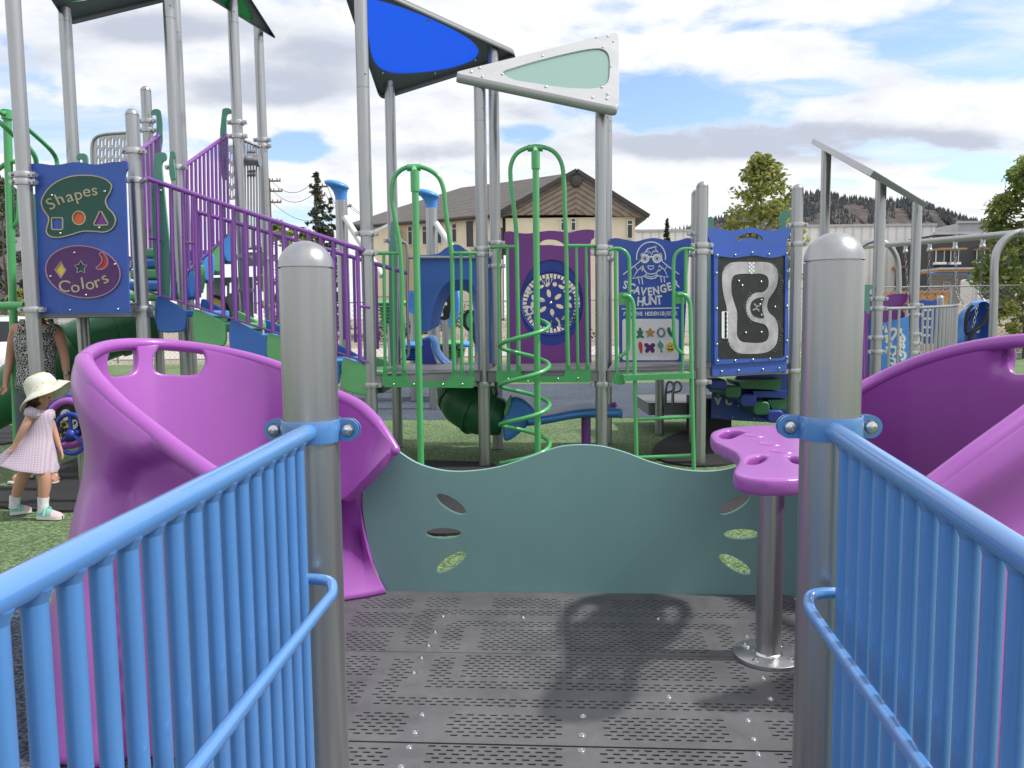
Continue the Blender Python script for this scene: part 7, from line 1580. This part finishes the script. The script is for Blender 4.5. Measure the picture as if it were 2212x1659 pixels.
for i, r_ in enumerate(rows):
    if i > 4:
        c = V(secs[i][0]); a = .035 * (i - 4) / 4
        for k in range(len(r_)): r_[k] = c + (r_[k] - c) * (1 + a * math.sin(k * 2 * math.pi / 36 * 9 + i * .2))
mb = MB(); mb.grid(rows, True); dr = mb.build('dress', M['gingham'], gl_, smooth=80); s_ = dr.modifiers.new('s', 'SOLIDIFY'); s_.thickness = .008; ss = dr.modifiers.new('u', 'SUBSURF'); ss.render_levels = 1
for nm, a, b, r0, r1 in (('shl', 'shl', 'ell', .058, .045), ('shr', 'shr', 'elr', .055, .043)):
    p, q = V(J[a][:3]), V(J[b][:3]); mb = MB(); mb.tube([p + (p - q) * .25 + V((0, 0, .0)), p, p.lerp(q, .38)], [r0 * .7, r0, r1], 16); sl_o = mb.build('sleeve', M['gingham'], gl_, smooth=80)
# hat: crown and floppy brim
hc_ = P0(318, 640); tl = R(24)
HX = V((math.cos(tl), 0, math.sin(tl))); HZ = V((-math.sin(tl) * 1.0, 0, math.cos(tl))); rows = []
for r, z in ((.015, .128), (.06, .122), (.092, .095), (.106, .05), (.110, .0), (.125, -.022), (.16, -.045), (.185, -.062), (.186, -.068)):
    rows.append([hc_ + HX * (r * 1.04 * math.cos(a)) + V((0, 1, 0)) * r * .96 * math.sin(a) + HZ * (z + (.016 * math.sin(3 * a + .6) + .035 * max(0, math.cos(a)) if r > .12 else 0)) for a in [2 * math.pi * k / 30 for k in range(30)]])
mb = MB(); mb.grid(rows, True); ht = mb.build('sun_hat', M['lemon'], gl_, smooth=80); s_ = ht.modifiers.new('s', 'SOLIDIFY'); s_.thickness = .006
mb = MB(); hp = [P0(262, 700), P0(225, 745), P0(205, 790), P0(196, 840)]; mb.tube(hp, [.05, .045, .032, .008], 12); mb.ball(P0(285, 690), (.07, .075, .07)); mb.build('hair', M['hair'], gl_, smooth=80)
mb = MB(); mb.ball(P0(381, 712, 0), (.014, .012, .012), 8, 6); mb.build('nose', M['skin'], gl_); mb = MB(); mb.ball(P0(365, 695, -.052), (.008, .007, .007), 8, 6); mb.build('eye', M['hair'], gl_); mb = MB(); mb.ball(P0(368, 735, -.03), (.012, .018, .004), 8, 6); mb.build('mouth', M['red'], gl_); mb = MB(); mb.ball(P0(302, 705, -.078), (.018, .008, .026), 8, 6); mb.build('ear', M['skin'], gl_)
M['shoe_mint'] = mat('mint_trainer', (.22, .46, .42), .5); M['shoe_pink'] = mat('pink_trainer', (.70, .42, .44), .5); M['sole'] = mat('pale_sole', (.62, .61, .60), .6)
def shoe(ank, toe, s, par):
    a, t = V((ank[0], ank[1], 0)), V((toe[0], toe[1], 0)); d = (t - a).normalized(); b = V((-d.y, d.x, 0)); L_ = (t - a).length; rows = []
    for f, w, h in ((-.30, .010, .05), (-.26, .030, .072), (-.05, .034, .080), (.25, .036, .066), (.55, .041, .050), (.82, .038, .038), (.97, .022, .026), (1.0, .006, .014)):
        c = a + d * L_ * f; rows.append([c + b * (w * s * math.cos(q)) + V((0, 0, .012 + max(0, math.sin(q)) * h * s)) for q in [math.pi * k / 10 for k in range(11)]])
    o_ = []
    for nm, lo, hi, m in (('shoe', 0, 5, 'shoe_mint'), ('shoe_toe', 4, 8, 'shoe_pink')):
        mb = MB(); mb.grid(rows[lo:hi]); o = mb.build(nm, M[m], par if nm == 'shoe' else o_[0], smooth=80); o_.append(o)
    mb = MB(); mb.grid([[r[0] + V((0, 0, .012)) - b * -.003, r[0] - V((0, 0, .012)), r[-1] - V((0, 0, .012)), r[-1] + V((0, 0, .012))] for r in rows], True); mb.build('sole', M['sole'], o_[0])
    mb = MB(); q = a + d * L_ * .22; mb.tube([q - b * .045 * s + V((0, 0, .03)), q - b * .028 * s + V((0, 0, .075 * s)), q + V((0, 0, .092 * s)), q + b * .028 * s + V((0, 0, .075 * s)), q + b * .045 * s + V((0, 0, .03))], .009, 6); mb.build('strap', M['shoe_mint'], o_[0])
    return o_[0]
tr2 = P0(472, 1540, -.06); shoe(J['ankr'][:2], (tr2.x, J['ankr'][1] - .02), 1.0, gl_); shoe(J['ankl'][:2], (J['ankl'][0] + .085, J['ankl'][1] + .07), .95, gl_)
for k in ('ankl', 'ankr'):
    a = V(J[k][:3]); mb = MB(); mb.tube([V((a.x, a.y, .05)), V((a.x + (.0 if k == 'ankr' else .004), a.y, a.z + .0)), V((a.x + (.004 if k == 'ankr' else .012), a.y, a.z + .05))], [.038, .036, .039], 14); mb.build('sock', M['sock'], gl_)
# ---- the woman, her head behind the Shapes board
WY = 6.95
def P1(x, y, dy=0.0): return at(*d0(x, y), WY + dy)
wm = thing('person', 'woman in black lattice-print tank top and grey leggings behind the tall post', 'person', V((P1(290, 1200).x, WY, 0)))
def j(x, y, r, dy=0.0): p = P1(x, y, dy); return (p.x, p.y, p.z, r)
zf = lambda p, z: (p[0], p[1], z, p[3])
J = {'pelvis': j(268, 640, (.145, .10)), 'waist': j(266, 500, (.135, .095)), 'rib': j(262, 330, (.155, .105)), 'chest': j(262, 215, (.150, .10)), 'neckb': j(272, 120, .07), 'neck': j(278, 60, .052), 'jaw': j(282, 15, .066, -.02), 'head': j(280, -40, .092), 'crown': j(278, -95, .07),
 'shl': j(118, 165, .062), 'ell': j(78, 400, .042, .02), 'wrl': j(42, 575, .028, -.06), 'shr': j(415, 165, .062), 'elr': j(478, 385, .042, .02), 'wrr': j(496, 545, .029, -.05),
 'hipl': j(205, 720, .088), 'knl': j(185, 960, .056, .03), 'ankl': j(200, 1200, .036, .05), 'hipr': j(330, 720, .088), 'knr': j(372, 960, .056, -.04), 'cafr': j(385, 1080, .050, -.02), 'ankr': j(400, 1215, .034, -.02)}
J['ankl'] = zf(J['ankl'], .08); J['ankr'] = zf(J['ankr'], .075)
p_ = V(J['ankr'][:3]); q_ = V(J['ankl'][:3])
J['ballr'] = (p_.x + .07, p_.y - .11, .035, (.045, .026)); J['toer'] = (p_.x + .09, p_.y - .17, .028, (.036, .016)); J['balll'] = (q_.x - .02, q_.y - .12, .035, (.045, .026)); J['toel'] = (q_.x - .03, q_.y - .18, .028, (.036, .016))
E = chainE('pelvis', 'waist', 'rib', 'chest', 'neckb', 'neck', 'jaw', 'head', 'crown') + chainE('chest', 'shl', 'ell', 'wrl') + chainE('chest', 'shr', 'elr', 'wrr') + chainE('pelvis', 'hipl', 'knl', 'ankl', 'balll', 'toel') + chainE('pelvis', 'hipr', 'knr', 'cafr', 'ankr', 'ballr', 'toer')
hand(J, E, 'L', 'wrl', (.15, -.35, -.85), (.75, -.4, .1), 1.0, 1.1, .7); hand(J, E, 'R', 'wrr', (-.05, -.2, -.9), (-.5, -.8, .1), 1.0, 1, .9)
body('body', J, E, M['skin_tan'], wm, 'pelvis')
secs = [(P1(x, y, dy), rx, ry, 0) for x, y, rx, ry, dy in ((264, 205, .190, .118, .015), (262, 270, .186, .140, -.01), (264, 330, .180, .140, -.01), (266, 420, .165, .118, 0), (266, 500, .162, .118, 0), (268, 580, .174, .13, 0), (268, 628, .182, .136, 0))]
rows = loft(secs, 30); mb = MB(); mb.grid(rows, True)
tk_ = mb.build('tank_top', M['lattice'], wm, smooth=80); s_ = tk_.modifiers.new('s', 'SOLIDIFY'); s_.thickness = .006
for x0, x1, xs in ((150, 165, 145), (395, 375, 360)):
    mb = MB(); P_ = [P1(x0, 215, -.10), P1(x0 + (x1 - x0) * .3, 160, -.085), P1(x1, 112, -.02), P1(x1, 118, .05), P1(x0, 215, .11)]
    rows = [[p + V((-.024, 0, -.012)), p + V((.024, 0, -.012))] for p in [V(q) for q in sm([tuple(p) for p in P_], 4, False)]]; mb.grid(rows); o = mb.build('shoulder_strap', M['lattice'], wm, smooth=80); s_ = o.modifiers.new('s', 'SOLIDIFY'); s_.thickness = .008; s_.offset = 1
mb = MB(); mb.grid([[p for p in r_] for r_ in [[P1(165 + 22 * k, 215, -.118 - .012 * math.sin(k / 9 * math.pi)) for k in range(10)], [P1(165 + 22 * k, 215 - 50 * abs(k - 4.5) / 4.5, -.11) for k in range(10)]]]); o = mb.build('neckline_panel', M['lattice'], wm, smooth=80); s_ = o.modifiers.new('s', 'SOLIDIFY'); s_.thickness = .006
M['leggings'] = mat('grey_leggings', (.085, .10, .12), .8, 0, .1, 6)
for s in ('l', 'r'):
    h, k_, a = (V(J[n + s][:3]) for n in ('hip', 'kn', 'ank')); mb = MB(); mb.tube([V(J['pelvis'][:3]).lerp(h, .6) + V((0, 0, .08)), h, h.lerp(k_, .5), k_, k_.lerp(a, .35)], [.10, .108, .088, .068, .064], 18); mb.build('legging', M['leggings'], wm, smooth=80)
mb = MB(); mb.ball(V(J['pelvis'][:3]), (.182, .13, .12), 18, 10); mb.build('waistband', M['leggings'], wm, smooth=80)
mb = MB(); hd_ = V(J['head'][:3]); mb.ball(hd_ + V((0, .025, .02)), (.105, .105, .125), 16, 10); mb.tube([hd_ + V((0, .09, .02)), hd_ + V((.0, .11, -.10))], [.05, .03], 10); mb.build('hair', M['hair'], wm, smooth=80)
for sg in (-1, 1): mb = MB(); mb.ball(hd_ + V((sg * .034, -.088, -.0)), (.014, .006, .008), 8, 6); mb.build('eye', M['board_black'], wm)
mb = MB(); mb.ball(hd_ + V((0, -.098, -.03)), (.014, .016, .02), 8, 6); mb.build('nose', M['skin_tan'], wm); mb = MB(); mb.ball(hd_ + V((0, -.083, -.068)), (.026, .008, .007), 8, 6); mb.build('mouth', M['red'], wm)
w_ = V(J['wrr'][:3]); mb = MB(); mb.tube([w_ + V((.0, 0, .035)), w_ + V((.0, 0, .055))], .036, 14); wt = mb.build('watch_strap', M['black'], wm); mb = MB(); mb.lathe([(0, .006), (.018, .006), (.02, 0)], w_ + V((.012, -.034, .045)), V((.2, -1, 0)), 14); mb.build('watch_face', M['chrome'], wt)
for s in ('l', 'r'):
    a, t = V(J['ank' + s][:3]), V(J['toe' + s][:3]); d = V((t.x - a.x, t.y - a.y, 0)).normalized(); b = V((-d.y, d.x, 0)); o2 = [(a + d * f + b * w) for f, w in ((-.05, -.025), (.06, -.035), (.17, -.045), (.215, -.02), (.215, .02), (.17, .045), (.06, .035), (-.05, .025))]
    mb = MB(); mb.add([V((p.x, p.y, .002)) for p in o2] + [V((p.x, p.y, .016)) for p in o2], [tuple(range(7, -1, -1)), tuple(range(8, 16))] + [(i, (i + 1) % 8, (i + 1) % 8 + 8, i + 8) for i in range(8)]); fl = mb.build('flip_flop', M['sole'], wm)
    mb = MB(); mb.tube([a + d * .05 + b * .04 + V((0, 0, .02 - a.z)), a + d * .11 + b * .02 + V((0, 0, .065 - a.z)), a + d * .16 + V((0, 0, .05 - a.z)), a + d * .11 - b * .02 + V((0, 0, .065 - a.z)), a + d * .05 - b * .04 + V((0, 0, .02 - a.z))], .007, 6); mb.build('thong_strap', M['sole'], fl)
# ================================================================ camera, light, sky
cam = bpy.data.cameras.new('camera'); cam.sensor_width = 36.0; cam.lens = 36.0 * F_PX / 2212.0; cam.clip_end = 6000; cam.clip_start = 0.05
co = bpy.data.objects.new('camera', cam); C.objects.link(co)
co.matrix_world = Matrix(((RT.x, UP.x, -FW.x, EYE.x), (RT.y, UP.y, -FW.y, EYE.y), (RT.z, UP.z, -FW.z, EYE.z), (0, 0, 0, 1)))
bpy.context.scene.camera = co
SUN_EL, SUN_AZ = R(51), R(94)            # azimuth clockwise from +Y (view direction)
sd_ = V((math.sin(SUN_AZ) * math.cos(SUN_EL), math.cos(SUN_AZ) * math.cos(SUN_EL), math.sin(SUN_EL)))
sl = bpy.data.lights.new('sun', 'SUN'); sl.energy = 3.6; sl.angle = R(2.5); sl.color = (1, 0.965, 0.91)
so = bpy.data.objects.new('sun', sl); C.objects.link(so); so.rotation_euler = sd_.to_track_quat('Z', 'Y').to_euler(); so.location = (8, 2, 20)
w = bpy.data.worlds.new('World'); bpy.context.scene.world = w; w.use_nodes = True
nt = w.node_tree; L = nt.links; bg = nt.nodes['Background']; bg.inputs['Strength'].default_value = 0.115
sky = N(nt, 'ShaderNodeTexSky'); sky.sky_type = 'NISHITA'; sky.sun_disc = False; sky.sun_elevation = SUN_EL; sky.sun_rotation = SUN_AZ; sky.air_density = 1.2; sky.dust_density = 0.6; sky.ozone_density = 2.0
tc = N(nt, 'ShaderNodeTexCoord'); sp = N(nt, 'ShaderNodeSeparateXYZ'); L.new(tc.outputs['Generated'], sp.inputs[0])
def math_(op, a, b=None, c=None):
    n = N(nt, 'ShaderNodeMath', operation=op)
    for i, x in enumerate((a, b, c)):
        if x is None: continue
        if isinstance(x, (int, float)): n.inputs[i].default_value = x
        else: L.new(x, n.inputs[i])
    return n.outputs[0]
zc = math_('MAXIMUM', sp.outputs[2], 0.0); zz = math_('ADD', zc, 0.22)
cx = math_('DIVIDE', sp.outputs[0], zz); cy = math_('DIVIDE', sp.outputs[1], zz)
def vec(ox, oy, sx=1.0, sy=1.0):
    cb = N(nt, 'ShaderNodeCombineXYZ'); L.new(math_('MULTIPLY_ADD', cx, sx, ox), cb.inputs[0]); L.new(math_('MULTIPLY_ADD', cy, sy, oy), cb.inputs[1]); return cb.outputs[0]
def noise(v_, sc, det, rough, dist=0.0):
    n = N(nt, 'ShaderNodeTexNoise', Scale=sc, Detail=det, Roughness=rough, Distortion=dist); L.new(v_, n.inputs['Vector']); return n.outputs['Fac']
def ramp(x, p0, p1):
    r = N(nt, 'ShaderNodeMapRange', interpolation_type='SMOOTHSTEP'); r.inputs['From Min'].default_value = p0; r.inputs['From Max'].default_value = p1; L.new(x, r.inputs['Value']); return r.outputs['Result']
def blob(u, v, w, h):
    """bump around one direction of the sky"""
    d = ray(u, v).normalized(); k = d.z + 0.22; bx, by = d.x / k, d.y / k
    e = ray(u + w, v).normalized(); rx = abs(e.x / (e.z + .22) - bx) + 1e-3
    e = ray(u, v + h).normalized(); ry = abs(e.y / (e.z + .22) - by) + 1e-3
    a = math_('POWER', math_('MULTIPLY', math_('SUBTRACT', cx, bx), 1 / rx), 2.0); b = math_('POWER', math_('MULTIPLY', math_('SUBTRACT', cy, by), 1 / ry), 2.0)
    return math_('EXPONENT', math_('MULTIPLY', math_('ADD', a, b), -1.0))
def total(bl):
    t = 0.0
    for (u, v, w_, h_, k) in bl: t = math_('MULTIPLY_ADD', blob(u, v, w_, h_), k, t)
    return t
gaps = total([(2090, 100, 260, 85, .46), (1440, 225, 170, 40, .40), (130, 290, 190, 45, .36), (1750, 190, 120, 22, .22), (980, 150, 70, 60, .12), (640, 310, 60, 30, .2), (1960, 330, 110, 24, .26), (2130, 370, 120, 30, .30), (1130, 290, 60, 25, .2), (1780, 395, 90, 18, .2), (640, 470, 90, 25, .2), (1130, 150, 120, 30, .12), (1700, 60, 160, 20, .12), (640, 330, 90, 25, .16), (500, 330, 60, 20, .15)])
n_big = noise(vec(3.1, 1.7, 0.75, 1.0), 1.9, 10.0, 0.60, 0.3)
n_det = noise(vec(5.0, 0.4, 0.9, 1.0), 6.5, 8.0, 0.6, 0.15)
base = math_('ADD', math_('SUBTRACT', math_('ADD', math_('MULTIPLY', n_big, 0.68), math_('MULTIPLY', n_det, 0.32)), gaps), 0.075)
cover = math_('MULTIPLY', ramp(base, 0.405, 0.525), ramp(sp.outputs[2], -.02, .05)) if False else ramp(base, 0.40, 0.55)
wisp = math_('MULTIPLY', ramp(noise(vec(7.3, 2.2, 0.5, 1.3), 2.6, 7.0, 0.62, 0.6), 0.42, 0.68), 0.62)
tot = math_('MAXIMUM', cover, wisp)
bases = total([(1640, 295, 330, 34, .42), (1500, 325, 260, 26, .30), (1950, 320, 150, 26, .28), (560, 190, 200, 34, .34), (420, 60, 160, 40, .26), (270, 60, 120, 40, .24), (690, 110, 140, 40, .34), (640, 210, 120, 24, .20), (1150, 240, 120, 24, .16), (930, 330, 200, 20, .16), (2060, 300, 160, 24, .22), (40, 130, 140, 40, .22)])
n_sh = noise(vec(3.1 + .06, 1.7 - .16, 0.75, 1.0), 1.9, 10.0, 0.60, 0.3)
sh = ramp(math_('ADD', math_('MULTIPLY_ADD', n_det, .45, math_('MULTIPLY', n_sh, .35)), bases), 0.385, 0.70)
dens = math_('MULTIPLY', sh, cover)
ccol = N(nt, 'ShaderNodeMix', data_type='RGBA'); L.new(dens, ccol.inputs[0]); ccol.inputs[6].default_value = (8.0, 8.15, 8.4, 1); ccol.inputs[7].default_value = (4.7, 5.05, 5.95, 1)
dp = N(nt, 'ShaderNodeVectorMath', operation='DOT_PRODUCT'); L.new(tc.outputs['Generated'], dp.inputs[0]); dp.inputs[1].default_value = tuple(sd_)
glow = math_('MULTIPLY_ADD', math_('POWER', math_('MAXIMUM', dp.outputs['Value'], 0.0), 6.0), 0.3, 1.0)   # cloud is brighter round the sun
cg = N(nt, 'ShaderNodeVectorMath', operation='SCALE'); L.new(ccol.outputs[2], cg.inputs[0]); L.new(glow, cg.inputs['Scale'])
mx = N(nt, 'ShaderNodeMix', data_type='RGBA'); L.new(tot, mx.inputs[0])
sk2 = N(nt, 'ShaderNodeMix', data_type='RGBA', blend_type='MULTIPLY'); sk2.inputs[0].default_value = 1; sk2.inputs[7].default_value = (1.5, 1.5, 1.62, 1); L.new(sky.outputs[0], sk2.inputs[6])
L.new(sk2.outputs[2], mx.inputs[6]); L.new(cg.outputs[0], mx.inputs[7])
L.new(mx.outputs[2], bg.inputs['Color'])
vs = bpy.context.scene.view_settings; vs.view_transform = 'Standard'; vs.look = 'None'; vs.exposure = 0.14; vs.gamma = 1.0
